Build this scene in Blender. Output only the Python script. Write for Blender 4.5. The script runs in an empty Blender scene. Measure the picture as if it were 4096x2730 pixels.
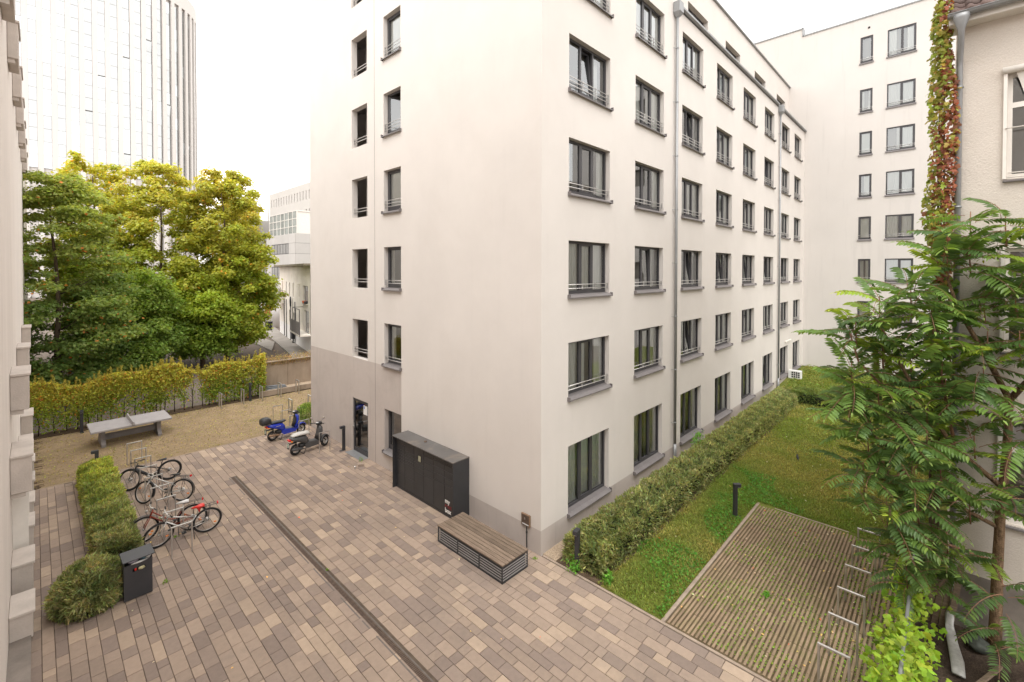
import bpy, math, random
import numpy as np
from mathutils import Vector, Matrix, Euler

random.seed(7)
rng = np.random.default_rng(7)
SC = bpy.context.scene
COL = SC.collection
R = math.radians

# ------------------------------------------------------------------ camera
cam_d = bpy.data.cameras.new('camera')
cam = bpy.data.objects.new('camera', cam_d)
COL.objects.link(cam)
YAW, PITCH, ROLL = 0.7623163, -0.0146845, 0.001063
CAM = Vector((-8.8737, -7.4426, 7.3004))
FW = Vector((math.cos(YAW) * math.cos(PITCH), math.sin(YAW) * math.cos(PITCH), math.sin(PITCH)))
RT = Vector((math.sin(YAW), -math.cos(YAW), 0))
UP = RT.cross(FW)
RT2 = RT * math.cos(ROLL) + UP * math.sin(ROLL)
UP2 = -RT * math.sin(ROLL) + UP * math.cos(ROLL)
m3 = Matrix((RT2, UP2, -FW)).transposed()
cam.matrix_world = Matrix.Translation(CAM) @ m3.to_4x4()
cam_d.sensor_width = 36.0
cam_d.lens = 16.0
cam_d.shift_y = -(1365 - 1111.3) / 4096
cam_d.clip_start = 0.05
cam_d.clip_end = 2000
SC.camera = cam
SC.render.resolution_x, SC.render.resolution_y = 1024, 682

# ------------------------------------------------------------------ sky, sun, exposure
SUN_DIR = Vector((-0.50, -0.42, 1.15)).normalized()      # towards the veiled sun
SUN_EL = math.asin(SUN_DIR.z)
SUN_AZ = math.atan2(SUN_DIR.x, SUN_DIR.y)
wd = bpy.data.worlds.new('World')
SC.world = wd
wd.use_nodes = True
nt = wd.node_tree
nt.nodes.clear()
out = nt.nodes.new('ShaderNodeOutputWorld')
bg = nt.nodes.new('ShaderNodeBackground')
sky = nt.nodes.new('ShaderNodeTexSky')
sky.sky_type = 'NISHITA'
sky.sun_disc = False
sky.sun_elevation = SUN_EL
sky.sun_rotation = SUN_AZ
sky.air_density = 1.0
sky.dust_density = 7.0
sky.ozone_density = 1.0
hs = nt.nodes.new('ShaderNodeHueSaturation')
hs.inputs['Saturation'].default_value = 0.10
cl = nt.nodes.new('ShaderNodeMix')               # the closed cloud layer over the sky
cl.data_type = 'RGBA'
cl.inputs['Factor'].default_value = 0.72
cl.inputs['B'].default_value = (10.35, 10.0, 9.65, 1)
nt.links.new(sky.outputs[0], hs.inputs['Color'])
nt.links.new(hs.outputs[0], cl.inputs['A'])
nt.links.new(cl.outputs['Result'], bg.inputs['Color'])
bg.inputs['Strength'].default_value = 0.14
nt.links.new(bg.outputs[0], out.inputs[0])

sun_d = bpy.data.lights.new('sun', 'SUN')
sun_d.energy = 0.7
sun_d.angle = R(40)
sun_d.color = (1.0, 0.97, 0.93)
sun = bpy.data.objects.new('sun', sun_d)
COL.objects.link(sun)
sun.rotation_euler = SUN_DIR.to_track_quat('Z', 'Y').to_euler()

SC.view_settings.view_transform = 'Standard'
SC.view_settings.look = 'None'
SC.view_settings.gamma = 1.0
SC.view_settings.use_curve_mapping = False
SC.view_settings.exposure = 0.98
SC.cycles.max_bounces = 8
SC.cycles.diffuse_bounces = 4
SC.cycles.glossy_bounces = 4
SC.cycles.transparent_max_bounces = 12
SC.cycles.transmission_bounces = 6
SC.cycles.caustics_reflective = False
SC.cycles.caustics_refractive = False


def project(p):
    """where a world point falls in the picture (0..1, 0..1 from the top) and its depth"""
    d = Vector(p) - CAM
    w = d.dot(FW)
    if w < 0.3:
        return (-9, -9, w)
    f = 16.0 / 36.0
    return (0.5 + f * d.dot(RT2) / w, (1111.3 / 4096 - f * d.dot(UP2) / w) / (2730 / 4096), w)


def in_view(p, m=0.0):
    x, y, w = project(p)
    return w > 0.3 and -m < x < 1 + m and -m < y < 1 + m


# ------------------------------------------------------------------ materials
def new_mat(name):
    m = bpy.data.materials.new(name)
    m.use_nodes = True
    n = m.node_tree
    n.nodes.clear()
    o = n.nodes.new('ShaderNodeOutputMaterial')
    return m, n, o


def N(n, kind, **kw):
    x = n.nodes.new(kind)
    for k, v in kw.items():
        if k in x.inputs:
            x.inputs[k].default_value = v
        else:
            setattr(x, k, v)
    return x


def mat(name, col, rough=0.6, metal=0.0, var=0.12, vscale=4.0, bump=0.0, bscale=60.0, fine=0.0, fscale=120.0,
        stain=None, sscale=1.2, samt=0.5, spec=0.4, tone=None, obj_rand=0.0, stretch=(1, 1, 1), attr=False, streak=0.0):
    """principled surface: base colour broken up by two sizes of noise, optional stains with a colour of their own, bump"""
    m, n, o = new_mat(name)
    L = n.links.new
    b = N(n, 'ShaderNodeBsdfPrincipled', Roughness=rough, Metallic=metal)
    b.inputs['Specular IOR Level'].default_value = spec
    geo = N(n, 'ShaderNodeNewGeometry')
    mp = N(n, 'ShaderNodeMapping')
    mp.inputs['Scale'].default_value = stretch
    L(geo.outputs['Position'], mp.inputs['Vector'])
    nz = N(n, 'ShaderNodeTexNoise', Scale=vscale, Detail=5.0, Roughness=0.6)
    L(mp.outputs[0], nz.inputs['Vector'])
    mr = N(n, 'ShaderNodeMapRange')
    mr.inputs['From Min'].default_value = 0.3
    mr.inputs['From Max'].default_value = 0.7
    mr.inputs['To Min'].default_value = 1 - var
    mr.inputs['To Max'].default_value = 1 + var
    L(nz.outputs['Fac'], mr.inputs['Value'])
    if attr:
        c0 = N(n, 'ShaderNodeAttribute', attribute_name='Col')
        c0o = c0.outputs['Color']
    else:
        c0 = N(n, 'ShaderNodeRGB')
        c0.outputs[0].default_value = (*col, 1)
        c0o = c0.outputs[0]
    mul = N(n, 'ShaderNodeVectorMath', operation='SCALE')
    L(c0o, mul.inputs[0])
    L(mr.outputs[0], mul.inputs['Scale'])
    cur = mul.outputs[0]
    if fine:
        fz = N(n, 'ShaderNodeTexNoise', Scale=fscale, Detail=2.0)
        L(geo.outputs['Position'], fz.inputs['Vector'])
        fr = N(n, 'ShaderNodeMapRange')
        fr.inputs['From Min'].default_value = 0.3
        fr.inputs['From Max'].default_value = 0.7
        fr.inputs['To Min'].default_value = 1 - fine
        fr.inputs['To Max'].default_value = 1 + fine
        L(fz.outputs['Fac'], fr.inputs['Value'])
        f2 = N(n, 'ShaderNodeVectorMath', operation='SCALE')
        L(cur, f2.inputs[0])
        L(fr.outputs[0], f2.inputs['Scale'])
        cur = f2.outputs[0]
    if obj_rand:
        oi = N(n, 'ShaderNodeObjectInfo')
        orr = N(n, 'ShaderNodeMapRange')
        orr.inputs['To Min'].default_value = 1 - obj_rand
        orr.inputs['To Max'].default_value = 1 + obj_rand
        L(oi.outputs['Random'], orr.inputs['Value'])
        f3 = N(n, 'ShaderNodeVectorMath', operation='SCALE')
        L(cur, f3.inputs[0])
        L(orr.outputs[0], f3.inputs['Scale'])
        cur = f3.outputs[0]
    if stain:
        sz = N(n, 'ShaderNodeTexNoise', Scale=sscale, Detail=7.0, Roughness=0.65, Distortion=0.6)
        L(mp.outputs[0], sz.inputs['Vector'])
        sr = N(n, 'ShaderNodeMapRange')
        sr.inputs['From Min'].default_value = 0.52
        sr.inputs['From Max'].default_value = 0.75
        sr.inputs['To Max'].default_value = samt
        L(sz.outputs['Fac'], sr.inputs['Value'])
        mx = N(n, 'ShaderNodeMix', data_type='RGBA')
        mx.inputs['B'].default_value = (*stain, 1)
        L(sr.outputs[0], mx.inputs['Factor'])
        L(cur, mx.inputs['A'])
        cur = mx.outputs['Result']
    if streak:                                   # thin run-off marks down a wall
        m2 = N(n, 'ShaderNodeMapping')
        m2.inputs['Scale'].default_value = (2.4, 2.4, 0.16)
        L(geo.outputs['Position'], m2.inputs['Vector'])
        s2 = N(n, 'ShaderNodeTexNoise', Scale=1.0, Detail=6.0, Roughness=0.7)
        L(m2.outputs[0], s2.inputs['Vector'])
        r2 = N(n, 'ShaderNodeMapRange')
        r2.inputs['From Min'].default_value = 0.55
        r2.inputs['From Max'].default_value = 0.80
        r2.inputs['To Min'].default_value = 1.0
        r2.inputs['To Max'].default_value = 1.0 - streak
        L(s2.outputs['Fac'], r2.inputs['Value'])
        k2 = N(n, 'ShaderNodeVectorMath', operation='SCALE')
        L(cur, k2.inputs[0])
        L(r2.outputs[0], k2.inputs['Scale'])
        cur = k2.outputs[0]
    L(cur, b.inputs['Base Color'])
    if bump:
        bz = N(n, 'ShaderNodeTexNoise', Scale=bscale, Detail=4.0, Roughness=0.6)
        L(geo.outputs['Position'], bz.inputs['Vector'])
        bp = N(n, 'ShaderNodeBump', Strength=bump, Distance=0.02)
        L(bz.outputs['Fac'], bp.inputs['Height'])
        L(bp.outputs[0], b.inputs['Normal'])
    L(b.outputs[0], o.inputs[0])
    return m


def leaf_mat(name, trans=0.35, rough=0.5, attr='Col', col=None, gloss=0.25, obj_rand=0.0, gain=1.0):
    m, n, o = new_mat(name)
    L = n.links.new
    if col is None:
        a = N(n, 'ShaderNodeAttribute', attribute_name=attr)
        c = a.outputs['Color']
    else:
        a = N(n, 'ShaderNodeRGB')
        a.outputs[0].default_value = (*col, 1)
        c = a.outputs[0]
    if obj_rand:
        oi = N(n, 'ShaderNodeObjectInfo')
        mr = N(n, 'ShaderNodeMapRange')
        mr.inputs['To Min'].default_value = 1 - obj_rand
        mr.inputs['To Max'].default_value = 1 + obj_rand
        L(oi.outputs['Random'], mr.inputs['Value'])
        s = N(n, 'ShaderNodeVectorMath', operation='SCALE')
        L(c, s.inputs[0])
        L(mr.outputs[0], s.inputs['Scale'])
        c = s.outputs[0]
    if gain != 1.0:
        s = N(n, 'ShaderNodeVectorMath', operation='SCALE')
        s.inputs['Scale'].default_value = gain
        L(c, s.inputs[0])
        c = s.outputs[0]
    b = N(n, 'ShaderNodeBsdfPrincipled', Roughness=rough)
    b.inputs['Specular IOR Level'].default_value = gloss
    t = N(n, 'ShaderNodeBsdfTranslucent')
    k = N(n, 'ShaderNodeVectorMath', operation='MULTIPLY')
    k.inputs[1].default_value = (1.25, 1.15, 0.6)
    L(c, k.inputs[0])
    L(c, b.inputs['Base Color'])
    L(k.outputs[0], t.inputs['Color'])
    mx = N(n, 'ShaderNodeMixShader', Fac=trans)
    L(b.outputs[0], mx.inputs[1])
    L(t.outputs[0], mx.inputs[2])
    L(mx.outputs[0], o.inputs[0])
    return m


def glass_mat(name, tint=(0.86, 0.9, 0.88), refl=0.10, rough=0.015, gcol=(0.9, 0.93, 0.95)):
    m, n, o = new_mat(name)
    L = n.links.new
    tr = N(n, 'ShaderNodeBsdfTransparent')
    tr.inputs['Color'].default_value = (*tint, 1)
    gl = N(n, 'ShaderNodeBsdfGlossy', Roughness=rough)
    gl.inputs['Color'].default_value = (*gcol, 1)
    fr = N(n, 'ShaderNodeFresnel', IOR=1.5)
    ad = N(n, 'ShaderNodeMath', operation='ADD', use_clamp=True)
    ad.inputs[1].default_value = refl
    L(fr.outputs[0], ad.inputs[0])
    mx = N(n, 'ShaderNodeMixShader')
    L(ad.outputs[0], mx.inputs[0])
    L(tr.outputs[0], mx.inputs[1])
    L(gl.outputs[0], mx.inputs[2])
    L(mx.outputs[0], o.inputs[0])
    return m


MT = {}
MT['plaster'] = mat('plaster', (0.672, 0.630, 0.590), 0.9, var=0.035, vscale=0.5, bump=0.35, bscale=90, fine=0.03, fscale=160,
                    stain=(0.56, 0.50, 0.44), sscale=0.35, samt=0.16, spec=0.15, streak=0.035)
MT['plinth'] = mat('plinth', (0.515, 0.46, 0.425), 0.9, var=0.05, vscale=0.8, bump=0.35, bscale=90, fine=0.04, fscale=160,
                   stain=(0.33, 0.29, 0.26), sscale=0.9, samt=0.3, spec=0.15, streak=0.25)
MT['plaster_back'] = mat('plaster_back', (0.62, 0.585, 0.553), 0.9, var=0.03, vscale=0.4, bump=0.2, bscale=60, spec=0.15,
                         stain=(0.6, 0.55, 0.5), sscale=0.3, samt=0.2, streak=0.12)
MT['plaster_old'] = mat('plaster_old', (0.61, 0.555, 0.495), 0.95, var=0.05, vscale=1.0, bump=0.6, bscale=34, fine=0.04, fscale=40,
                        stain=(0.55, 0.47, 0.39), sscale=1.3, samt=0.35, spec=0.1)
MT['plaster_near'] = mat('plaster_near', (0.76, 0.70, 0.65), 0.95, var=0.05, vscale=0.7, bump=0.8, bscale=40, fine=0.05, fscale=60,
                         stain=(0.55, 0.49, 0.45), sscale=0.9, samt=0.35, spec=0.1, stretch=(1, 1, 0.25))
MT['concrete'] = mat('concrete', (0.36, 0.29, 0.225), 0.9, var=0.2, vscale=1.2, bump=0.4, bscale=30, fine=0.08, fscale=70,
                     stain=(0.17, 0.135, 0.10), sscale=1.0, samt=0.7, spec=0.15, stretch=(1, 1, 0.5))
MT['concrete_dark'] = mat('concrete_dark', (0.23, 0.20, 0.175), 0.9, var=0.25, vscale=1.5, bump=0.3, bscale=30, fine=0.08,
                          stain=(0.12, 0.10, 0.09), sscale=0.8, samt=0.6, spec=0.15)
MT['kerb'] = mat('kerb', (0.34, 0.27, 0.215), 0.9, var=0.2, vscale=5, bump=0.3, bscale=60, fine=0.1, spec=0.15)
MT['anthracite'] = mat('anthracite', (0.038, 0.038, 0.042), 0.42, var=0.12, vscale=2.5, spec=0.45, fine=0.04)
MT['frame'] = mat('frame', (0.058, 0.056, 0.06), 0.45, var=0.08, vscale=3, spec=0.45)
MT['sill'] = mat('sill', (0.165, 0.150, 0.148), 0.45, var=0.10, vscale=3, spec=0.4, metal=0.0)
MT['locker'] = mat('locker', (0.034, 0.035, 0.038), 0.38, var=0.14, vscale=1.6, spec=0.5, fine=0.04)
MT['locker_top'] = mat('locker_top', (0.115, 0.108, 0.103), 0.5, var=0.15, vscale=1.5, spec=0.4, stain=(0.30, 0.235, 0.175), sscale=1.1, samt=0.75)
MT['steel'] = mat('steel', (0.56, 0.54, 0.52), 0.36, metal=0.85, var=0.10, vscale=8)
MT['zinc'] = mat('zinc', (0.30, 0.305, 0.31), 0.5, metal=0.5, var=0.12, vscale=3, stretch=(1, 1, 0.3))
MT['rail'] = mat('rail', (0.62, 0.60, 0.575), 0.35, metal=0.55, var=0.06, vscale=8)
MT['rubber'] = mat('rubber', (0.022, 0.021, 0.021), 0.75, var=0.2, vscale=20, spec=0.3)
MT['black_plastic'] = mat('black_plastic', (0.030, 0.030, 0.031), 0.5, var=0.15, vscale=10, spec=0.4)
MT['grey_plastic'] = mat('grey_plastic', (0.075, 0.074, 0.075), 0.42, var=0.1, vscale=8, spec=0.45)
MT['blue_paint'] = mat('blue_paint', (0.020, 0.045, 0.42), 0.22, var=0.06, vscale=5, spec=0.6)
MT['black_paint'] = mat('black_paint', (0.022, 0.022, 0.024), 0.28, var=0.1, vscale=6, spec=0.5)
MT['silver_paint'] = mat('silver_paint', (0.55, 0.54, 0.52), 0.30, metal=0.6, var=0.06, vscale=6)
MT['red_paint'] = mat('red_paint', (0.23, 0.035, 0.015), 0.33, var=0.1, vscale=6, spec=0.5)
MT['red_plastic'] = mat('red_plastic', (0.62, 0.030, 0.022), 0.28, var=0.15, vscale=30, spec=0.5)
MT['white_plastic'] = mat('white_plastic', (0.66, 0.65, 0.64), 0.4, var=0.1, vscale=30, spec=0.4)
MT['grey_bag'] = mat('grey_bag', (0.50, 0.48, 0.45), 0.42, var=0.12, vscale=14, spec=0.4, bump=0.6, bscale=18)
MT['orange'] = mat('orange', (0.80, 0.22, 0.02), 0.3, var=0.05)
MT['tail_red'] = mat('tail_red', (0.62, 0.015, 0.02), 0.2, var=0.05, spec=0.6)
MT['plate'] = mat('plate', (0.72, 0.72, 0.68), 0.4, var=0.05, vscale=20)
MT['green_print'] = mat('green_print', (0.05, 0.26, 0.11), 0.5, var=0.05)
MT['mirror'] = mat('mirror', (0.85, 0.85, 0.85), 0.05, metal=1.0, var=0.0)
MT['brown_metal'] = mat('brown_metal', (0.30, 0.20, 0.13), 0.45, metal=0.5, var=0.2, vscale=10)
MT['wood'] = mat('wood', (0.20, 0.150, 0.112), 0.8, var=0.28, vscale=3.0, stretch=(14, 1, 14), bump=0.4, bscale=40, fine=0.1, fscale=90,
                 stain=(0.095, 0.068, 0.048), sscale=1.1, samt=0.8, spec=0.2, obj_rand=0.22)
MT['table'] = mat('table', (0.335, 0.315, 0.315), 0.75, var=0.08, vscale=4, bump=0.15, bscale=50, fine=0.06, stain=(0.25, 0.235, 0.23), sscale=1.5, samt=0.4)
MT['table_leg'] = mat('table_leg', (0.24, 0.22, 0.215), 0.85, var=0.12, vscale=4, bump=0.2, bscale=50, fine=0.06)
MT['soil'] = mat('soil', (0.10, 0.070, 0.047), 0.95, var=0.35, vscale=5, bump=0.9, bscale=25, fine=0.25, fscale=60, spec=0.1)
MT['soil_dark'] = mat('soil_dark', (0.060, 0.044, 0.034), 0.95, var=0.4, vscale=3, bump=1.0, bscale=18, fine=0.35, fscale=45, spec=0.1,
                      stain=(0.13, 0.095, 0.07), sscale=2.5, samt=0.5)
MT['sand'] = mat('sand', (0.115, 0.088, 0.066), 0.95, var=0.3, vscale=6, fine=0.2, spec=0.1)
MT['paver'] = mat('paver', (1, 1, 1), 0.88, var=0.07, vscale=9, bump=0.25, bscale=160, fine=0.09, fscale=220, attr=True, spec=0.2,
                  stain=(0.20, 0.165, 0.14), sscale=0.8, samt=0.5)
MT['grid_bar'] = mat('grid_bar', (0.280, 0.205, 0.138), 0.92, var=0.16, vscale=3, bump=0.3, bscale=90, fine=0.14, fscale=120, spec=0.15,
                     stain=(0.21, 0.20, 0.075), sscale=1.6, samt=0.6, obj_rand=0.12)
MT['grid_bar_far'] = mat('grid_bar_far', (0.335, 0.250, 0.155), 0.92, var=0.14, vscale=1.5, fine=0.16, fscale=50, spec=0.15,
                         stain=(0.21, 0.185, 0.075), sscale=0.8, samt=0.5)
MT['asphalt'] = mat('asphalt', (0.155, 0.125, 0.105), 0.9, var=0.14, vscale=0.35, fine=0.08, fscale=20, spec=0.2, stain=(0.21, 0.16, 0.125), sscale=0.25, samt=0.8)
MT['pavement'] = mat('pavement', (0.30, 0.275, 0.25), 0.9, var=0.1, vscale=1.0, fine=0.08, fscale=20, spec=0.2)
MT['lawn'] = mat('lawn', (0.125, 0.145, 0.030), 0.95, var=0.3, vscale=1.4, bump=0.7, bscale=30, fine=0.25, fscale=40, spec=0.1,
                 stain=(0.22, 0.19, 0.06), sscale=0.5, samt=0.85)
MT['gravel'] = mat('gravel', (0.42, 0.33, 0.24), 0.9, var=0.3, vscale=40, fine=0.3, fscale=60, spec=0.2)
MT['bark'] = mat('bark', (0.115, 0.085, 0.060), 0.95, var=0.3, vscale=7, stretch=(4, 4, 1), bump=0.9, bscale=22, spec=0.1)
MT['bark_warm'] = mat('bark_warm', (0.185, 0.122, 0.075), 0.95, var=0.5, vscale=11, stretch=(3, 3, 0.7), bump=1.0, bscale=30, fine=0.3, fscale=50, spec=0.1)
MT['twig'] = mat('twig', (0.26, 0.145, 0.09), 0.8, var=0.15, vscale=8, spec=0.2)
MT['stem'] = mat('stem', (0.045, 0.034, 0.026), 0.95, var=0.3, vscale=9, spec=0.1)
MT['leaf_tree'] = leaf_mat('leaf_tree', 0.55, gain=2.7)
MT['moss_soil'] = mat('moss_soil', (0.125, 0.098, 0.055), 0.95, var=0.3, vscale=4, fine=0.3, fscale=70, spec=0.1, stain=(0.10, 0.13, 0.025), sscale=1.5, samt=0.9)
MT['leaf'] = leaf_mat('leaf', 0.45, gain=2.15)
MT['leaf_gloss'] = leaf_mat('leaf_gloss', 0.30, 0.38, gloss=0.45)
MT['leaf_obj'] = leaf_mat('leaf_obj', 0.42, 0.42, gloss=0.4, obj_rand=0.28, gain=2.2)
MT['grass'] = leaf_mat('grass', 0.4, 0.6, gain=1.9)
MT['glass'] = glass_mat('glass', (0.94, 0.96, 0.95), refl=0.19)
MT['glass_dark'] = glass_mat('glass_dark', (0.62, 0.64, 0.63), 0.16)
MT['curtain'] = leaf_mat('curtain', 0.15, 0.9, col=(0.88, 0.89, 0.84), gloss=0.05, obj_rand=0.10)
MT['room'] = mat('room', (0.27, 0.25, 0.22), 0.9, var=0.15, vscale=0.7, obj_rand=0.6)
MT['dark'] = mat('dark', (0.030, 0.027, 0.026), 0.8, var=0.2)
MT['stair'] = mat('stair', (0.30, 0.28, 0.27), 0.6, var=0.15)
MT['stair_wall'] = mat('stair_wall', (0.50, 0.455, 0.42), 0.9, var=0.1, vscale=1)
MT['white_paint'] = mat('white_paint', (0.74, 0.70, 0.645), 0.5, var=0.05, vscale=4)
MT['tower_clad'] = mat('tower_clad', (0.63, 0.60, 0.57), 0.6, var=0.02, vscale=0.1, spec=0.3)
MT['tower_glass'] = mat('tower_glass', (0.46, 0.475, 0.48), 0.06, metal=0.9, var=0.05, vscale=0.15, obj_rand=0.0)
MT['tower_line'] = mat('tower_line', (0.34, 0.32, 0.30), 0.6, var=0.1)
MT['tower_joint'] = mat('tower_joint', (0.10, 0.095, 0.09), 0.6, var=0.1)
MT['white_clad'] = mat('white_clad', (0.56, 0.535, 0.50), 0.7, var=0.04, vscale=0.3)
MT['grey_panel'] = mat('grey_panel', (0.47, 0.45, 0.425), 0.55, var=0.05, vscale=0.5, obj_rand=0.04)
MT['house_wall'] = mat('house_wall', (0.80, 0.745, 0.67), 0.9, var=0.08, vscale=0.7, stain=(0.52, 0.45, 0.37), sscale=0.6, samt=0.5, bump=0.3, bscale=20)
MT['house_base'] = mat('house_base', (0.80, 0.775, 0.76), 0.9, var=0.05, vscale=0.7)
MT['roof_slab'] = mat('roof_slab', (0.22, 0.19, 0.14), 0.9, var=0.25, vscale=1.5)
MT['tile'] = mat('tile', (0.105, 0.068, 0.058), 0.8, var=0.25, vscale=6, fine=0.15, fscale=60, obj_rand=0.3, bump=0.3, bscale=60, stain=(0.20, 0.17, 0.14), sscale=4, samt=0.5)
MT['terracotta'] = mat('terracotta', (0.55, 0.14, 0.06), 0.7, var=0.1)
MT['cloth_dark'] = mat('cloth_dark', (0.035, 0.035, 0.042), 0.9, var=0.2)
MT['tarp'] = mat('tarp', (0.19, 0.205, 0.22), 0.45, var=0.25, vscale=5, bump=0.5, bscale=12)
MT['purple'] = mat('purple', (0.16, 0.07, 0.38), 0.4, var=0.05)
MT['print_white'] = mat('print_white', (0.80, 0.79, 0.77), 0.5, var=0.02)
MT['print_red'] = mat('print_red', (0.22, 0.020, 0.025), 0.5, var=0.05)
MT['print_blue'] = mat('print_blue', (0.08, 0.2, 0.62), 0.5, var=0.05)
MT['screen'] = mat('screen', (0.42, 0.42, 0.30), 0.15, var=0.1, vscale=40)
MT['plastic_film'] = mat('plastic_film', (0.36, 0.35, 0.335), 0.3, var=0.2, vscale=12, bump=0.6, bscale=14, spec=0.5)
MT['ac_white'] = mat('ac_white', (0.78, 0.77, 0.75), 0.4, var=0.03)
MT['iron'] = mat('iron', (0.15, 0.108, 0.085), 0.6, metal=0.4, var=0.25, vscale=12)
MT['iron_frame'] = mat('iron_frame', (0.13, 0.11, 0.098), 0.7, var=0.2, vscale=8)


# ------------------------------------------------------------------ mesh helpers
def link(o, parent=None):
    COL.objects.link(o)
    if parent is not None:
        o.parent = parent
    return o


def tag(o, label=None, cat=None, group=None, kind=None):
    if label: o['label'] = label
    if cat: o['category'] = cat
    if group: o['group'] = group
    if kind: o['kind'] = kind
    return o


def empty(name, loc=(0, 0, 0), rz=0.0, parent=None):
    o = bpy.data.objects.new(name, None)
    o.empty_display_size = 0.2
    link(o, parent)
    o.location = loc
    o.rotation_euler = (0, 0, rz)
    return o


class MB:
    """collects faces, then becomes one mesh object"""
    def __init__(self):
        self.v, self.f, self.mi, self.sm = [], [], [], []
        self.cur, self.smooth = 0, False

    def add(self, vs, fs):
        k = len(self.v)
        self.v += [tuple(p) for p in vs]
        for f in fs:
            self.f.append(tuple(i + k for i in f))
            self.mi.append(self.cur)
            self.sm.append(self.smooth)
        return self

    def quad(self, a, b, c, d):
        return self.add([a, b, c, d], [(0, 1, 2, 3)])

    def box(self, x0, x1, y0, y1, z0, z1, bev=0.0):
        x0, x1 = min(x0, x1), max(x0, x1)
        y0, y1 = min(y0, y1), max(y0, y1)
        z0, z1 = min(z0, z1), max(z0, z1)
        if bev <= 0:
            vs = [(x, y, z) for z in (z0, z1) for y in (y0, y1) for x in (x0, x1)]
            return self.add(vs, [(0, 2, 3, 1), (4, 5, 7, 6), (0, 1, 5, 4), (2, 6, 7, 3), (0, 4, 6, 2), (1, 3, 7, 5)])
        b = min(bev, (x1 - x0) / 2.2, (y1 - y0) / 2.2, (z1 - z0) / 2.2)
        vs = []
        for sx in (0, 1):
            for sy in (0, 1):
                for sz in (0, 1):
                    X, Y, Z = (x0, x1)[sx], (y0, y1)[sy], (z0, z1)[sz]
                    ix, iy, iz = X + b * (1 - 2 * sx), Y + b * (1 - 2 * sy), Z + b * (1 - 2 * sz)
                    vs += [(X, iy, iz), (ix, Y, iz), (ix, iy, Z)]
        I = lambda sx, sy, sz, a: (sx * 4 + sy * 2 + sz) * 3 + a
        fs = []
        for s in (0, 1):
            q = [I(s, 0, 0, 0), I(s, 1, 0, 0), I(s, 1, 1, 0), I(s, 0, 1, 0)]
            fs.append(q if s else q[::-1])
            q = [I(0, s, 0, 1), I(0, s, 1, 1), I(1, s, 1, 1), I(1, s, 0, 1)]
            fs.append(q if s else q[::-1])
            q = [I(0, 0, s, 2), I(1, 0, s, 2), I(1, 1, s, 2), I(0, 1, s, 2)]
            fs.append(q if s else q[::-1])
        for s in (0, 1):
            for t in (0, 1):
                fl = (s + t) % 2
                q = [I(s, t, 0, 0), I(s, t, 0, 1), I(s, t, 1, 1), I(s, t, 1, 0)]
                fs.append(q if not fl else q[::-1])
                q = [I(s, 0, t, 0), I(s, 1, t, 0), I(s, 1, t, 2), I(s, 0, t, 2)]
                fs.append(q if not fl else q[::-1])
                q = [I(0, s, t, 1), I(0, s, t, 2), I(1, s, t, 2), I(1, s, t, 1)]
                fs.append(q if not fl else q[::-1])
        for sx in (0, 1):
            for sy in (0, 1):
                for sz in (0, 1):
                    fs.append([I(sx, sy, sz, a) for a in (0, 1, 2)])
        return self.add(vs, fs)

    def tube(self, pts, r, n=8, cap=True):
        """round bar through points; r a number or one per point"""
        pts = [Vector(p) for p in pts]
        if not hasattr(r, '__len__'):
            r = [r] * len(pts)
        vs, fs = [], []
        prev = None
        for i, p in enumerate(pts):
            t = (pts[min(i + 1, len(pts) - 1)] - pts[max(i - 1, 0)])
            if t.length < 1e-9: t = Vector((0, 0, 1))
            t.normalize()
            if prev is None:
                a = Vector((0, 0, 1)) if abs(t.z) < 0.9 else Vector((1, 0, 0))
                u = t.cross(a).normalized()
            else:
                u = (prev - t * prev.dot(t))
                if u.length < 1e-6: u = t.orthogonal()
                u.normalize()
            prev = u
            w = t.cross(u)
            for k in range(n):
                an = 2 * math.pi * k / n
                vs.append(p + (u * math.cos(an) + w * math.sin(an)) * r[i])
        for i in range(len(pts) - 1):
            for k in range(n):
                k2 = (k + 1) % n
                fs.append((i * n + k, i * n + k2, (i + 1) * n + k2, (i + 1) * n + k))
        if cap:
            fs.append(tuple(range(n))[::-1])
            fs.append(tuple((len(pts) - 1) * n + k for k in range(n)))
        sm = self.smooth
        self.smooth = n >= 6
        self.add(vs, fs)
        self.smooth = sm
        return self

    def bar(self, a, b, w, h):
        """square bar from a to b"""
        a, b = Vector(a), Vector(b)
        t = (b - a).normalized()
        up = Vector((0, 0, 1)) if abs(t.z) < 0.95 else Vector((0, 1, 0))
        u = t.cross(up).normalized() * w / 2
        v = u.cross(t).normalized() * h / 2
        vs = [a - u - v, a + u - v, a + u + v, a - u + v, b - u - v, b + u - v, b + u + v, b - u + v]
        return self.add(vs, [(0, 1, 2, 3), (7, 6, 5, 4), (0, 4, 5, 1), (1, 5, 6, 2), (2, 6, 7, 3), (3, 7, 4, 0)])

    def torus(self, c, axis, R0, r, n=28, m=8, a0=0, a1=2 * math.pi, sy=1.0):
        c, ax = Vector(c), Vector(axis).normalized()
        u = ax.orthogonal().normalized()
        if abs(ax.y) > 0.9: u = Vector((1, 0, 0))
        w = ax.cross(u)
        vs, fs = [], []
        full = abs(a1 - a0 - 2 * math.pi) < 1e-6
        cnt = n if full else n + 1
        for i in range(cnt):
            a = a0 + (a1 - a0) * i / n
            d = u * math.cos(a) + w * math.sin(a)
            for k in range(m):
                b = 2 * math.pi * k / m
                vs.append(c + d * (R0 + r * math.cos(b)) + ax * r * sy * math.sin(b))
        for i in range(n):
            j = (i + 1) % cnt
            if not full and i + 1 >= cnt: break
            for k in range(m):
                k2 = (k + 1) % m
                fs.append((i * m + k, j * m + k, j * m + k2, i * m + k2))
        sm = self.smooth
        self.smooth = True
        self.add(vs, fs)
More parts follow.
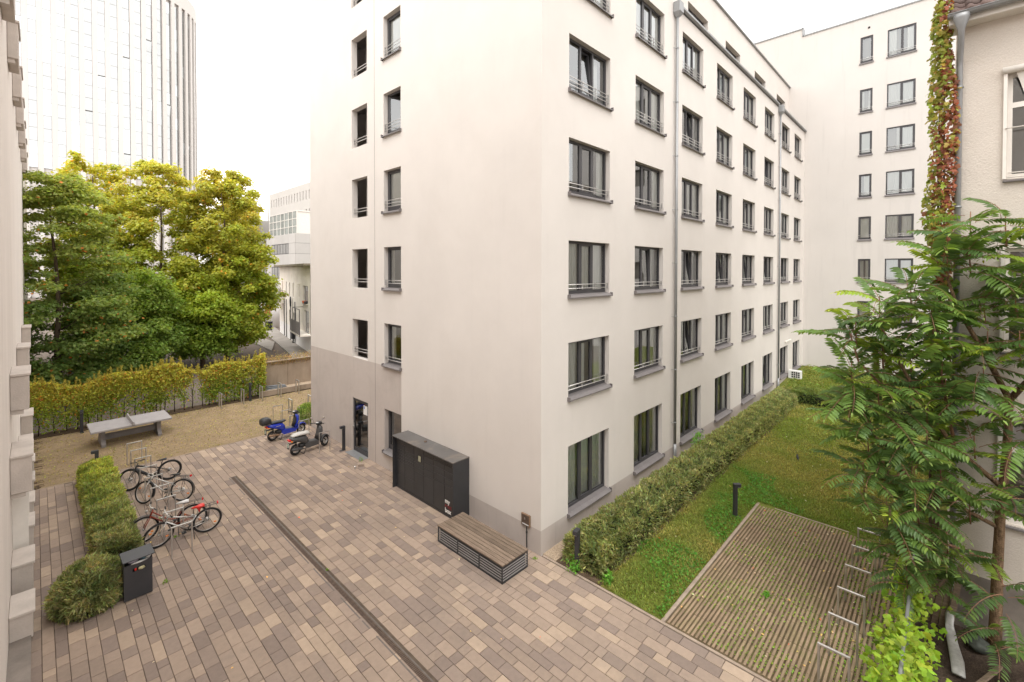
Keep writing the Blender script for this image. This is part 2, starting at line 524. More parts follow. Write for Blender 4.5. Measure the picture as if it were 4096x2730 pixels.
        self.smooth = sm
        return self

    def disc(self, c, axis, r, th, n=20):
        ax = Vector(axis).normalized()
        c = Vector(c)
        return self.tube([c - ax * th / 2, c + ax * th / 2], r, n)

    def loft(self, secs, n=12, p=2.6, cap=True):
        """secs: (centre, half width, half height, axis a, axis b); rounded cross sections joined up"""
        vs, fs = [], []
        for c, hw, hh, a, b in secs:
            c, a, b = Vector(c), Vector(a), Vector(b)
            for k in range(n):
                t = 2 * math.pi * k / n
                cx, sx = math.cos(t), math.sin(t)
                x = math.copysign(abs(cx) ** (2 / p), cx) * hw
                y = math.copysign(abs(sx) ** (2 / p), sx) * hh
                vs.append(c + a * x + b * y)
        for i in range(len(secs) - 1):
            for k in range(n):
                k2 = (k + 1) % n
                fs.append((i * n + k, i * n + k2, (i + 1) * n + k2, (i + 1) * n + k))
        if cap:
            fs.append(tuple(range(n))[::-1])
            fs.append(tuple((len(secs) - 1) * n + k for k in range(n)))
        sm = self.smooth
        self.smooth = True
        self.add(vs, fs)
        self.smooth = sm
        return self

    def prism(self, poly, y0, y1):
        """polygon in x,z pulled along y"""
        n = len(poly)
        vs = [(x, y0, z) for x, z in poly] + [(x, y1, z) for x, z in poly]
        fs = [tuple(range(n)), tuple(range(2 * n - 1, n - 1, -1))]
        for i in range(n):
            j = (i + 1) % n
            fs.append((i, i + n, j + n, j))
        return self.add(vs, fs)

    def mesh(self, name, mats):
        me = bpy.data.meshes.new(name)
        me.from_pydata(self.v, [], self.f)
        for m in (mats if isinstance(mats, (list, tuple)) else [mats]):
            me.materials.append(MT[m] if isinstance(m, str) else m)
        me.polygons.foreach_set('material_index', self.mi)
        me.polygons.foreach_set('use_smooth', self.sm)
        me.update()
        return me

    def build(self, name, mats, parent=None, loc=None, rot=None):
        o = bpy.data.objects.new(name, self.mesh(name, mats))
        link(o, parent)
        if loc is not None: o.location = loc
        if rot is not None: o.rotation_euler = rot
        return o


def inst(name, me, parent=None, loc=(0, 0, 0), rot=(0, 0, 0), scale=None):
    o = bpy.data.objects.new(name, me)
    link(o, parent)
    o.location = loc
    o.rotation_euler = rot
    if scale is not None:
        o.scale = scale if hasattr(scale, '__len__') else (scale,) * 3
    return o


def copy_tree(o, parent=None):
    c = o.copy()
    link(c)
    c.parent = parent
    for ch in list(o.children):
        copy_tree(ch, c)
    return c


def set_cols(me, cols):
    """one colour per vertex"""
    a = me.color_attributes.new('Col', 'FLOAT_COLOR', 'POINT')
    c = np.ones((len(me.vertices), 4), dtype=np.float32)
    c[:, :3] = cols
    a.data.foreach_set('color', c.ravel())


def leaf_cloud(name, pos, nrm, size, cols, matname, parent=None, aspect=0.55, fold=0.18, droop=None, dirs=None):
    """many small leaves, each a folded pointed blade of two faces"""
    pos = np.asarray(pos, float)
    n = len(pos)
    nrm = np.asarray(nrm, float)
    nrm = nrm / (np.linalg.norm(nrm, axis=1, keepdims=True) + 1e-9)
    rnd = rng.normal(size=(n, 3))
    t = np.cross(nrm, rnd)
    t /= (np.linalg.norm(t, axis=1, keepdims=True) + 1e-9)
    if dirs is not None:
        t = np.asarray(dirs, float) + rng.normal(size=(n, 3)) * .45
        t /= (np.linalg.norm(t, axis=1, keepdims=True) + 1e-9)
        nrm = np.cross(t, rnd)
        nrm /= (np.linalg.norm(nrm, axis=1, keepdims=True) + 1e-9)
    if droop is not None:
        t[:, 2] -= droop
        t -= nrm * (t * nrm).sum(1, keepdims=True)
        t /= (np.linalg.norm(t, axis=1, keepdims=True) + 1e-9)
    s = np.cross(nrm, t)
    size = np.broadcast_to(np.asarray(size, float).reshape(-1, 1), (n, 1))
    v = np.empty((n, 4, 3))
    v[:, 0] = pos - t * size * 0.5
    v[:, 1] = pos + s * size * aspect * 0.5 + nrm * size * fold
    v[:, 2] = pos + t * size * 0.5
    v[:, 3] = pos - s * size * aspect * 0.5 + nrm * size * fold
    me = bpy.data.meshes.new(name)
    me.vertices.add(4 * n)
    me.vertices.foreach_set('co', v.reshape(-1))
    me.loops.add(6 * n)
    base = (np.arange(n) * 4)[:, None]
    me.loops.foreach_set('vertex_index', (base + np.array([0, 1, 2, 0, 2, 3])).reshape(-1))
    me.polygons.add(2 * n)
    me.polygons.foreach_set('loop_start', np.arange(2 * n) * 3)
    me.polygons.foreach_set('loop_total', np.full(2 * n, 3))
    me.update(calc_edges=True)
    set_cols(me, np.repeat(np.asarray(cols, float), 4, axis=0))
    me.materials.append(MT[matname])
    o = bpy.data.objects.new(name, me)
    link(o, parent)
    return o


def jitter_cols(base, n, sv=0.25, sh=0.12):
    """n colours round one base colour: brightness and hue wander"""
    b = np.asarray(base, float)
    c = np.repeat(b[None, :], n, 0) if b.ndim == 1 else b.copy()
    c *= (1 + sv * rng.uniform(-1, 1, (n, 1)))
    c *= (1 + sh * rng.uniform(-1, 1, (n, 3)))
    return np.clip(c, 0.002, 1)


def noise3(p, f, seed=0.0):
    """cheap smooth noise for layout: sum of sines"""
    p = np.asarray(p, float) * f + seed
    return (np.sin(p[..., 0] * 1.7 + 2.1 * np.sin(p[..., 1] * 1.3 + seed)) + np.sin(p[..., 1] * 1.9 + 1.7 * np.sin(p[..., 2] * 1.1 + 0.5 + seed))
            + np.sin(p[..., 2] * 1.5 + 1.9 * np.sin(p[..., 0] * 1.2 + 1.1))) / 3.0


def text_mesh(name, s, size, matname, parent, loc, rot, weight=0.02):
    cu = bpy.data.curves.new(name, 'FONT')
    cu.body = s
    cu.size = size
    cu.offset = weight * size
    cu.extrude = 0.001
    tmp = bpy.data.objects.new(name, cu)
    COL.objects.link(tmp)
    dg = bpy.context.evaluated_depsgraph_get()
    me = bpy.data.meshes.new_from_object(tmp.evaluated_get(dg))
    bpy.data.objects.remove(tmp)
    me.materials.clear()
    me.materials.append(MT[matname])
    return inst(name, me, parent, loc, rot)


# ------------------------------------------------------------------ walls with openings, windows
def facade(name, parent, loc, rz, L, H, openings, depth, mats, zone=None, z_base=0.0, x_cuts=(), z_cuts=()):
    """wall sheet: local x along the wall, y into the wall, z up; openings (x0, z0, w, h) get reveals"""
    xs = sorted({0.0, L, *x_cuts, *[o[0] for o in openings], *[o[0] + o[2] for o in openings]})
    zs = sorted({z_base, H, *z_cuts, *[o[1] for o in openings], *[o[1] + o[3] for o in openings]})
    b = MB()
    for i in range(len(xs) - 1):
        for j in range(len(zs) - 1):
            xc, zc = (xs[i] + xs[i + 1]) / 2, (zs[j] + zs[j + 1]) / 2
            if any(o[0] < xc < o[0] + o[2] and o[1] < zc < o[1] + o[3] for o in openings):
                continue
            b.cur = zone(xc, zc) if zone else 0
            b.quad((xs[i], 0, zs[j]), (xs[i + 1], 0, zs[j]), (xs[i + 1], 0, zs[j + 1]), (xs[i], 0, zs[j + 1]))
    for x0, z0, w, h in openings:
        x1, z1 = x0 + w, z0 + h
        b.cur = zone(x0 - 0.05, z0 + h / 2) if zone else 0
        b.quad((x0, 0, z0), (x0, 0, z1), (x0, depth, z1), (x0, depth, z0))
        b.quad((x1, 0, z1), (x1, 0, z0), (x1, depth, z0), (x1, depth, z1))
        b.quad((x0, 0, z1), (x1, 0, z1), (x1, depth, z1), (x0, depth, z1))
        b.quad((x1, 0, z0), (x0, 0, z0), (x0, depth, z0), (x1, depth, z0))
    return b.build(name, mats, parent, loc, (0, 0, rz))


def wavy_sheet(x0, x1, waves, amp, seed, n=None):
    r_ = random.Random(seed)
    n = n or max(8, int(waves * 6))
    b = MB()
    b.smooth = True
    ph = r_.uniform(0, 6)
    top, bot = [], []
    for i in range(n + 1):
        t = i / n
        x = x0 + (x1 - x0) * t
        y = amp * math.sin(t * waves * 6.28 + ph + 0.8 * math.sin(t * 9 + ph))
        top.append((x, y, 1))
        bot.append((x + r_.uniform(-.004, .004), y * 1.25, 0))
    vs = bot + top
    fs = [(i, i + 1, n + 2 + i, n + 1 + i) for i in range(n)]
    b.add(vs, fs)
    return b


CURT = []
for k, (spans, wv) in enumerate([([(0.0, 0.42), (0.60, 1.0)], 7), ([(0.0, 1.0)], 14), ([(0.0, 0.30), (0.72, 1.0)], 5), ([(0.34, 1.0)], 9),
                                 ([(0.0, 0.55), (0.80, 1.0)], 8), ([(0.0, 0.18), (0.86, 1.0)], 4)]):
    parts_ = []
    for q, (a, c) in enumerate(spans):
        bb = MB()
        s = wavy_sheet(a, c, wv * (c - a) + 1, 0.022, k * 7 + q)
        bb.smooth = True
        bb.add(s.v, s.f)
        parts_.append(bb.mesh('curtain', 'curtain'))
    CURT.append(parts_)
bb = MB()
bb.add([(0, 0, 0), (1, 0, 0), (1, 1, 0), (0, 1, 0), (0, 0, 1), (1, 0, 1), (1, 1, 1), (0, 1, 1)],
       [(0, 1, 2, 3), (7, 6, 5, 4), (2, 6, 7, 3), (0, 3, 7, 4), (1, 5, 6, 2)])
ROOM = bb.mesh('room_lining', 'room')

WCACHE = {}


def wmesh(key, fn):
    if key not in WCACHE:
        WCACHE[key] = fn()
    return WCACHE[key]


def window(parent, M4, w, h, lights=3, depth=0.15, rail=2, tilt=0.0, curtain=0, sill=0.09, foot=0.15, opened=0.0, name='window', dark=False, rail_y=0.055):
    """a glazed window; M4 places local x along the wall, y inwards, z up, origin at the opening's lower corner"""
    key = (round(w, 2), round(h, 2), lights, round(depth, 2), round(foot, 2))
    fr = 0.065
    if lights == 3:
        mull = [w * 0.355, w * 0.655]
    elif lights == 2:
        mull = [w * 0.5]
    else:
        mull = []

    def frame_mesh():
        b = MB()
        y0, y1 = depth, depth + 0.075
        b.box(0, fr, y0, y1, 0, h)
        b.box(w - fr, w, y0, y1, 0, h)
        b.box(fr, w - fr, y0 + .002, y1, h - fr, h)
        b.box(fr, w - fr, y0 + .002, y1, 0, foot)
        for m_ in mull:
            b.box(m_ - 0.04, m_ + 0.04, y0 + .004, y1, foot, h - fr)
        return b.mesh('window', 'frame')
    o = inst(name, wmesh(('f',) + key, frame_mesh), parent)
    o.matrix_local = M4
    edges = [fr] + [c for m_ in mull for c in (m_ - 0.04, m_ + 0.04)] + [w - fr]
    opensash = 1 if lights == 3 else (0 if lights == 1 else 1)
    for i in range(lights):
        a, c = edges[2 * i], edges[2 * i + 1]
        ww, hh = c - a, h - fr - foot
        if i == opensash:
            def sash():
                b = MB()
                s = 0.05
                b.box(-.012, s, -.018, .05, -.012, hh + .012)
                b.box(ww - s, ww + .012, -.018, .05, -.012, hh + .012)
                b.box(s, ww - s, -.016, .05, -.012, s)
                b.box(s, ww - s, -.016, .05, hh - s, hh + .012)
                return b.mesh('sash', 'frame')
            sa = inst('sash', wmesh(('s', round(ww, 2), round(hh, 2)), sash), o, (a, depth + 0.02, foot))

            def sg():
                b = MB()
                b.quad((.05, .016, .05), (ww - .05, .016, .05), (ww - .05, .016, hh - .05), (.05, .016, hh - .05))
                return b.mesh('pane', 'glass')
            pa = inst('pane', wmesh(('sg', round(ww, 2), round(hh, 2)), sg), o, (a, depth + 0.02, foot))
            if tilt:
                sa.rotation_euler = pa.rotation_euler = (-tilt, 0, 0)
            if opened:
                sa.rotation_euler = pa.rotation_euler = (0, 0, opened)
        else:
            def g():
                b = MB()
                b.quad((0, .034, 0), (ww, .034, 0), (ww, .034, hh), (0, .034, hh))
                return b.mesh('pane', 'glass')
            inst('pane', wmesh(('g', round(ww, 2), round(hh, 2)), g), o, (a, depth, foot))
    if sill:
        def sm_():
            b = MB()
            e = 0.035
            t = 0.03
            zt, zf = 0.012, -0.045
            b.add([(-e, -sill, zf - t), (w + e, -sill, zf - t), (w + e, -sill, zf), (-e, -sill, zf), (-e, 0, zt - t), (w + e, 0, zt - t), (w + e, 0, zt), (-e, 0, zt)],
                  [(0, 1, 2, 3), (3, 2, 6, 7), (0, 3, 7, 4), (1, 5, 6, 2), (0, 4, 5, 1), (4, 7, 6, 5)])
            b.quad((0, 0.001, zt), (w, 0.001, zt), (w, depth, zt + 0.03), (0, depth, zt + 0.03))
            b.box(-e - .008, -e + .012, -sill - .006, 0, zf - t - .004, zt + .022)
            b.box(w + e - .012, w + e + .008, -sill - .006, 0, zf - t - .004, zt + .022)
            return b.mesh('sill', 'sill')
        inst('sill', wmesh(('sill', round(w, 2), sill, round(depth, 2)), sm_), o)
    if rail:
        def rm():
            b = MB()
            ends = [0.004, w - 0.004]
            zs_ = [0.19, 0.30, 0.41][:rail]
            for z_ in zs_:
                b.tube([(0, rail_y, z_), (w, rail_y, z_)], 0.0115, 6)
            for x_ in ends + [m_ for m_ in mull]:
                b.box(x_ - .004, x_ + .004, rail_y - .012, rail_y + .03, zs_[0] - .03, zs_[-1] + .03)
            return b.mesh('railing', 'rail')
        inst('railing', wmesh(('r', round(w, 2), lights, rail, rail_y), rm), o)
    if curtain is not None:
        if tilt or opened: curtain = 5
        for cme in CURT[curtain % len(CURT)]:
            inst('curtain', cme, o, (fr, depth + (0.30 if tilt or opened else 0.115), foot * 0.3), (0, 0, 0), (w - 2 * fr, 1, h - foot * 0.4))
    inst('room_lining', ROOM, o, (-.25, depth + 0.08, -.3), (0, 0, 0), (w + .5, 1.5, h + .5))
    return o


def place(x, y, z, rz):
    return Matrix.Translation((x, y, z)) @ Matrix.Rotation(rz, 4, 'Z')


# ------------------------------------------------------------------ the big ground
g = MB()
g.quad((-500, -400, -0.09), (600, -400, -0.09), (600, 700, -0.09), (-500, 700, -0.09))
tag(g.build('ground', 'asphalt'), kind='structure')

# ------------------------------------------------------------------ main building
mb = empty('apartment_building')
tag(mb, 'cream rendered apartment block with grey plinth whose corner faces the viewer', 'building')
COLS = [(1.15, 3.23), (4.78, 6.86), (8.42, 10.48), (12.05, 14.10), (15.70, 17.75), (19.38, 21.36), (23.05, 25.0), (26.27, 28.23)]
ROWS = [(0.62, 2.491)] + [(3.82 + 2.8 * k, 5.335 + 2.8 * k) for k in range(5)]
PL = 0.63
LEN_X, LEN_Y, EAVE, TOP = 29.2, 14.05, 17.25, 20.7
ops = [(c0, z0, c1 - c0, z1 - z0) for c0, c1 in COLS for z0, z1 in ROWS]
facade('wall', mb, (0, 0, 0), 0, LEN_X, EAVE, ops, 0.26, ['plaster', 'plinth'], lambda x, z: 1 if z < PL else 0, z_base=-0.1, z_cuts=(PL,))
tilts = {(2, 1): .12, (2, 2): .10, (3, 2): .11, (4, 2): .11, (5, 2): .1, (6, 2): .09, (1, 2): .04, (2, 4): .11, (0, 4): .09, (5, 0): .11, (3, 4): .0, (6, 0): .07, (5, 4): .08, (6, 5): .06}
curts = {}
rr = random.Random(3)
for ci, (c0, c1) in enumerate(COLS):
    for ri, (z0, z1) in enumerate(ROWS):
        cu = rr.choice([0, 1, 1, 1, 3, 4, 4, 0])
        if (ci, ri) in ((0, 0), (0, 1), (0, 2)): cu = [1, 4, 1][ri]
        if (ci, ri) in ((0, 3), (1, 3)): cu = 5
        window(mb, place(c0, 0, z0, 0), c1 - c0, z1 - z0, 3, 0.15, rail=0 if ri == 0 else (2 if ri < 4 else 3), tilt=tilts.get((ci, ri), 0), curtain=cu,
               foot=0.13 if ri else 0.11)
# corner block above the eave, set-back attic storey
b = MB()
b.quad((0, 0, EAVE), (8.1, 0, EAVE), (8.1, 0, TOP), (0, 0, TOP))
b.quad((8.1, 0, EAVE), (8.1, 1.0, EAVE), (8.1, 1.0, TOP), (8.1, 0, TOP))
b.build('upper_wall', 'plaster', mb)
aw = [(11.29, 13.64), (16.05, 18.37), (21.0, 23.28), (25.89, 28.08)]
facade('attic_wall', mb, (8.1, 1.0, 0), 0, LEN_X - 8.1, 20.62, [(a - 8.1, 17.7, c - a, 1.62) for a, c in aw], 0.3, ['plaster'], z_base=EAVE - 0.3)
for a, c in aw:
    window(mb, place(a, 1.0, 17.7, 0), c - a, 1.62, 3, 0.22, rail=2, curtain=2, sill=0.05)
b = MB()
b.box(8.0, LEN_X, 0.0, 1.0, EAVE - 0.06, EAVE - 0.002)
b.build('terrace', 'roof_slab', mb)
b = MB()
b.box(8.1, 22.0, -0.14, 0.02, EAVE - .02, EAVE + 0.075, 0.01)
b.box(22.75, LEN_X, -0.14, 0.02, EAVE - .02, EAVE + 0.075, 0.01)
b.build('eave_gutter', 'zinc', mb)
b = MB()
b.box(8.1, LEN_X, 0.9, 1.3, 20.62, 20.70, 0.01)
b.build('attic_coping', 'zinc', mb)
b = MB()
b.box(0.0, 8.1, 0.001, 14.05, TOP - .01, TOP + .07)
b.box(8.1, LEN_X, 1.31, 14.05, TOP - .1, TOP)
b.build('roof', 'roof_slab', mb)
for px in (7.72, 22.3):
    b = MB()
    b.tube([(px, -0.10, 0.75), (px, -0.10, EAVE - 0.35)], 0.052, 10)
    b.tube([(px, -0.10, -0.05), (px, -0.10, 0.78)], 0.062, 10)
    for z_ in np.arange(1.6, EAVE - 0.5, 2.0):
        b.tube([(px, -0.10, z_ - .02), (px, -0.10, z_ + .02)], 0.062, 10)
        b.bar((px - .05, -0.10, z_), (px - .14, 0.0, z_), .012, .012)
    dp = b.build('downpipe', 'zinc', mb)
    h_ = MB()
    h_.box(px - .17, px + .17, -0.27, -0.005, EAVE - .38, EAVE + .03, 0.02)
    h_.add([(px - .15, -.26, EAVE - .38), (px + .15, -.26, EAVE - .38), (px + .15, -.01, EAVE - .38), (px - .15, -.01, EAVE - .38),
            (px - .05, -.15, EAVE - .52), (px + .05, -.15, EAVE - .52), (px + .05, -.05, EAVE - .52), (px - .05, -.05, EAVE - .52)],
           [(0, 1, 5, 4), (1, 2, 6, 5), (2, 3, 7, 6), (3, 0, 4, 7)])
    h_.build('hopper', 'zinc', dp)
# vertical joint and faint drip edge on the facade towards the lawn
b = MB()
b.box(24.2, 25.6, -0.07, 0.0, 2.72, 2.82, 0.01)
b.build('blind_box', 'white_paint', mb)

# gable side with the stairwell openings, facing the courtyard
A0, A1, B0, B1 = 9.98, 8.75, 7.55, 6.42
u = lambda y: LEN_Y - y
lop = []
for k in range(6):
    lop.append((u(A0), 3.81 + 2.8 * k, A0 - A1, 1.55))
    lop.append((u(B0), 3.85 + 2.8 * k, B0 - B1, 1.515))
lop.append((u(B0), 0.65, B0 - B1, 1.55))
lop.append((u(9.99), 0.0, 1.23, 2.157))
BAND = 3.80


def zoneL(x, z):
    y = LEN_Y - x
    if y > 6.42:
        return 1 if z < BAND else 0
    return 1 if z < PL else 0


facade('side_wall', mb, (0, LEN_Y, 0), R(-90), LEN_Y, TOP, lop, 0.24, ['plaster', 'plinth'], zoneL, z_base=-0.1, x_cuts=(u(6.42),), z_cuts=(PL, BAND))
b = MB()
b.quad((3.6, LEN_Y, -.1), (LEN_X, LEN_Y, -.1), (LEN_X, LEN_Y, TOP), (3.6, LEN_Y, TOP))
b.quad((0.001, LEN_Y, -.1), (3.6, LEN_Y, -.1), (3.6, LEN_Y, 3.9), (0.001, LEN_Y, 3.9))
b.build('rear_wall', 'plaster', mb)
b = MB()
b.box(-0.004, 0.0, 8.195, 8.207, -.05, TOP)
b.build('joint_strip', 'iron_frame', mb)
for k in range(6):
    z0 = 3.85 + 2.8 * k
    window(mb, place(0, B0, z0, R(-90)), B0 - B1, 1.515, 1, 0.17, rail=2 if k < 2 else 3, curtain=[2, 5, 1, None, 1, 1][k] if k != 3 else None, opened=0.75 if k == 3 else 0)
window(mb, place(0, B0, 0.65, R(-90)), B0 - B1, 1.55, 1, 0.17, rail=0, curtain=None)
# stairwell: lining, flights, posts and the two-bar guards in the openings
b = MB()
b.add([(0.25, 8.45, 3.0), (3.6, 8.45, 3.0), (3.6, 12.4, 3.0), (0.25, 12.4, 3.0), (0.25, 8.45, 20.6), (3.6, 8.45, 20.6), (3.6, 12.4, 20.6), (0.25, 12.4, 20.6)],
      [(0, 1, 2, 3), (1, 5, 6, 2), (2, 6, 7, 3), (0, 4, 5, 1), (4, 7, 6, 5)])
b.build('stairwell_lining', 'stair_wall', mb)
for k in range(6):
    z0 = 2.9 + 2.8 * k
    b = MB()
    for i in range(8):
        t = i / 8
        b.box(.75 + i * .27, 1.05 + i * .27, 10.1, 11.0, z0 + t * 1.4, z0 + t * 1.4 + .035)
        b.box(.75 + i * .27, 1.05 + i * .27, 8.9, 9.9, z0 + 2.8 - t * 1.4, z0 + 2.835 - t * 1.4)
    for y_ in (9.95, 11.0):
        b.bar((.7, y_, z0 - .05), (3.0, y_, z0 + 1.4), .05, .2)
        b.bar((.7, y_ + .03, z0 + .9), (3.0, y_ + .03, z0 + 2.3), .04, .05)
    for y_ in (8.92, 9.9):
        b.bar((3.0, y_, z0 + 1.4), (.7, y_, z0 + 2.8), .05, .2)
        b.bar((3.0, y_, z0 + 2.3), (.7, y_, z0 + 3.7), .04, .05)
    b.box(.62, .74, 9.85, 9.97, z0, z0 + 2.8)
    b.box(.3, .8, 8.7, 12.2, z0 + 2.76, z0 + 2.80)
    b.build('stair_flight', 'stair', mb)
    g_ = MB()
    for z_ in (3.81 + 2.8 * k + .25, 3.81 + 2.8 * k + .36):
        g_.tube([(0.10, A1, z_), (0.10, A0, z_)], 0.014, 6)
    g_.box(0.09, 0.14, A0 - .012, A0 - .002, 3.81 + 2.8 * k + .18, 3.81 + 2.8 * k + .42)
    g_.build('guard_rail', 'rail', mb)
# glazed door
dr = MB()
y0, y1 = 9.99, 8.76
dr.box(0.03, 0.10, y0 - .09, y0, 0, 2.157)
dr.box(0.03, 0.10, y1, y1 + .09, 0, 2.157)
dr.box(0.032, 0.10, y1 + .09, y0 - .09, 2.04, 2.157)
dr.box(0.032, 0.10, y1 + .09, y0 - .09, 0.0, .16)
d = dr.build('door', 'frame', mb)
q = MB(); q.quad((0.06, y0 - .09, .16), (0.06, y1 + .09, .16), (0.06, y1 + .09, 2.04), (0.06, y0 - .09, 2.04)); q.build('pane', 'glass_dark', d)
q = MB(); q.tube([(0.03, y0 - .05, 1.02), (-0.03, y0 - .05, 1.02), (-.03, y0 - .17, 1.02)], .011, 8); q.box(.02, .031, y0 - .065, y0 - .035, .92, 1.12); q.build('handle', 'steel', d)
q = MB(); q.tube([(0.02, y0 - .02, 1.0), (-.015, y0 - .02, 1.0)], .03, 12); q.build('knob', 'steel', d)
for z_ in (.25, 1.45, 1.75):
    q = MB(); q.tube([(0.022, y1 + .03, z_), (0.022, y1 + .03, z_ + .17)], .011, 8); q.build('hinge', 'steel', d)
q = MB(); q.box(0.046, 0.053, y1 + .14, y1 + .44, 1.62, 1.97); nt_ = q.build('notice', 'print_white', d)
q = MB(); q.box(0.043, 0.0455, y1 + .34, y1 + .41, 1.84, 1.94); q.build('notice_mark', 'print_blue', d)
q = MB()
q.box(0.10, 2.5, 8.5, 10.3, -.02, 0.0); q.box(2.5, 2.55, 8.5, 10.3, 0, 2.9); q.box(.1, 2.5, 8.5, 8.55, 0, 2.9); q.box(.1, 2.5, 10.25, 10.3, 0, 2.9); q.box(.1, 2.5, 8.5, 10.3, 2.85, 2.9)
q.build('hall_lining', 'room', mb)
q = MB(); q.box(-0.34, 0.02, 8.76, 9.99, -.02, 0.012); q.build('threshold', 'zinc', mb)

# ------------------------------------------------------------------ building closing the lawn
bb_ = empty('rear_block', (29.2, -5, 0))
tag(bb_, 'tall pale rendered block with flush paired windows closing off the far end of the lawn', 'building')
BX = 29.2
yn0, yn1, yw0, yw1 = -3.13, -3.80, -4.53, -5.92
rows_b = [(21.09, 22.82)] + [(17.84 - 2.815 * k, 19.36 - 2.81 * k) for k in range(6)]
O5 = 5.0
op_b = []
for z0, z1 in rows_b:
    op_b += [(O5 - yn0, z0, yn0 - yn1, z1 - z0), (O5 - yw0, z0, yw0 - yw1, z1 - z0), (O5 + 9.0, z0, 1.4, z1 - z0), (O5 + 12.0, z0, 1.4, z1 - z0)]
w_ = facade('wall', bb_, (0, 10, 0), R(-90), 25, 24.07, op_b, 0.10, ['plaster_back', 'plinth'], lambda x, z: 0, z_base=-0.1)
q = MB(); q.box(0, 12, 5.21, 12, 24.07, 24.60); q.box(0.01, 12, 5.21, 12, 20, 24.07); q.build('raised_roof', 'plaster_back', bb_)
q = MB(); q.box(-.05, .5, -15, 5.15, 24.07, 24.16); q.box(-.05, .5, 5.15, 12.0, 24.60, 24.69); q.box(-.05, .5, 5.12, 5.20, 24.07, 24.69); q.build('coping', 'zinc', bb_)
q = MB(); q.tube([(1.5, 5.9, 24.5), (1.5, 5.9, 25.1), (1.5, 5.9, 25.3)], [.28, .28, .16], 12); q.build('vent_cowl', 'white_paint', bb_)
q = MB(); q.tube([(-.02, 1.42, 23.35), (.03, 1.42, 23.35)], .07, 10); q.build('vent_hole', 'dark', bb_)
for i, (z0, z1) in enumerate(rows_b):
    for (ya, yb, l_) in ((yn0, yn1, 1), (yw0, yw1, 2)):
        if i < 7:
            window(bb_, place(0, ya + 5, z0, R(-90)), ya - yb, z1 - z0, l_, 0.035, rail=2, curtain=[1, None, 2, 1, 3, 1, 0][(i + l_) % 7], sill=0.06, foot=.09, rail_y=-.02)
q = MB(); q.box(.3, 12, -15, 12, -.1, 24.0); q.build('core', 'room', bb_)

# ------------------------------------------------------------------ old house on the right
oh = empty('old_house', (4.1, -7.54, 0))
tag(oh, 'old rough rendered house with clay tile roof and hanging gutter at right', 'house')
facade('wall', oh, (0, 0, 0), R(-90), 9, 12.35, [(0.72, 9.08, 1.3, 2.02), (0.70, 2.40, 1.3, 2.05), (0.72, 5.75, 1.3, 2.0)], 0.14, ['plaster_old', 'concrete_dark'],
       lambda x, z: 1 if z < 1.2 else 0, z_base=-0.3, z_cuts=(1.2,))
q = MB(); q.quad((0, 0, -.3), (0, 0, 12.35), (10, 0, 12.35), (10, 0, -.3)); q.build('gable_wall', 'plaster_old', oh)
q = MB(); q.box(-.32, .3, -9.2, .12, 12.2, 12.33, .01); q.build('eave_board', 'white_paint', oh)
slope = R(38)
ca, sa_ = math.cos(slope), math.sin(slope)
q = MB()
q.quad((-.34, .10, 12.36), (-.34, -9.2, 12.36), (6 * ca, -9.2, 12.36 + 6.34 * sa_), (6 * ca, .10, 12.36 + 6.34 * sa_))
rf = q.build('roof', 'tile', oh)
# pantiles: each one a rolled sheet
tb = MB(); tb.smooth = True
tw, tl = 0.21, 0.36
prof = [(0, .0), (.03, .035), (.065, .05), (.10, .035), (.125, .008), (.17, -.006), (.22, .004)]
vs = []
for yy, dz in ((0, .0), (tl, .0)):
    for x_, z_ in prof:
        vs.append((x_, yy, z_ + (.022 if yy == 0 else 0)))
for x_, z_ in prof:
    vs.append((x_, 0, z_ - .002))
n_ = len(prof)
tb.add(vs, [(i, i + 1, n_ + i + 1, n_ + i) for i in range(n_ - 1)] + [(2 * n_ + i, 2 * n_ + i + 1, i + 1, i) for i in range(n_ - 1)])
tme = tb.mesh('roof_tile', 'tile')
for r_ in range(7):
    for c_ in range(12):
        dist = r_ * 0.315
        o = inst('roof_tile', tme, rf, (-.36 + dist * ca, .10 - c_ * tw, 12.375 + dist * sa_ + random.uniform(0, .006)))
        # local x -> -Y, local y -> up the slope
        o.matrix_local = Matrix.Translation(o.location) @ Matrix(((0, ca, -sa_, 0), (-1, 0, 0, 0), (0, sa_, ca, 0), (0, 0, 0, 1))) @ Matrix.Rotation(random.uniform(-.015, .015), 4, 'Z')
q = MB(); q.smooth = True
for i in range(2):
    pass
gu = []
for yy in (.14, -9.2):
    for k in range(9):
        a = math.pi + math.pi * k / 8
        gu.append((-.42 + .075 * math.cos(a), yy, 12.36 + .075 * math.sin(a)))
q.add(gu, [(k, k + 1, 10 + k, 9 + k) for k in range(8)])
q.smooth = False
q.tube([(-.495, .14, 12.36), (-.495, -9.2, 12.36)], .012, 6)
q.build('gutter', 'zinc', oh)
q = MB()
q.tube([(-.42, -.06, 12.31), (-.42, -.06, 12.24), (-.42, -.06, 12.02), (-.36, -.06, 11.9), (-.13, -.05, 11.55), (-.08, -.05, 11.4), (-.08, -.05, 1.0)], [.13, .12, .052, .048, .048, .048, .048], 12)
for z_ in (11.0, 8.6, 6.4, 4.0, 1.8):
    q.tube([(-.08, -.05, z_ - .02), (-.08, -.05, z_ + .02)], .064, 12)
q.build('downpipe', 'zinc', oh)
q = MB(); q.tube([(-.08, -.05, 1.02), (-.08, -.05, .95)], .075, 12); q.build('pipe_collar', 'rubber', oh)


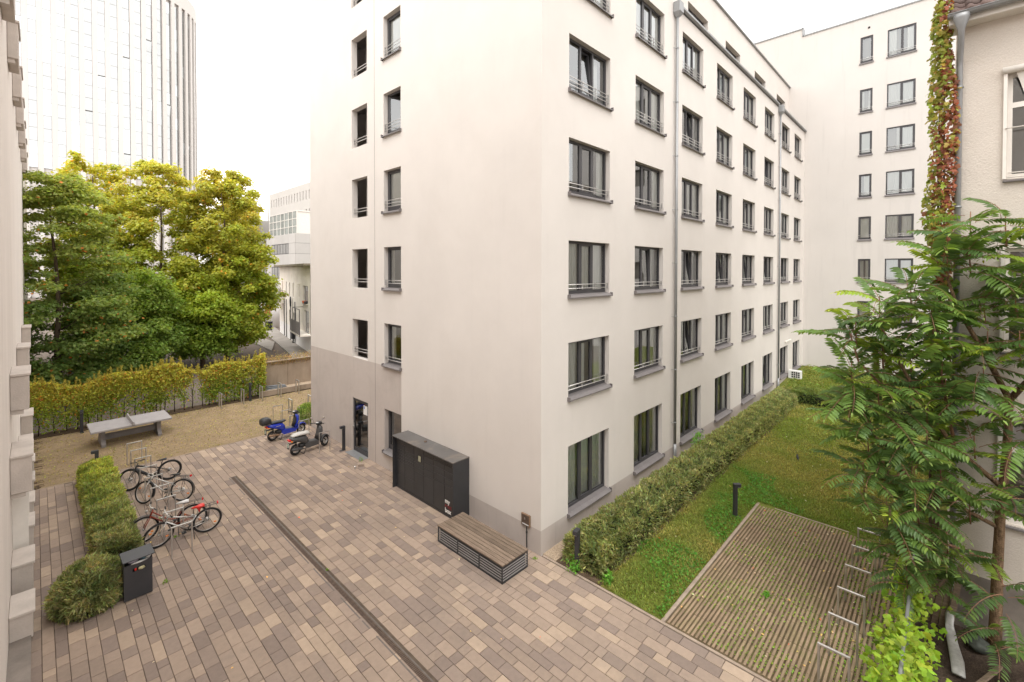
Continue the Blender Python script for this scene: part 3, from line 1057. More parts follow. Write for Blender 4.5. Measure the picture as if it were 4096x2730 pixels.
def old_window(z0, h, awning):
    b = MB()
    w = 1.3
    X = .08
    for (a, c, e, f) in ((0, .07, 0, h), (w - .07, w, 0, h), (.07, w - .07, 0, .1), (.07, w - .07, h - .07, h), (.07, w - .07, h * .68, h * .68 + .1), (w / 2 - .05, w / 2 + .05, .1, h - .07)):
        b.box(a, c, X, X + .07, e, f)
    o = b.build('window', 'white_paint', oh)
    o.matrix_local = place(0, -.72, z0, R(-90))
    for (a, c) in ((.07, w / 2 - .05), (w / 2 + .05, w - .07)):
        for (e, f) in ((.1, h * .68), (h * .68 + .1, h - .07)):
            p_ = MB(); p_.quad((a, X + .03, e), (c, X + .03, e), (c, X + .03, f), (a, X + .03, f)); p_.build('pane', 'glass', o)
    s_ = MB(); s_.box(-.05, w + .05, -.07, .09, -.06, -.02, .005); s_.build('sill', 'sill', o)
    c_ = MB(); c_.box(-.06, -.01, -.05, .03, 0, h); c_.build('guide_rail', 'white_paint', o)
    if awning:
        r_ = MB(); r_.tube([(-.08, -.05, h + .06), (w + .1, -.05, h + .06)], .065, 10); r_.build('roller_box', 'white_paint', o)
        a_ = MB(); a_.quad((.1, -.02, h + .02), (w, -.02, h + .02), (w, .05, h - .42), (.22, .05, h - .42)); a_.build('blind', 'white_paint', o)
        for (x_, y_, z_) in ((-.03, -.06, h * .48), (.02, .0, .12), (.0, -.02, .03)):
            MB().tube([(x_, y_, z_), (w, y_, z_)], .012, 6).build('guard_bar', 'white_paint', o)
    inst('room_lining', ROOM, o, (-.2, X + .1, -.2), (0, 0, 0), (w + .4, 1.5, h + .4))


old_window(9.08, 2.02, True)
old_window(5.75, 2.0, False)
old_window(2.40, 2.05, False)
q = MB(); q.tube([(-.09, -.62, 4.56), (-.09, -2.2, 4.56)], .08, 10); q.build('shutter_box', 'white_paint', oh)

# ------------------------------------------------------------------ the building the picture is taken from
nb = empty('near_building', (-9.30, 10, 0))
tag(nb, 'rough rendered pale wall with projecting window boxes along the left edge', 'building')
q = MB()
q.box(-12, 0, -32, -19.5, -.1, 15.2); q.box(-12, 0, -9, 38, -.1, 15.2); q.box(-12, 0, -19.5, -9, -.1, 5.4); q.box(-12, 0, -19.5, -9, 9.4, 15.2)
q.build('wall', 'plaster_near', nb)


def wbox(t, zt, proj, h, w, m='sill'):
    y = t - 7.44 - 10
    b = MB()
    b.box(.003, proj, y, y + w, zt - h, zt, .012)
    b.box(.003, proj + .03, y - .04, y + w + .04, zt, zt + .06, .01)
    b.box(.003, proj * .7, y + .05, y + .2, zt - h - .1, zt - h)
    return b.build('window_box', m, nb)


MT['box_grey'] = mat('box_grey', (0.50, 0.445, 0.40), 0.8, var=0.12, vscale=2, bump=0.3, bscale=30)
for k in range(7):
    wbox(13.0 + 3.6 * k, 13.38, .19, .88, 1.25, 'box_grey')
wbox(40, 12.0, .2, .9, 1.3, 'box_grey')
for t, zt, pr in ((33.5, 4.9, .24), (27.5, 4.9, .26), (20.4, 4.9, .27), (15.2, 4.9, .30), (14.6, 3.2, .33), (20, 2.0, .3), (24, 2.0, .3)):
    wbox(t, zt, pr, .78, 1.2, 'box_grey')
for t, zt, h in ((14.4, .9, .8), (16.2, 1.0, .8), (18.0, .95, .8), (13.0, .55, .5), (20.0, .9, .7), (22.0, .9, .7)):
    wbox(t, zt, .33, h, .8, 'box_grey')
for t in (15.5, 17.1, 19.0):
    y = t - 17.44
    q = MB(); q.box(.004, .26, y, y + .05, .05, 2.3); q.build('screen_panel', 'white_paint', nb)
q = MB(); q.box(.002, .3, -9, 16, -.08, .10); q.build('wall_footing', 'concrete_dark', nb)


# ------------------------------------------------------------------ courtyard paving
sheet = MB()
sheet.quad((-9.3, -12, -0.018), (0.02, -12, -0.018), (0.02, 14.33, -0.018), (-9.3, 14.33, -0.018))
court = sheet.build('courtyard_paving', 'sand')
tag(court, kind='structure')
TONES = [(0.334, 0.257, 0.201), (0.296, 0.229, 0.182), (0.240, 0.187, 0.156), (0.398, 0.307, 0.232), (0.267, 0.208, 0.170), (0.318, 0.245, 0.193)]
WTS = [0.26, 0.2, 0.17, 0.13, 0.12, 0.12]
pr = random.Random(11)
pavers = []
x = -9.30
ROWW = 0.2
while x < -0.01:
    y = -11 + pr.uniform(0, .4)
    w = pr.choice([0.18, 0.2, 0.24, 0.24])
    while y < 14.33:
        l = pr.choice([0.2, 0.3, 0.3, 0.4, 0.5, 0.5, 0.6])
        y1 = min(y + l, 14.33)
        if y1 - y > 0.08:
            pavers.append((x, min(x + w, 0.0), y, y1, pr.choices(range(6), WTS)[0], pr.randrange(3)))
        y = y1
    x += w


def paver_hidden(x0, x1, y0, y1):
    xc, yc = (x0 + x1) / 2, (y0 + y1) / 2
    if -4.25 < xc < -4.05 and yc < 10.75: return True
    if -7.9 < xc < -7.02 and 6.6 < yc < 14.5: return True
    return False


pavers = [p for p in pavers if not paver_hidden(*p[:4])]


def score(p):
    c = ((p[0] + p[1]) / 2, (p[2] + p[3]) / 2, 0)
    if not in_view(c, 0.0): return 0
    d = (Vector(c) - CAM)
    return (p[1] - p[0]) * (p[3] - p[2]) * abs(d.z) / d.length ** 3


order = sorted(range(len(pavers)), key=lambda i: -score(pavers[i]))
big = set(order[:300])


def paver_geo(b, x0, x1, y0, y1, z, g_=0.0042, bv=0.005):
    x0 += g_; x1 -= g_; y0 += g_; y1 -= g_
    vs = [(x0, y0, -.05), (x1, y0, -.05), (x1, y1, -.05), (x0, y1, -.05), (x0, y0, z - bv), (x1, y0, z - bv), (x1, y1, z - bv), (x0, y1, z - bv),
          (x0 + bv, y0 + bv, z), (x1 - bv, y0 + bv, z), (x1 - bv, y1 - bv, z), (x0 + bv, y1 - bv, z)]
    b.add(vs, [(8, 9, 10, 11), (4, 5, 9, 8), (5, 6, 10, 9), (6, 7, 11, 10), (7, 4, 8, 11), (0, 1, 5, 4), (1, 2, 6, 5), (2, 3, 7, 6), (3, 0, 4, 7)])


pm = {}
rest = MB()
rc = []
for i, (x0, x1, y0, y1, tn, k) in enumerate(pavers):
    tone = np.array(TONES[tn]) * (1 + (k - 1) * 0.06)
    if i in big:
        key = (round(x1 - x0, 2), round(y1 - y0, 2), tn, k)
        if key not in pm:
            b = MB()
            paver_geo(b, 0, x1 - x0, 0, y1 - y0, 0)
            me = b.mesh('paver', 'paver')
            set_cols(me, np.repeat(tone[None], len(b.v), 0))
            pm[key] = me
        inst('paver', pm[key], court, (x0, y0, pr.uniform(-.0015, .0015)), (pr.uniform(-.002, .002), pr.uniform(-.002, .002), 0))
    else:
        paver_geo(rest, x0, x1, y0, y1, pr.uniform(-.0015, .0015))
        rc += [tone] * 12
o = rest.build('paver_field', 'paver', court)
set_cols(o.data, np.array(rc))
tag(o, kind='stuff')

# drain channel set in the paving
dn = empty('channel_drain', (-4.15, 4, 0))
tag(dn, 'rusty slotted drain channel running straight through the paving', 'drain')
b = MB()
b.box(-.10, -.072, -15, 6.72, -.06, .001)
b.box(.072, .10, -15, 6.72, -.06, .001)
b.box(-.10, .10, 6.72, 6.75, -.06, .001)
b.build('channel_frame', 'iron_frame', dn)
b = MB(); b.quad((-.08, -15, -.055), (.08, -15, -.055), (.08, 6.72, -.055), (-.08, 6.72, -.055)); b.build('channel_bed', 'dark', dn)
b = MB()
b.box(-.071, -.058, 0, .995, -.03, -.002)
b.box(.058, .071, 0, .995, -.03, -.002)
for k in range(25):
    b.box(-.058, .058, k * .04, k * .04 + .021, -.028, -.003)
gm = b.mesh('grate', 'iron')
for k in range(16):
    inst('grate', gm, dn, (0, 5.72 - k, 0))

# ------------------------------------------------------------------ far green paving (bars with grassy joints)
sheet = MB()
sheet.quad((-9.3, 14.33, -0.035), (6, 14.33, -0.035), (6, 20.98, -0.035), (-9.3, 20.98, -0.035))
fp = sheet.build('green_paving', 'soil')
tag(fp, kind='structure')
bars = []
y = 14.36
rp = random.Random(5)
k = 0
while y < 20.9:
    x = -9.3 + rp.uniform(0, .6)
    while x < 3.4:
        bars.append((x, x + .4, y, y + .058))
        x += .4
    y += .083
small = MB()
bsc = sorted(range(len(bars)), key=lambda i: bars[i][2])
vis = [i for i in bsc if -7.0 < bars[i][0] < -1.2]
sel = set(vis[:0])
for i, (x0, x1, y0, y1) in enumerate(bars):
    paver_geo(small, x0, x1, y0, y1, rp.uniform(-.004, .001), .004, .006)
o = small.build('grid_bar_field', 'grid_bar_far', fp)
tag(o, kind='stuff')
b = MB(); b.box(-9.3, 0.02, 14.33, 14.365, -.05, .004); b.build('edge_strip', 'kerb', fp)

# ------------------------------------------------------------------ near green paving beside the lawn
sheet = MB()
sheet.quad((0.10, -6.98, -0.03), (6.76, -6.98, -0.03), (6.76, -3.28, -0.03), (0.10, -3.28, -0.03))
npv = sheet.build('bar_paving', 'moss_soil')
tag(npv, kind='structure')
bars = []
y = -6.95
while y < -3.30:
    x = 0.14
    while x < 6.72:
        x1 = min(x + .6, 6.72)
        bars.append((x, x1, y, y + .055))
        x = x1
    y += .0815
sc = []
for i, q4 in enumerate(bars):
    c = ((q4[0] + q4[1]) / 2, (q4[2] + q4[3]) / 2, 0)
    d = (Vector(c) - CAM)
    sc.append((-(1 / d.length ** 3) if in_view(c) and not (c[1] < -6.4 and c[0] < 3) else 0, i))
sel = {i for _, i in sorted(sc)[:300]}
bm_ = {}
small = MB()
for i, (x0, x1, y0, y1) in enumerate(bars):
    if i in sel:
        key = round(x1 - x0, 2)
        if key not in bm_:
            b = MB(); paver_geo(b, 0, x1 - x0, 0, y1 - y0, 0, .003, .006)
            bm_[key] = b.mesh('grid_bar', 'grid_bar')
        inst('grid_bar', bm_[key], npv, (x0, y0, rp.uniform(-.004, .002)), (rp.uniform(-.01, .01), rp.uniform(-.003, .003), rp.uniform(-.002, .002)))
    else:
        paver_geo(small, x0, x1, y0, y1, rp.uniform(-.004, .002), .003, .006)
tag(small.build('grid_bar_field', 'grid_bar', npv), kind='stuff')
b = MB()
b.box(0.06, 6.80, -3.28, -3.20, -.06, .012, .006)
b.box(6.74, 6.80, -6.98, -3.285, -.06, .006, .006)
b.build('kerb_edge', 'kerb', npv)
b = MB(); b.box(0.02, 0.085, -12, -0.02, -.06, .008, .006); tag(b.build('kerb', 'kerb'), kind='structure')

# ------------------------------------------------------------------ lawn, beds, earth
def lawn_z(x, y):
    t = np.clip((x - 17) / 12.0, 0, 1)
    return 0.006 + 0.52 * t * t * (3 - 2 * t) + 0.015 * np.sin(x * 1.3) * np.sin(y * 1.7) * (x > 1)


xs = np.linspace(0.09, 29.2, 80)
ys = np.linspace(-12, -0.001, 40)
b = MB(); b.smooth = True
vs = [(x, y, float(lawn_z(x, y)) - (0.055 if (x < 6.7 and y < -3.35) else 0)) for y in ys for x in xs]
nx = len(xs)
b.add(vs, [(j * nx + i, j * nx + i + 1, (j + 1) * nx + i + 1, (j + 1) * nx + i) for j in range(len(ys) - 1) for i in range(nx - 1)])
tag(b.build('lawn', 'lawn'), kind='structure')
b = MB(); b.box(0.09, 24, -0.42, -0.001, -.05, .016); tag(b.build('gravel_strip', 'gravel'), kind='structure')
b = MB(); b.box(0.09, 21.4, -1.72, -0.42, -.05, .018); tag(b.build('hedge_bed', 'soil'), kind='structure')
b = MB(); b.box(-7.92, -7.0, 6.55, 14.33, -.05, .012); tag(b.build('planting_bed', 'soil'), kind='structure')
b = MB(); b.smooth = True
xs = np.linspace(-9.2, 4.1, 30); ys = np.linspace(-18, -7.02, 26)
vs = [(x, y, .02 + .06 * math.sin(x * 2.1 + y) * math.cos(y * 1.7) + .03 * random.uniform(-1, 1)) for y in ys for x in xs]
nx = len(xs)
b.add(vs, [(j * nx + i, j * nx + i + 1, (j + 1) * nx + i + 1, (j + 1) * nx + i) for j in range(len(ys) - 1) for i in range(nx - 1)])
eo = b.build('earth', 'soil_dark')
eo.location = (0, 0, 0)
tag(eo, kind='structure')
b = MB(); b.box(-9.3, 4.0, 20.98, 21.75, -.05, .02); tag(b.build('hedge_strip', 'soil'), kind='structure')


def grass(name, n, area, h0, h1, cols, w=0.012, zf=None, keep=None, matname='grass'):
    """blades and small leaves of turf, one object"""
    x = rng.uniform(area[0], area[1], n); y = rng.uniform(area[2], area[3], n)
    if keep is not None:
        k = keep(x, y); x, y = x[k], y[k]; n = len(x)
    z = zf(x, y) if zf is not None else np.zeros(n)
    h = rng.uniform(h0, h1, n)
    a = rng.uniform(0, 6.283, n); lean = rng.uniform(.2, 1.1, n)
    p = np.stack([x, y, z], 1)
    tip = p + np.stack([np.cos(a) * lean * h, np.sin(a) * lean * h, h], 1)
    s = np.stack([-np.sin(a), np.cos(a), np.zeros(n)], 1) * w * rng.uniform(.6, 1.5, (n, 1))
    mid = (p + tip) / 2 + np.stack([np.zeros(n), np.zeros(n), h * .15], 1)
    v = np.stack([p - s * .7, mid - s, tip, mid + s], 1)
    me = bpy.data.meshes.new(name)
    me.vertices.add(4 * n); me.vertices.foreach_set('co', v.reshape(-1))
    me.loops.add(6 * n)
    me.loops.foreach_set('vertex_index', ((np.arange(n) * 4)[:, None] + np.array([0, 1, 2, 0, 2, 3])).reshape(-1))
    me.polygons.add(2 * n)
    me.polygons.foreach_set('loop_start', np.arange(2 * n) * 3); me.polygons.foreach_set('loop_total', np.full(2 * n, 3))
    me.update(calc_edges=True)
    dry = np.clip(noise3(p * [1, 1, 0], .55, 2.0) * .9 + noise3(p * [1, 1, 0], 2.1, 5.0) * .5 + cols[2] + .55 * np.exp(-((x - 11) / 4.5) ** 2 - ((y + 4.3) / 1.6) ** 2), 0, 1)[:, None]
    c = np.array(cols[0]) * (1 - dry) + np.array(cols[1]) * dry
    set_cols(me, np.repeat(jitter_cols(c, n, .35, .12), 4, 0))
    me.materials.append(MT[matname])
    o = bpy.data.objects.new(name, me); link(o)
    return o


def lawn_keep(x, y):
    k = ~((x < 6.8) & (y < -3.2)) & ~((x < 20.2) & (y > -1.62))
    k &= ~((x > 4.0) & (y < -7.5))
    return k & ~((x > 19.9) & (x < 21.0) & (y < -1.4))


dens = 95000
o = grass('grass', dens, (0.1, 12, -7.3, -1.5), .03, .075, [(0.105, 0.152, 0.026), (0.200, 0.190, 0.055), .30], .011, lawn_z, lawn_keep)
tag(o, 'short green lawn grass with dry yellow patches beside the building', 'grass', kind='stuff')
o = grass('grass', 60000, (12, 29.1, -9.5, -0.3), .03, .09, [(0.12, 0.155, 0.026), (0.205, 0.192, 0.056), .46], .018, lawn_z, lawn_keep)
tag(o, 'grass of the lawn beyond, rising to the far block', 'grass', kind='stuff')
# broad-leaved weeds in the lawn's near end
n = 9000
px = rng.uniform(0.15, 9, n); py = rng.uniform(-4.4, -1.55, n)
k = (noise3(np.stack([px, py, px * 0], 1), 1.1, 3.3) > .05) & lawn_keep(px, py)
px, py = px[k], py[k]
nn = rng.normal(size=(len(px), 3)) * .5 + [0, 0, 1]
o = leaf_cloud('clover', np.stack([px, py, .04 + .03 * rng.random(len(px))], 1), nn, rng.uniform(.035, .085, len(px)), jitter_cols((0.060, 0.145, 0.022), len(px), .35, .15), 'leaf', aspect=.75)
tag(o, 'broad green clover and dandelion leaves in the lawn near the paving', 'weeds', kind='stuff')
# weeds and fallen leaves between the bars
n = 6500
px = rng.uniform(0.2, 6.7, n); py = rng.uniform(-6.9, -3.32, n)
k = noise3(np.stack([px, py, px * 0], 1), 1.6, 1.1) > -.15
px, py = px[k], py[k]
py = -6.95 + np.round((py + 6.95) / .0815) * .0815 - .018 + rng.normal(size=len(py)) * .008
c = jitter_cols((0.13, 0.20, 0.035), len(px), .4, .2)
o = leaf_cloud('joint_weeds', np.stack([px, py, .012 + .02 * rng.random(len(px))], 1), rng.normal(size=(len(px), 3)) * .5 + [0, 0, 1], rng.uniform(.02, .05, len(px)), c, 'leaf', aspect=.7)
tag(o, 'small weeds sprouting in the joints of the bar paving', 'weeds', kind='stuff')
n = 5200
px = rng.uniform(-9.2, 3.0, n); py = rng.uniform(14.5, 20.9, n)
c = jitter_cols((0.19, 0.175, 0.045), n, .5, .2)
o = leaf_cloud('joint_weeds', np.stack([px, py, .008 + .012 * rng.random(n)], 1), rng.normal(size=(n, 3)) * .3 + [0, 0, 1], rng.uniform(.02, .07, n), c, 'leaf', aspect=.7)
tag(o, 'moss, weeds and dry leaves over the green paving by the tennis table', 'weeds', kind='stuff')
# weeds in cracks of the court
spots = [(-4.03, 3.4, .03), (-6.85, 5.7, .05), (-0.30, 8.72, .11), (-6.3, 7.75, .05), (-.2, 0.02, .05), (-6.85, 11.0, .05), (-6.4, 9.2, .05)]
WL = ['by the drain channel in mid court', 'in front of the litter bin', 'at the corner of the glazed door', 'under the nearest bicycle', 'at the building corner by the bench', 'beside the shrubs near the black bicycle', 'between the hoops near the silver bicycle']
for (sx, sy, sr), wl in zip(spots, WL):
    n = int(16 + sr * 400)
    p = np.stack([sx + rng.normal(size=n) * sr * .5, sy + rng.normal(size=n) * sr * .5, np.abs(rng.normal(size=n)) * sr * .5], 1)
    o = leaf_cloud('weed_tuft', p, rng.normal(size=(n, 3)) + [0, 0, .4], rng.uniform(.02, .06, n), jitter_cols((0.12, 0.20, 0.03), n, .3, .15), 'leaf', aspect=.4)
    tag(o, 'small tuft of green weeds in a paving joint ' + wl, 'weed', 'weeds in the paving joints')
# gravel stones in the strip that shows at the corner
gm_ = []
for k in range(4):
    b = MB()
    r_ = random.Random(k)
    b.smooth = True
    b.loft([((0, 0, -.008), .006, .006, (1, 0, 0), (0, 1, 0)), ((0, 0, 0), .016, .013, (1, 0, 0), (0, 1, 0)), ((0, 0, .008), .009, .008, (1, 0, 0), (0, 1, 0))], 7)
    gm_.append(b)
st = MB(); st.smooth = True
for k in range(900):
    x = random.uniform(.1, 2.4) if k < 700 else random.uniform(2.4, 12); y = random.uniform(-.41, -.02)
    s = random.uniform(.7, 1.5); b = random.choice(gm_)
    st.add([(x + v[0] * s, y + v[1] * s, .022 + v[2] * s) for v in b.v], b.f)
MT['pebble'] = mat('pebble', (0.47, 0.37, 0.27), 0.7, var=0.35, vscale=45, spec=0.3)
tag(st.build('pebbles', 'pebble'), 'pale pebbles in the strip along the wall foot', 'pebbles', kind='stuff')


# ------------------------------------------------------------------ bicycle hoops
def hoop_mesh(w=0.43, h=0.8, s=0.03):
    b = MB()
    b.box(-w / 2 - s / 2, -w / 2 + s / 2, -s / 2, s / 2, -.03, h - s, .003)
    b.box(w / 2 - s / 2, w / 2 + s / 2, -s / 2, s / 2, -.03, h - s, .003)
    leg = b.mesh('leg', 'steel')
    return b


def hoop(loc, rz, label, group, s=0.028, w=0.43, h=0.8):
    e = empty('bicycle_hoop', loc, rz)
    tag(e, label, 'bicycle hoop', group)
    for sx in (-1, 1):
        key = ('hl', s, h)
        me = wmesh(key, lambda: MB().box(-s / 2, s / 2, -s / 2, s / 2, -.03, h - s, .003).mesh('leg', 'steel'))
        inst('leg', me, e, (sx * w / 2, 0, 0))
    me = wmesh(('ht', s, w, h), lambda: MB().box(-w / 2 - s / 2, w / 2 + s / 2, -s / 2 - .002, s / 2 + .002, h - s, h, .003).mesh('top_bar', 'steel'))
    inst('top_bar', me, e)
    return e


ORD = ['first', 'second', 'third', 'fourth', 'fifth', 'sixth', 'seventh', 'eighth', 'ninth']
for i, y in enumerate((6.67, 7.68, 8.68, 9.68, 10.67, 11.69, 12.76, 13.78, 14.75)):
    hoop((-6.345, y, 0), 0, 'steel bicycle hoop, %s from the litter bin in the row by the clipped shrubs' % ORD[i], 'bicycle hoops beside the parked bicycles', .03)
for i, y in enumerate((10.69, 12.74, 13.78, 14.81, 15.83)):
    hoop((-0.855, y, 0), 0, 'steel bicycle hoop beside the motor scooters, %s counted from the glazed door' % ORD[i], 'bicycle hoops beside the scooters', .026)
for i, x in enumerate((-0.02, 0.96)):
    hoop((x, 16.53, 0), R(90), 'flat steel hoop standing sideways on the green paving, %s' % ('left of the two behind the blue scooter', 'right one next to the building edge')[i] if False else
         ('flat steel hoop seen end-on behind the blue scooter' if i == 0 else 'steel hoop half hidden by the building edge beyond the scooters'), 'hoops on the green paving', .05)
for i, x in enumerate((-2.14, -1.08, -0.15, 0.84, 1.845)):
    hoop((x, 20.46, 0), R(90), 'grey steel hoop along the far hedge and concrete wall, %s from the left' % ORD[i], 'hoops along the far edge of the green paving', .05)
for i in range(6):
    hoop((0.535 + 0.985 * i, -6.11, 0), R(90), 'steel bicycle hoop on the bar paving by the creeper fence, %s from the courtyard' % ORD[i], 'bicycle hoops on the bar paving', .036)


# ------------------------------------------------------------------ bollard lights
def bollard(loc, rz, label):
    e = empty('bollard_light', loc, rz)
    tag(e, label, 'bollard light', 'anthracite bollard lights')
    MB().box(-.05, .05, -.055, .055, 0, .98, .006).build('post', 'anthracite', e)
    MB().box(-.05, .155, -.058, .058, .90, 1.0, .008).build('head', 'anthracite', e)
    MB().box(.06, .145, -.045, .045, .894, .9015).build('lens', 'print_white', e)
    MB().box(-.055, .17, -.062, .062, 0, .018, .004).build('foot_plate', 'anthracite', e)
    return e


bollard((5.4, -2.98, 0), R(-45), 'dark bollard light standing on the lawn next to the bar paving')
bollard((0.22, -0.98, 0), R(190), 'dark bollard light standing in the near end of the low hedge')
bollard((-.28, 10.22, 0), R(180), 'dark bollard light beside the glazed door')
bollard((-7.5, 20.7, 0), R(-90), 'dark bollard light in front of the tall hedge left of the tennis table')
bollard((-0.6, 20.8, 0), R(-90), 'dark bollard light at the right end of the tall hedge')
bollard((-7.45, 14.05, 0), R(180), 'dark bollard light rising from the far end of the clipped shrubs')

# ------------------------------------------------------------------ litter bin
lb = empty('litter_bin', (-7.36, 5.72, 0), R(2))
tag(lb, 'dark metal litter bin overflowing with rubbish beside the round shrub', 'litter bin')
b = MB()
w, dp, h = .25, .20, .84
b.box(-w, w, -dp, -dp + .012, 0.02, .62)
b.box(-w, -.10, -dp, -dp + .012, .62, .69)
b.box(.13, w, -dp, -dp + .012, .62, .69)
b.box(-w, w, -dp, -dp + .012, .69, .80)
b.box(-w, -w + .012, -dp + .012, dp, .02, .84)
b.box(w - .012, w, -dp + .012, dp, .02, .84)
b.box(-w, w, dp - .012, dp, .02, .93)
b.box(-w + .012, w - .012, -dp + .012, dp - .012, .02, .05)
b.build('body', 'anthracite', lb)
b = MB(); b.box(-w - .03, w + .03, -dp - .035, dp + .02, .93, .955, .006)
l_ = b.build('lid', 'anthracite', lb); l_.rotation_euler = (R(4), 0, 0)
b = MB(); b.box(-w + .02, -w + .04, -.05, .05, .84, .935); b.box(w - .04, w - .02, -.05, .05, .84, .935); b.build('lid_post', 'anthracite', lb)


def rag(sx, sy, sz, seed, m, loc, name='rubbish_bag'):
    r_ = random.Random(seed)
    b = MB(); b.smooth = True
    n, k = 9, 6
    vs = []
    for j in range(k + 1):
        ph = math.pi * j / k
        for i in range(n):
            a = 6.283 * i / n
            q_ = 1 + r_.uniform(-.28, .28)
            vs.append((sx * math.sin(ph) * math.cos(a) * q_, sy * math.sin(ph) * math.sin(a) * q_, sz * math.cos(ph) * (1 + r_.uniform(-.2, .2))))
    b.add(vs, [(j * n + i, j * n + (i + 1) % n, (j + 1) * n + (i + 1) % n, (j + 1) * n + i) for j in range(k) for i in range(n)])
    o = b.build(name, m)
    o.location = loc
    return o


MT['lilac_bag'] = mat('lilac_bag', (0.42, 0.38, 0.46), 0.45, var=0.25, vscale=25)
MT['blue_bag'] = mat('blue_bag', (0.10, 0.24, 0.32), 0.4, var=0.3, vscale=25)
for (sx, sy, sz, sd, m, lc, lab) in ((.10, .06, .07, 1, 'lilac_bag', (-7.42, 5.60, .84), 'crumpled lilac grey bag stuffed under the lid of the litter bin'),
                                     (.07, .06, .07, 2, 'blue_bag', (-7.24, 5.62, .86), 'crumpled blue bag stuffed in the litter bin'),
                                     (.06, .05, .05, 3, 'white_plastic', (-7.17, 5.60, .83), 'white carton poking out of the litter bin'),
                                     (.13, .03, .02, 4, 'white_plastic', (-7.34, 5.51, .81), 'white plastic bag edge hanging over the rim of the litter bin'),
                                     (.07, .04, .035, 5, 'paper_yellow', (-7.30, 5.53, .655), 'pale yellow paper showing in the slot of the litter bin'),
                                     (.025, .03, .03, 6, 'red_plastic', (-7.40, 5.53, .655), 'small red wrapper showing in the slot of the litter bin')):
    if m == 'paper_yellow' and 'paper_yellow' not in MT:
        MT['paper_yellow'] = mat('paper_yellow', (0.5, 0.47, 0.28), 0.6, var=0.3, vscale=30)
    tag(rag(sx, sy, sz, sd, m, lc, 'rubbish'), lab, 'rubbish')

# ------------------------------------------------------------------ timber bench box
MT['louvre'] = mat('louvre', (0.19, 0.178, 0.17), 0.45, var=0.1, vscale=3)
be = empty('bench', (-1.0, 1.18, 0))
tag(be, 'low timber topped bench box with dark louvred sides by the building corner', 'bench')
X0, X1, Y0, Y1, ZT = -.445, .445, -1.23, 1.23, .45
npl = 8
pw = (X1 - X0 + .03) / npl
rb = random.Random(2)
for k in range(npl):
    b = MB(); b.box(-pw / 2 + .0065, pw / 2 - .0065, Y0 - .015, Y1 + .015, 0, .032, .004)
    o = b.build('plank', 'wood', be)
    o.location = (X0 - .015 + pw * (k + .5), rb.uniform(-.006, .006), ZT - .032 + rb.uniform(0, .003))
b = MB()
for sx in (X0, X1):
    for sy in (Y0, Y1):
        b.box(sx - .02 if sx > 0 else sx, sx if sx > 0 else sx + .02, sy - .03 if sy > 0 else sy, sy if sy > 0 else sy + .03, 0, ZT - .033)
for sx in (X0, X1 - .02):
    b.box(sx + .001, sx + .019, Y0 + .03, Y1 - .03, 0.0, .035)
    b.box(sx + .001, sx + .019, Y0 + .03, Y1 - .03, ZT - .07, ZT - .034)
    for yy in (-.42, .40):
        b.box(sx + .001, sx + .019, yy - .018, yy + .018, .035, ZT - .07)
for sy in (Y0, Y1 - .02):
    b.box(X0 + .02, X1 - .02, sy + .001, sy + .019, 0.0, .035)
    b.box(X0 + .02, X1 - .02, sy + .001, sy + .019, ZT - .07, ZT - .034)
b.build('frame', 'anthracite', be)
for k in range(5):
    z = .055 + k * .064
    for sx, sg in ((X0, 1), (X1, -1)):
        b = MB(); x = sx + sg * .004
        b.add([(x, Y0 + .03, z), (x, Y1 - .03, z), (x + sg * .02, Y1 - .03, z + .015), (x + sg * .02, Y0 + .03, z + .015), (x, Y0 + .03, z + .008), (x, Y1 - .03, z + .008), (x + sg * .02, Y1 - .03, z + .023), (x + sg * .02, Y0 + .03, z + .023)],
              [(0, 1, 2, 3), (4, 7, 6, 5), (0, 4, 5, 1), (2, 6, 7, 3)])
        b.build('louvre', 'louvre', be)
    for sy, sg in ((Y0, 1), (Y1, -1)):
        b = MB(); y = sy + sg * .004
        b.add([(X0 + .02, y, z), (X1 - .02, y, z), (X1 - .02, y + sg * .02, z + .015), (X0 + .02, y + sg * .02, z + .015), (X0 + .02, y, z + .008), (X1 - .02, y, z + .008), (X1 - .02, y + sg * .02, z + .023), (X0 + .02, y + sg * .02, z + .023)],
              [(0, 1, 2, 3), (4, 7, 6, 5), (0, 4, 5, 1), (2, 6, 7, 3)])
        b.build('louvre', 'louvre', be)
b = MB(); b.box(X0 + .05, X1 - .05, Y0 + .05, Y1 - .05, 0.01, ZT - .04); b.build('lining', 'dark', be)  # near-black box, paints in the shadows between the louvres

# ------------------------------------------------------------------ parcel locker
pl = empty('parcel_locker', (0, 4.4, 0))
tag(pl, 'dark parcel locker wall with twenty-odd doors and a small screen under a canopy', 'parcel locker')
LY0, LY1, LD, LH = -1.62, 1.60, .62, 1.77
fx = -.50                                       # door plane
b = MB(); b.box(-LD, 0 - .004, LY0, LY0 + .03, 0, LH - .03); b.build('side_panel', 'locker', pl)
b = MB(); b.box(-LD, 0 - .004, LY1 - .03, LY1, 0, LH - .03); b.build('side_panel', 'locker', pl)
b = MB(); b.box(fx + .022, -.005, LY0 + .03, LY1 - .03, 0.0, LH - .035); b.build('carcass', 'louvre', pl)  # paler tone in the door gaps stands in for sky-lit door edges
for (a, c) in ((LY0 - .012, -.002), (.002, LY1 + .012)):
    b = MB(); b.box(-LD - .02, -.003, a, c, LH - .03, LH, .004)
    b.build('canopy_panel', 'locker_top', pl)
b = MB(); b.tube([(-.22, .28, LH - .01), (-.22, .28, LH + .035)], .05, 14); b.build('roof_light', 'iron', pl)
b = MB(); b.box(fx - .002, fx + .02, LY0 + .03, LY1 - .03, 0.0, .065); b.build('plinth_strip', 'locker', pl)
colsL = [(LY1 - .03 - (LY1 - LY0 - .06) * k / 6) for k in range(7)]
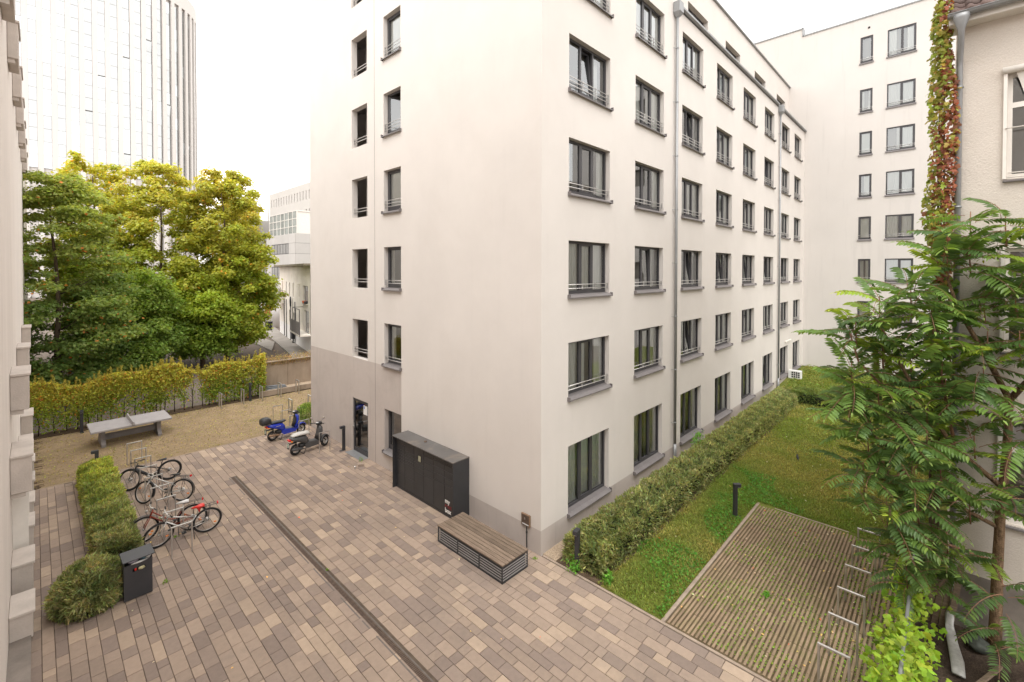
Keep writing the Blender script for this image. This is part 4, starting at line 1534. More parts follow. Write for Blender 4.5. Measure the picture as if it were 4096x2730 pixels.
top_z, bot_z = LH - .04, .07
hts = [[.44, .26, .27, .09, .085, .09, .09, .18], [.42, .26, .27, .085, .09, .09, .16], [.52, .13, .18, .16, .42], [.62, .26, .18, .12, .26], [.70, .19, .18, .16, .22], [.78, .19, .17, .18, .21]]
hts = [[.45, .40, .10, .10, .09, .10, .20, .22], [.42, .45, .10, .09, .10, .12, .38], [.78, .14, .16, .58], [.82, .22, .20, .20, .22], [.86, .20, .20, .20, .20], [.86, .20, .20, .20, .20]]
for k in range(6):
    ya, yb = colsL[k + 1] + .006, colsL[k] - .006
    tot = sum(hts[k]); z = bot_z
    for h_ in hts[k]:
        hh = h_ / tot * (top_z - bot_z)
        b = MB(); b.box(fx, fx + .02, ya, yb, z + .006, z + hh - .006, .004)
        b.build('door', 'locker', pl)
        z += hh
yc = (colsL[2] + colsL[3]) / 2 - .06
b = MB(); b.box(fx - .012, fx, yc - .085, yc + .085, 1.22, 1.44, .004); sc_ = b.build('display', 'black_plastic', pl)
b = MB(); b.box(fx - .0145, fx - .0122, yc - .068, yc + .068, 1.24, 1.42); b.build('display_glass', 'screen', sc_)
b = MB(); b.box(fx - .008, fx, yc + .12, yc + .17, 1.28, 1.36); b.build('reader', 'black_plastic', pl)
rt_ = (R(90), 0, R(-90))
text_mesh('lettering', 'my', .185, 'print_white', pl, (fx - .003, colsL[5] - .03, .40), rt_, .035)
text_mesh('lettering', 'renz', .17, 'print_red', pl, (fx - .003, colsL[5] - .03, .265), rt_, .03)
text_mesh('lettering', 'box', .185, 'print_white', pl, (fx - .003, colsL[5] - .03, .12), rt_, .035)

# ------------------------------------------------------------------ key box and cable by the corner
kb = empty('wall_key_box', (0, .49, .60))
tag(kb, 'small metal service box mounted on the wall near the building corner', 'service box')
b = MB(); b.box(-.05, -.003, -.15, .15, 0, .31, .006); b.build('housing', 'brown_metal', kb)
b = MB(); b.box(-.056, -.05, -.125, .125, .02, .29); b.build('cover', 'iron', kb)
b = MB(); b.box(-.060, -.056, -.12, .10, .035, .065); b.build('flap', 'white_plastic', kb)
b = MB(); b.box(-.062, -.056, -.0, .03, .17, .22); b.build('lock', 'steel', kb)
cb = MB(); cb.tube([(-.03, .46, .60), (-.03, .46, .30), (-.03, .455, .02)], .014, 8); cb.tube([(-.03, .46, .42), (-.03, .46, .46)], .022, 8)
tag(cb.build('wall_cable', 'rubber'), 'black cable dropping from the service box down the wall', 'cable')

# ------------------------------------------------------------------ table tennis table
tt = empty('tennis_table', (-6.08, 18.2, 0), R(1))
tag(tt, 'grey concrete table tennis table in front of the tall hedge', 'tennis table')
b = MB(); b.box(-1.34, 1.34, -.80, .80, .685, .765, .012); b.build('top', 'table', tt)
b = MB(); b.prism([(-.05, .765), (-.02, .90), (.02, .90), (.05, .765)], -.86, .86); b.build('net', 'table', tt)
for sx in (-.93, .93):
    b = MB()
    for (sy, ) in ((-1,), (1,)):
        pass
    pts = [(-.62, 0), (.62, 0), (.62, .10), (.40, .28), (.42, .60), (.55, .684), (-.55, .684), (-.42, .60), (-.40, .28), (-.62, .10)]
    n = len(pts)
    vs = [(sx - .07, p[0], p[1]) for p in pts] + [(sx + .07, p[0], p[1]) for p in pts]
    b.add(vs, [tuple(range(n))[::-1], tuple(range(n, 2 * n))] + [(i, (i + 1) % n, n + (i + 1) % n, n + i) for i in range(n)])
    b.build('leg', 'table_leg', tt)
b = MB(); b.box(-.86, .86, -.05, .05, .16, .40, .01); b.build('beam', 'table_leg', tt)

# ------------------------------------------------------------------ small things
ac = empty('air_conditioner', (24.9, -.45, .33), 0)
tag(ac, 'white outdoor air conditioning unit at the far end of the facade', 'air conditioner')
MB().box(-.16, .16, -.36, .36, .05, .58, .015).build('casing', 'ac_white', ac)
for i in range(3):
    for j in range(4):
        MB().box(-.166, -.161, -.28 + j * .12, -.19 + j * .12, .14 + i * .13, .24 + i * .13).build('grille_opening', 'dark', ac)
for sy in (-.3, .3):
    MB().box(-.14, .14, sy - .03, sy + .03, 0, .05).build('foot', 'rubber', ac)
b = MB(); b.box(-.06, .06, -.11, .11, 0, .075, .006)
o = b.build('loose_brick', 'kerb', None, (-.53, 8.34, .002), (0, 0, R(62)))
tag(o, 'loose pale paving brick lying near the glazed door', 'brick')
ds = empty('door_stop', (-.80, 8.26, 0))
tag(ds, 'small shiny ball-headed door stop on the paving beside the loose brick', 'door stop')
b = MB(); b.tube([(0, 0, 0), (0, 0, .035)], [.03, .018], 10); b.build('foot', 'steel', ds)
b = MB(); b.smooth = True
b.loft([((0, 0, .03 + .07 * (1 - math.cos(t)) / 2), .037 * math.sin(t) + .001, .037 * math.sin(t) + .001, (1, 0, 0), (0, 1, 0)) for t in np.linspace(0.05, 3.09, 9)], 12, 2.0)
b.build('ball', 'mirror', ds)
# blackbird on the lawn
bd = MB(); bd.smooth = True
sec = [(-.13, .002, .012, .045), (-.07, .012, .016, .065), (-.02, .032, .036, .085), (.03, .036, .042, .095), (.065, .026, .032, .115), (.085, .024, .026, .14), (.105, .018, .019, .145), (.125, .004, .005, .142)]
bd.loft([((x, 0, z), hw, hh, (0, 1, 0), (0, 0, 1)) for x, hw, hh, z in sec], 10, 2.0)
for sy in (-.012, .012):
    bd.tube([(.01, sy, .06), (.0, sy, .03), (.012, sy, .004)], .0035, 5)
o = bd.build('blackbird', 'black_plastic', None, (11.3, -3.38, .02), (0, 0, R(20)))
o.scale = (1.25,) * 3
tag(o, 'small dark bird standing on the lawn', 'bird')


# ------------------------------------------------------------------ bicycles
def wheel(parent, name, loc, rz, r=.335, tyre=.02, rim='steel', spokes=True, deep=False, disc=False):
    w = empty(name, loc, rz, parent)
    key = ('tyre', r, tyre)
    inst('tyre', wmesh(key, lambda: MB().torus((0, 0, 0), (0, 1, 0), r - tyre, tyre, 36, 8).mesh('tyre', 'rubber')), w)
    inst('rim', wmesh(('rim', r, tyre, rim), lambda: MB().torus((0, 0, 0), (0, 1, 0), r - 2 * tyre - .004, .007, 36, 6).mesh('rim', rim)), w)

    def sp():
        b = MB()
        b.tube([(0, -.045, 0), (0, .045, 0)], .018, 8)
        for k in range(24):
            a = 6.283 * k / 24
            s = .032 if k % 2 else -.032
            b.tube([(0, s, 0), (math.cos(a) * (r - 2 * tyre), 0, math.sin(a) * (r - 2 * tyre))], .0016, 3, False)
        if disc:
            b.torus((0, .05, 0), (0, 1, 0), .07, .008, 20, 4)
            b.disc((0, -.05, 0), (0, 1, 0), .06, .02, 16)
        return b.mesh('spokes', 'steel')
    inst('spokes', wmesh(('sp', r, tyre, disc), sp), w)
    return w


def bicycle(name, loc, rz, lean, label, col, r=.34, tyre=.018, steer=0.0, style='trek', saddle='black_plastic', rack=False, guards=True, reflect=True):
    """front towards +x, wheels in the x-z plane"""
    bk = empty(name, loc, rz)
    bk.rotation_euler = (lean, 0, rz)
    tag(bk, label, 'bicycle', 'bicycles parked at the hoops')
    wb = 1.08
    fx_, rx_ = wb * .56, -wb * .44
    bbk = Vector((-.02, 0, .28))
    seat_c = Vector((-.20, 0, .56 if style != 'ebike' else .52))
    head_t, head_b = Vector((fx_ - .20, 0, .80)), Vector((fx_ - .14, 0, .66))
    rear = Vector((rx_, 0, r))
    fr = MB()
    if style == 'ebike':
        fr.tube([head_b + Vector((-.01, 0, .02)), (head_b + bbk) / 2 + Vector((0, 0, -.01)), bbk + Vector((.05, 0, .02))], [.045, .05, .055], 10)
        fr.tube([head_t + Vector((0, 0, -.03)), seat_c + Vector((.0, 0, .0))], [.028, .02], 10)
        fr.tube([bbk + Vector((-.06, 0, 0)), bbk + Vector((.08, 0, 0))], [.06, .065], 10)
    elif style == 'low':
        fr.tube([head_t + Vector((0, 0, -.05)), Vector((.08, 0, .47)), seat_c + Vector((.06, 0, -.16))], .017, 8)
        fr.tube([head_b, bbk], .020, 8)
    else:
        fr.tube([head_t + Vector((.01, 0, -.03)), seat_c + Vector((0, 0, -.01))], .016, 8)
        fr.tube([head_b, bbk], .019, 8)
    fr.tube([bbk, seat_c + Vector((-.02, 0, .03))], .017, 8)
    fr.tube([head_b - Vector((-.01, 0, .02)), head_t + Vector((-.01, 0, .02))], .022, 8)
    for s in (-1, 1):
        o_ = Vector((0, s * .06, 0))
        fr.tube([bbk + Vector((0, s * .03, 0)), rear + o_], .010, 6)
        fr.tube([seat_c + Vector((-.015, s * .015, -.02)), rear + o_], .008, 6)
    fr.build('frame', col, bk)
    st = MB(); st.tube([seat_c + Vector((-.02, 0, .02)), seat_c + Vector((-.075, 0, .24))], .013, 8)
    st.build('seat_post', 'black_plastic' if style == 'ebike' else 'silver_paint', bk)
    sd = MB(); sd.smooth = True
    s0 = seat_c + Vector((-.075, 0, .26))
    sd.loft([(s0 + Vector((.17, 0, .0)), .012, .012, (0, 1, 0), (0, 0, 1)), (s0 + Vector((.10, 0, .005)), .022, .02, (0, 1, 0), (0, 0, 1)), (s0 + Vector((0, 0, .005)), .045, .028, (0, 1, 0), (0, 0, 1)),
             (s0 + Vector((-.07, 0, .012)), .078, .032, (0, 1, 0), (0, 0, 1)), (s0 + Vector((-.11, 0, .012)), .06, .02, (0, 1, 0), (0, 0, 1))], 10, 2.2)
    so = sd.build('saddle', saddle, bk)
    if saddle in ('red_plastic', 'white_plastic'):
        cv = MB(); cv.smooth = True
        k = .03 if saddle == 'red_plastic' else .0
        cv.loft([(s0 + Vector((.17, 0, .002)), .018, .018, (0, 1, 0), (0, 0, 1)), (s0 + Vector((.03, 0, .004)), .052, .04, (0, 1, 0), (0, 0, 1)), (s0 + Vector((-.06, 0, .01)), .088, .045, (0, 1, 0), (0, 0, 1)), (s0 + Vector((-.12, 0, .01)), .075, .035, (0, 1, 0), (0, 0, 1))], 10, 2.2)
        if k: cv.tube([s0 + Vector((0, 0, -.02)), s0 + Vector((-.01, 0, -.09)), s0 + Vector((-.01, .01, -.16))], [.06, .035, .012], 8)
        cv.build('saddle_cover', saddle, bk)
    # steering set: fork, bars and front wheel turn together
    ax = (head_t - head_b).normalized()
    piv = head_b
    front = empty('steering', piv, 0, bk)
    front.rotation_euler = Matrix.Rotation(steer, 3, ax).to_euler()
    hub = Vector((fx_, 0, r)) - piv
    fk = MB()
    for s in (-1, 1):
        fk.tube([Vector((.0, s * .045, -.02)), Vector((hub.x * .7, s * .055, hub.z * .62)), hub + Vector((0, s * .055, 0))], [.016 if style == 'ebike' else .012, .013, .009], 8)
    fk.tube([Vector((0, -.05, -.015)), Vector((0, .05, -.015))], .018, 8)
    fk.build('fork', 'black_paint' if style == 'ebike' else col, front)
    top = head_t - piv + ax * .06
    hb = MB()
    stem_e = top + Vector((.07, 0, .03))
    hb.tube([top - ax * .08, top, stem_e], .015, 8)
    bw = .34 if style == 'ebike' else .29
    hb.tube([stem_e + Vector((-.06, -bw, .03)), stem_e + Vector((.0, -.12, .02)), stem_e, stem_e + Vector((0, .12, .02)), stem_e + Vector((-.06, bw, .03))], .012, 8)
    hb.build('handlebar', 'black_plastic' if style == 'ebike' else 'steel', front)
    gp = MB()
    for s in (-1, 1):
        gp.tube([stem_e + Vector((-.06, s * bw, .03)), stem_e + Vector((-.035, s * (bw - .11), .028))], .017, 8)
        gp.tube([stem_e + Vector((-.02, s * (bw - .12), .025)), stem_e + Vector((.05, s * (bw - .09), .0)), stem_e + Vector((.045, s * (bw - .02), -.01))], .006, 6)
        gp.tube([stem_e + Vector((.0, s * (bw - .14), .03)), stem_e + Vector((.12, s * .12, .08)), stem_e + Vector((.10, s * .03, -.12)), Vector((.02, 0, 0))], .0035, 5)
    gp.build('grips', 'rubber', front)
    if style != 'ebike':
        lp = MB(); lp.tube([stem_e + Vector((.06, 0, -.06)), stem_e + Vector((.12, 0, -.06))], [.02, .032], 10); lp.build('headlamp', 'silver_paint', front)
    fwheel = wheel(front, 'front_wheel', hub, 0, r, tyre, 'steel' if style != 'ebike' else 'black_paint', disc=style == 'ebike')
    rw = wheel(bk, 'rear_wheel', rear, 0, r, tyre, 'steel' if style != 'ebike' else 'black_paint', disc=True)
    if reflect:
        for (par, c0) in ((front, hub), (bk, rear)):
            for an in (.6, 3.7):
                q = MB(); c1 = c0 + Vector((math.cos(an), 0, math.sin(an))) * (r * .62)
                q.box(c1.x - .03, c1.x + .03, c1.y - .008, c1.y + .008, c1.z - .016, c1.z + .016); q.build('reflector', 'orange', par)
    cr = MB()
    cr.torus(bbk + Vector((0, -.045, 0)), (0, 1, 0), .085, .006, 24, 4)
    cr.tube([bbk + Vector((0, -.07, 0)), bbk + Vector((.06, -.075, -.155))], .009, 6)
    cr.tube([bbk + Vector((0, .07, 0)), bbk + Vector((-.06, .075, .155))], .009, 6)
    cr.box(bbk.x + .01, bbk.x + .11, -.17, -.08, bbk.z - .17, bbk.z - .145)
    cr.box(bbk.x - .11, bbk.x - .01, .08, .17, bbk.z + .145, bbk.z + .17)
    cr.tube([bbk + Vector((0, -.045, .085)), rear + Vector((0, -.045, .035))], .005, 4)
    cr.tube([bbk + Vector((0, -.045, -.085)), rear + Vector((.02, -.045, -.09))], .005, 4)
    cr.build('crank', 'black_plastic', bk)
    if guards:
        for (par, c0, a0, a1) in ((bk, rear, R(20), R(200)), (front, hub, R(55), R(200))):
            q = MB(); q.smooth = True
            vs = []
            nseg = 14
            for i in range(nseg + 1):
                # angle runs from front over the top to the back
                a = a0 + (a1 - a0) * i / nseg
                d_ = Vector((math.cos(a), 0, math.sin(a)))
                for s, dr in ((-.028, .022), (0, .034), (.028, .022)):
                    vs.append(c0 + d_ * (r + dr) + Vector((0, s, 0)))
            q.add(vs, [(i * 3 + j, i * 3 + j + 1, i * 3 + 4 + j, i * 3 + 3 + j) for i in range(nseg) for j in range(2)])
            q.build('mudguard', 'black_paint', par)
    if rack:
        q = MB()
        zt = 2 * r + .09
        for s in (-.055, .055):
            q.tube([seat_c + Vector((-.06, s, zt - seat_c.z)), Vector((rx_ - .22, s, zt))], .006, 6)
            q.tube([rear + Vector((0, s * 1.2, 0)), Vector((rx_ - .06, s, zt))], .006, 6)
        for i in range(5):
            x_ = seat_c.x - .08 - i * .085
            q.tube([(x_, -.055, zt), (x_, .055, zt)], .005, 5)
        q.build('rack', 'black_plastic', bk)
        q = MB(); q.box(rx_ - .25, rx_ - .22, -.04, .04, zt - .03, zt + .02); q.build('tail_lamp', 'tail_red', bk)
    ks = MB(); ks.tube([bbk + Vector((-.12, .04, 0)), Vector((-.16, .20, .02))], .009, 6); ks.build('kickstand', 'black_plastic', bk)
    return bk


bicycle('bicycle', (-6.18, 12.12, 0.0), R(180), R(-5), 'black electric mountain bicycle at the far end of the parked row', 'black_paint', .355, .032, R(-42), 'ebike', guards=False, reflect=False)
bicycle('bicycle', (-6.12, 10.30, 0.0), R(142), R(6), 'silver bicycle with black saddle and rear rack, second from the far end', 'silver_paint', .34, .024, R(-18), 'trek', rack=True)
bicycle('bicycle', (-6.35, 7.92, 0.0), R(170), R(5), 'rust red framed bicycle with a pale saddle cover behind the nearest bicycle', 'red_paint', .35, .027, R(14), 'low', saddle='white_plastic', rack=True)
bicycle('bicycle', (-6.10, 7.46, 0.0), R(177), R(-6), 'silver bicycle with a red saddle cover nearest the litter bin', 'silver_paint', .35, .028, R(10), 'trek', saddle='red_plastic', rack=True, guards=False)


# ------------------------------------------------------------------ motor scooters
def scooter(loc, rz, label, paint, steer, blue):
    s = empty('motor_scooter', loc, rz)
    s.rotation_euler = (R(2), 0, rz)
    tag(s, label, 'scooter', 'motor scooters parked by the hoops')
    r, ty = .225, .052
    fx_, rx_ = .62, -.62
    Yx, Zx = (0, 1, 0), (0, 0, 1)

    def wh(par, x, y, z, nm):
        w = empty(nm, (x, y, z), 0, par)
        inst('tyre', wmesh(('st', r), lambda: MB().torus((0, 0, 0), (0, 1, 0), r - ty, ty, 30, 10).mesh('tyre', 'rubber')), w)

        def rim():
            b = MB()
            b.torus((0, 0, 0), (0, 1, 0), r - 2 * ty + .004, .016, 26, 6, sy=2.2)
            b.tube([(0, -.05, 0), (0, .05, 0)], .035, 12)
            for k in range(5):
                a = 6.283 * k / 5
                b.bar((0, 0, 0), (math.cos(a) * .12, 0, math.sin(a) * .12), .03, .022)
            return b.mesh('rim', 'silver_paint')
        inst('rim', wmesh(('srim', r), rim), w)
        return w
    wh(s, rx_, 0, r, 'rear_wheel')
    body = 'blue_paint' if blue else 'grey_plastic'
    b = MB(); b.smooth = True      # tail cowl
    b.loft([((-.88, 0, .70), .05, .035, Yx, Zx), ((-.80, 0, .69), .13, .075, Yx, Zx), ((-.62, 0, .645), .165, .105, Yx, Zx), ((-.42, 0, .60), .17, .14, Yx, Zx), ((-.24, 0, .52), .15, .19, Yx, Zx), ((-.14, 0, .44), .11, .15, Yx, Zx)], 14, 2.8)
    b.build('tail_cowl', body, s)
    b = MB(); b.smooth = True
    b.loft([((-.76, 0, .765), .09, .02, Yx, Zx), ((-.66, 0, .79), .125, .042, Yx, Zx), ((-.45, 0, .785), .135, .05, Yx, Zx), ((-.25, 0, .755), .125, .05, Yx, Zx), ((-.13, 0, .775), .10, .05, Yx, Zx), ((-.09, 0, .765), .07, .025, Yx, Zx)], 12, 2.5)
    b.build('seat', 'black_plastic', s)
    b = MB()                       # floor tray and belly
    b.prism([(-.30, .36), (-.18, .42), (.30, .36), (.36, .30), (.30, .21), (-.20, .20), (-.30, .28)], -.155, .155)
    b.build('floorboard', body, s)
    b = MB(); b.box(-.16, .28, -.13, .13, .40, .412); mt = b.build('foot_mat', 'grey_plastic', s); mt.rotation_euler = (0, R(7), 0); mt.location = (0, 0, .0)
    b = MB(); b.smooth = True      # leg shield
    b.loft([((.27, 0, .36), .17, .035, Yx, (.85, 0, .5)), ((.36, 0, .52), .175, .045, Yx, (.93, 0, .36)), ((.40, 0, .70), .19, .06, Yx, (.95, 0, .3)), ((.40, 0, .84), .15, .075, Yx, (.97, 0, .2)), ((.37, 0, .93), .08, .06, Yx, (1, 0, .1))], 14, 2.8)
    b.build('leg_shield', body, s)
    b = MB(); b.smooth = True
    b.loft([((.24, 0, .44), .12, .02, Yx, (.9, 0, .4)), ((.32, 0, .62), .14, .03, Yx, (.93, 0, .36)), ((.345, 0, .80), .12, .03, Yx, (.97, 0, .2)), ((.33, 0, .88), .08, .02, Yx, (1, 0, .1))], 12, 2.8)
    b.build('inner_shield', 'grey_plastic' if not blue else 'black_plastic', s)
    st = empty('steering', (.36, 0, .9), 0, s)
    st.rotation_euler = Matrix.Rotation(steer, 3, Vector((-.40, 0, .92)).normalized()).to_euler()
    wh(st, fx_ - .36, 0, r - .9, 'front_wheel')
    b = MB()
    for sy in (-.075, .075):
        b.tube([(.10, sy, -.50), (fx_ - .36, sy, r - .9)], .022, 8)
    b.build('fork', 'black_plastic', st)
    b = MB(); b.smooth = True
    vs = []
    for i in range(11):
        a = R(15) + R(150) * i / 10
        for sy, dr in ((-.075, .0), (-.06, .03), (0, .045), (.06, .03), (.075, .0)):
            vs.append((fx_ - .36 + math.cos(a) * (r + dr), sy, r - .9 + math.sin(a) * (r + dr)))
    b.add(vs, [(i * 5 + j, i * 5 + j + 1, i * 5 + 6 + j, i * 5 + 5 + j) for i in range(10) for j in range(4)])
    b.build('front_fender', body if blue else 'grey_plastic', st)
    b = MB(); b.smooth = True      # headset
    b.loft([((-.10, 0, .10), .05, .03, Yx, Zx), ((-.04, 0, .13), .12, .055, Yx, Zx), ((.05, 0, .12), .13, .07, Yx, Zx), ((.11, 0, .07), .09, .05, Yx, Zx)], 12, 2.6)
    b.tube([(-.02, 0, -.05), (-.02, 0, .12)], .05, 10)
    b.build('headset', 'black_plastic', st)
    b = MB(); b.box(-.075, -.02, -.06, .06, .172, .182); dsh = b.build('dashboard', 'white_plastic', st); dsh.rotation_euler = (0, R(-12), 0)
    b = MB()
    for sy in (-1, 1):
        b.tube([(-.02, sy * .10, .12), (-.06, sy * .20, .13), (-.10, sy * .32, .125)], .014, 8)
        b.tube([(-.08, sy * .24, .13), (-.105, sy * .335, .125)], .019, 8)
        b.tube([(-.03, sy * .2, .12), (.02, sy * .26, .11), (.0, sy * .33, .10)], .006, 6)
        b.tube([(-.06, sy * .18, .14), (-.05, sy * .20, .24), (-.04, sy * .28, .31)], .006, 6)
    b.build('handlebar', 'black_plastic', st)
    for sy in (-1, 1):
        b = MB(); b.smooth = True
        c_ = Vector((-.04, sy * .30, .34))
        b.loft([(c_ + Vector((.015, 0, 0)), .03, .025, Yx, Zx), (c_ + Vector((.0, 0, 0)), .056, .047, Yx, Zx)], 14, 2.2)
        m_ = b.build('mirror', 'black_plastic', st)
        b = MB(); b.loft([(c_ + Vector((-.001, 0, 0)), .054, .045, Yx, Zx), (c_ + Vector((-.003, 0, 0)), .052, .043, Yx, Zx)], 14, 2.2); b.build('mirror_glass', 'mirror', m_)
    b = MB()                       # engine, gearcase, exhaust
    b.smooth = True
    b.loft([((-.66, .10, .24), .05, .08, Yx, Zx), ((-.48, .10, .27), .06, .10, Yx, Zx), ((-.22, .08, .30), .06, .09, Yx, Zx)], 10, 3)
    b.loft([((-.50, 0, .34), .10, .08, Yx, Zx), ((-.30, 0, .34), .12, .09, Yx, Zx), ((-.18, 0, .32), .08, .06, Yx, Zx)], 10, 3)
    b.build('engine', 'black_plastic', s)
    b = MB(); b.smooth = True
    b.tube([(-.20, -.10, .22), (-.35, -.13, .21), (-.45, -.135, .25), (-.80, -.14, .30), (-.84, -.14, .305)], [.014, .016, .05, .055, .03], 10)
    b.build('exhaust', 'brown_metal' if blue else 'grey_plastic', s)
    b = MB(); b.tube([(-.58, .07, .3), (-.60, .09, .62)], .022, 8); b.tube([(-.58, -.07, .3), (-.60, -.09, .62)], .022, 8); b.build('shock_absorber', 'steel', s)
    b = MB(); b.box(-.93, -.85, -.09, .09, .625, .70, .015); b.build('tail_lamp', 'tail_red', s)
    for sy in (-.115, .115):
        b = MB(); b.box(-.87, -.81, sy - .025, sy + .025, .60, .645, .01); b.build('indicator', 'orange', s)
    b = MB(); b.box(-.90, -.60, -.06, .06, .50, .53); b.box(-.93, -.91, -.065, .065, .34, .56); rp_ = b.build('rear_fender', 'black_plastic', s); 
    b = MB(); b.box(-.938, -.932, -.062, .062, .40, .55); pp = b.build('number_plate', 'plate', s)
    b = MB(); b.box(-.9405, -.9385, -.05, .05, .425, .455); b.box(-.9405, -.9385, -.045, .045, .49, .53); b.build('plate_print', 'green_print', pp)
    b = MB()
    for sy in (-.10, .10):
        b.tube([(-.22, sy * .8, .22), (-.36, sy * 1.6, .02)], .012, 6)
    b.tube([(-.36, -.16, .02), (-.36, .16, .02)], .010, 6)
    b.build('centre_stand', 'black_plastic', s)
    if blue:
        b = MB(); b.smooth = True
        b.loft([((-1.13, 0, .90), .12, .08, Yx, Zx), ((-1.10, 0, .91), .19, .13, Yx, Zx), ((-.98, 0, .925), .21, .155, Yx, Zx), ((-.82, 0, .92), .19, .15, Yx, Zx), ((-.74, 0, .90), .15, .11, Yx, Zx)], 16, 3.2)
        b.build('top_case', 'black_plastic', s)
        b = MB(); b.bar((-.72, -.08, .76), (-1.0, -.08, .78), .02, .02); b.bar((-.72, .08, .76), (-1.0, .08, .78), .02, .02); b.build('case_rack', 'steel', s)
        text_mesh('lettering', 'JET 50', .055, 'print_white', s, (-.62, -.169, .63), (R(90), R(6), 0), .02) if False else None
        b = MB(); b.box(-.56, -.36, -.171, -.169, .628, .650); dcl = b.build('decal', 'silver_paint', s); dcl.location = (0, -.002, 0)
    else:
        b = MB(); b.smooth = True
        b.loft([((-.80, 0, .79), .10, .025, Yx, Zx), ((-.68, 0, .815), .145, .055, Yx, Zx), ((-.45, 0, .815), .15, .06, Yx, Zx), ((-.25, 0, .79), .145, .065, Yx, Zx), ((-.12, 0, .78), .13, .07, Yx, Zx), ((-.06, 0, .71), .10, .05, Yx, Zx)], 14, 2.5)
        b.build('seat_cover', 'grey_bag', s)
    return s


scooter((-1.30, 13.45, 0), R(6), 'blue motor scooter with black top case and seat', 'blue', R(14), True)
scooter((-1.22, 11.20, 0), R(8), 'dark grey motor scooter with a plastic bag over its seat', 'grey', R(22), False)


# ------------------------------------------------------------------ shrubs and hedges
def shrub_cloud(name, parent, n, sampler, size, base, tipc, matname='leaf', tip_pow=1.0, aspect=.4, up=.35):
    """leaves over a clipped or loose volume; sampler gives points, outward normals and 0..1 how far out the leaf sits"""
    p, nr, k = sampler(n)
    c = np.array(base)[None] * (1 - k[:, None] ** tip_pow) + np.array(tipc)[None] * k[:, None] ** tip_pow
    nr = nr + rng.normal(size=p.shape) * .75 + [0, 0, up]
    out = nr - np.array([0, 0, up]) * 0
    far = rng.random(len(p)) < .35
    p = p + nr / (np.linalg.norm(nr, axis=1, keepdims=True) + 1e-6) * (far * rng.uniform(0, .05, len(p)))[:, None]
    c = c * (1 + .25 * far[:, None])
    return leaf_cloud(name, p, nr, rng.uniform(size[0], size[1], len(p)) * (1 + .35 * far), jitter_cols(c, len(p), .38, .16), matname, parent, aspect=aspect * .85, fold=.10, dirs=out)


def box_sampler(x0, x1, y0, y1, z0, z1, rough=.06, f=2.5, seed=0.0, taper=0.0, hvar=.08):
    """points near the skin of a rounded, uneven hedge block"""
    def s(n):
        q = rng.uniform(-1, 1, (n, 3))
        ax = rng.choice(3, n, p=[.22, .28, .5])
        sgn = np.where(rng.random(n) < .5, -1.0, 1.0)
        sgn[ax == 2] = 1.0
        depth = rng.exponential(.10, n)
        q[np.arange(n), ax] = sgn * (1 - np.clip(depth, 0, .8))
        # round the edges
        m = np.array([(x1 - x0) / 2, (y1 - y0) / 2, (z1 - z0) / 2])
        c = np.array([(x0 + x1) / 2, (y0 + y1) / 2, (z0 + z1) / 2])
        p = c + q * m
        rr_ = .16
        dx = np.maximum(np.abs(p[:, 0] - c[0]) - (m[0] - rr_), 0)
        dy = np.maximum(np.abs(p[:, 1] - c[1]) - (m[1] - rr_), 0)
        dz = np.maximum(p[:, 2] - (z1 - rr_), 0)
        d = np.sqrt(dx ** 2 + dy ** 2 + dz ** 2)
        sh = np.where(d > rr_, rr_ / (d + 1e-9), 1)
        p[:, 0] = np.where(dx > 0, c[0] + np.sign(p[:, 0] - c[0]) * (m[0] - rr_ + dx * sh), p[:, 0])
        p[:, 1] = np.where(dy > 0, c[1] + np.sign(p[:, 1] - c[1]) * (m[1] - rr_ + dy * sh), p[:, 1])
        p[:, 2] = np.where(dz > 0, z1 - rr_ + dz * sh, p[:, 2])
        nr = q * (np.abs(q) > .75)
        nz = noise3(p, f, seed) + .5 * noise3(p, f * 2.7, seed + 3)
        top = np.clip((p[:, 2] - z0) / (z1 - z0), 0, 1)
        p += nr * (nz * rough)[:, None]
        p[:, 2] += nz * hvar * top
        p[:, 1] += noise3(p[:, [0, 2, 1]], f * .6, seed + 1) * rough
        p[:, 2] = np.maximum(p[:, 2], z0 + .02)
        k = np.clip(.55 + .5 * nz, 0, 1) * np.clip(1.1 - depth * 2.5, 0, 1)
        return p, nr, k
    return s


def inner_block(x0, x1, y0, y1, z0, z1, parent, mname='stem', name='inner_wood', n=40):
    b = MB()
    for i in range(n):
        x, y = random.uniform(x0, x1), random.uniform(y0, y1)
        pts = [(x, y, 0)]
        for k in range(1, 4):
            pts.append((x + random.uniform(-.12, .12) * k, y + random.uniform(-.12, .12) * k, z0 + (z1 - z0) * k / 3.2))
        b.tube(pts, [.014, .011, .008, .004], 5)
    return b.build(name, mname, parent)


MT['hedge_core'] = mat('hedge_core', (0.020, 0.026, 0.010), 0.95, var=0.3, vscale=12, bump=1.0, bscale=20)  # near-black colour paints in the shade inside hedges and shrubs


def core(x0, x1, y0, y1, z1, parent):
    b = MB(); b.box(x0, x1, y0, y1, .05, z1, .08); return b.build('painted_shade_core', 'hedge_core', parent)


# long low hedge along the facade
h1 = empty('low_hedge', (10, -1.2, 0))
tag(h1, 'long low evergreen hedge running along the building wall beside the lawn', 'hedge')
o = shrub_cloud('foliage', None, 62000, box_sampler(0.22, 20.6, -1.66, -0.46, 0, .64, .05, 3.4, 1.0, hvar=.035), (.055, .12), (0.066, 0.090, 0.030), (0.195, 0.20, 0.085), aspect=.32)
o.parent = h1; o.matrix_parent_inverse = Matrix.Translation((-10, 1.2, 0))
o = core(.38, 20.4, -1.50, -.62, .50, None); o.parent = h1; o.matrix_parent_inverse = Matrix.Translation((-10, 1.2, 0))
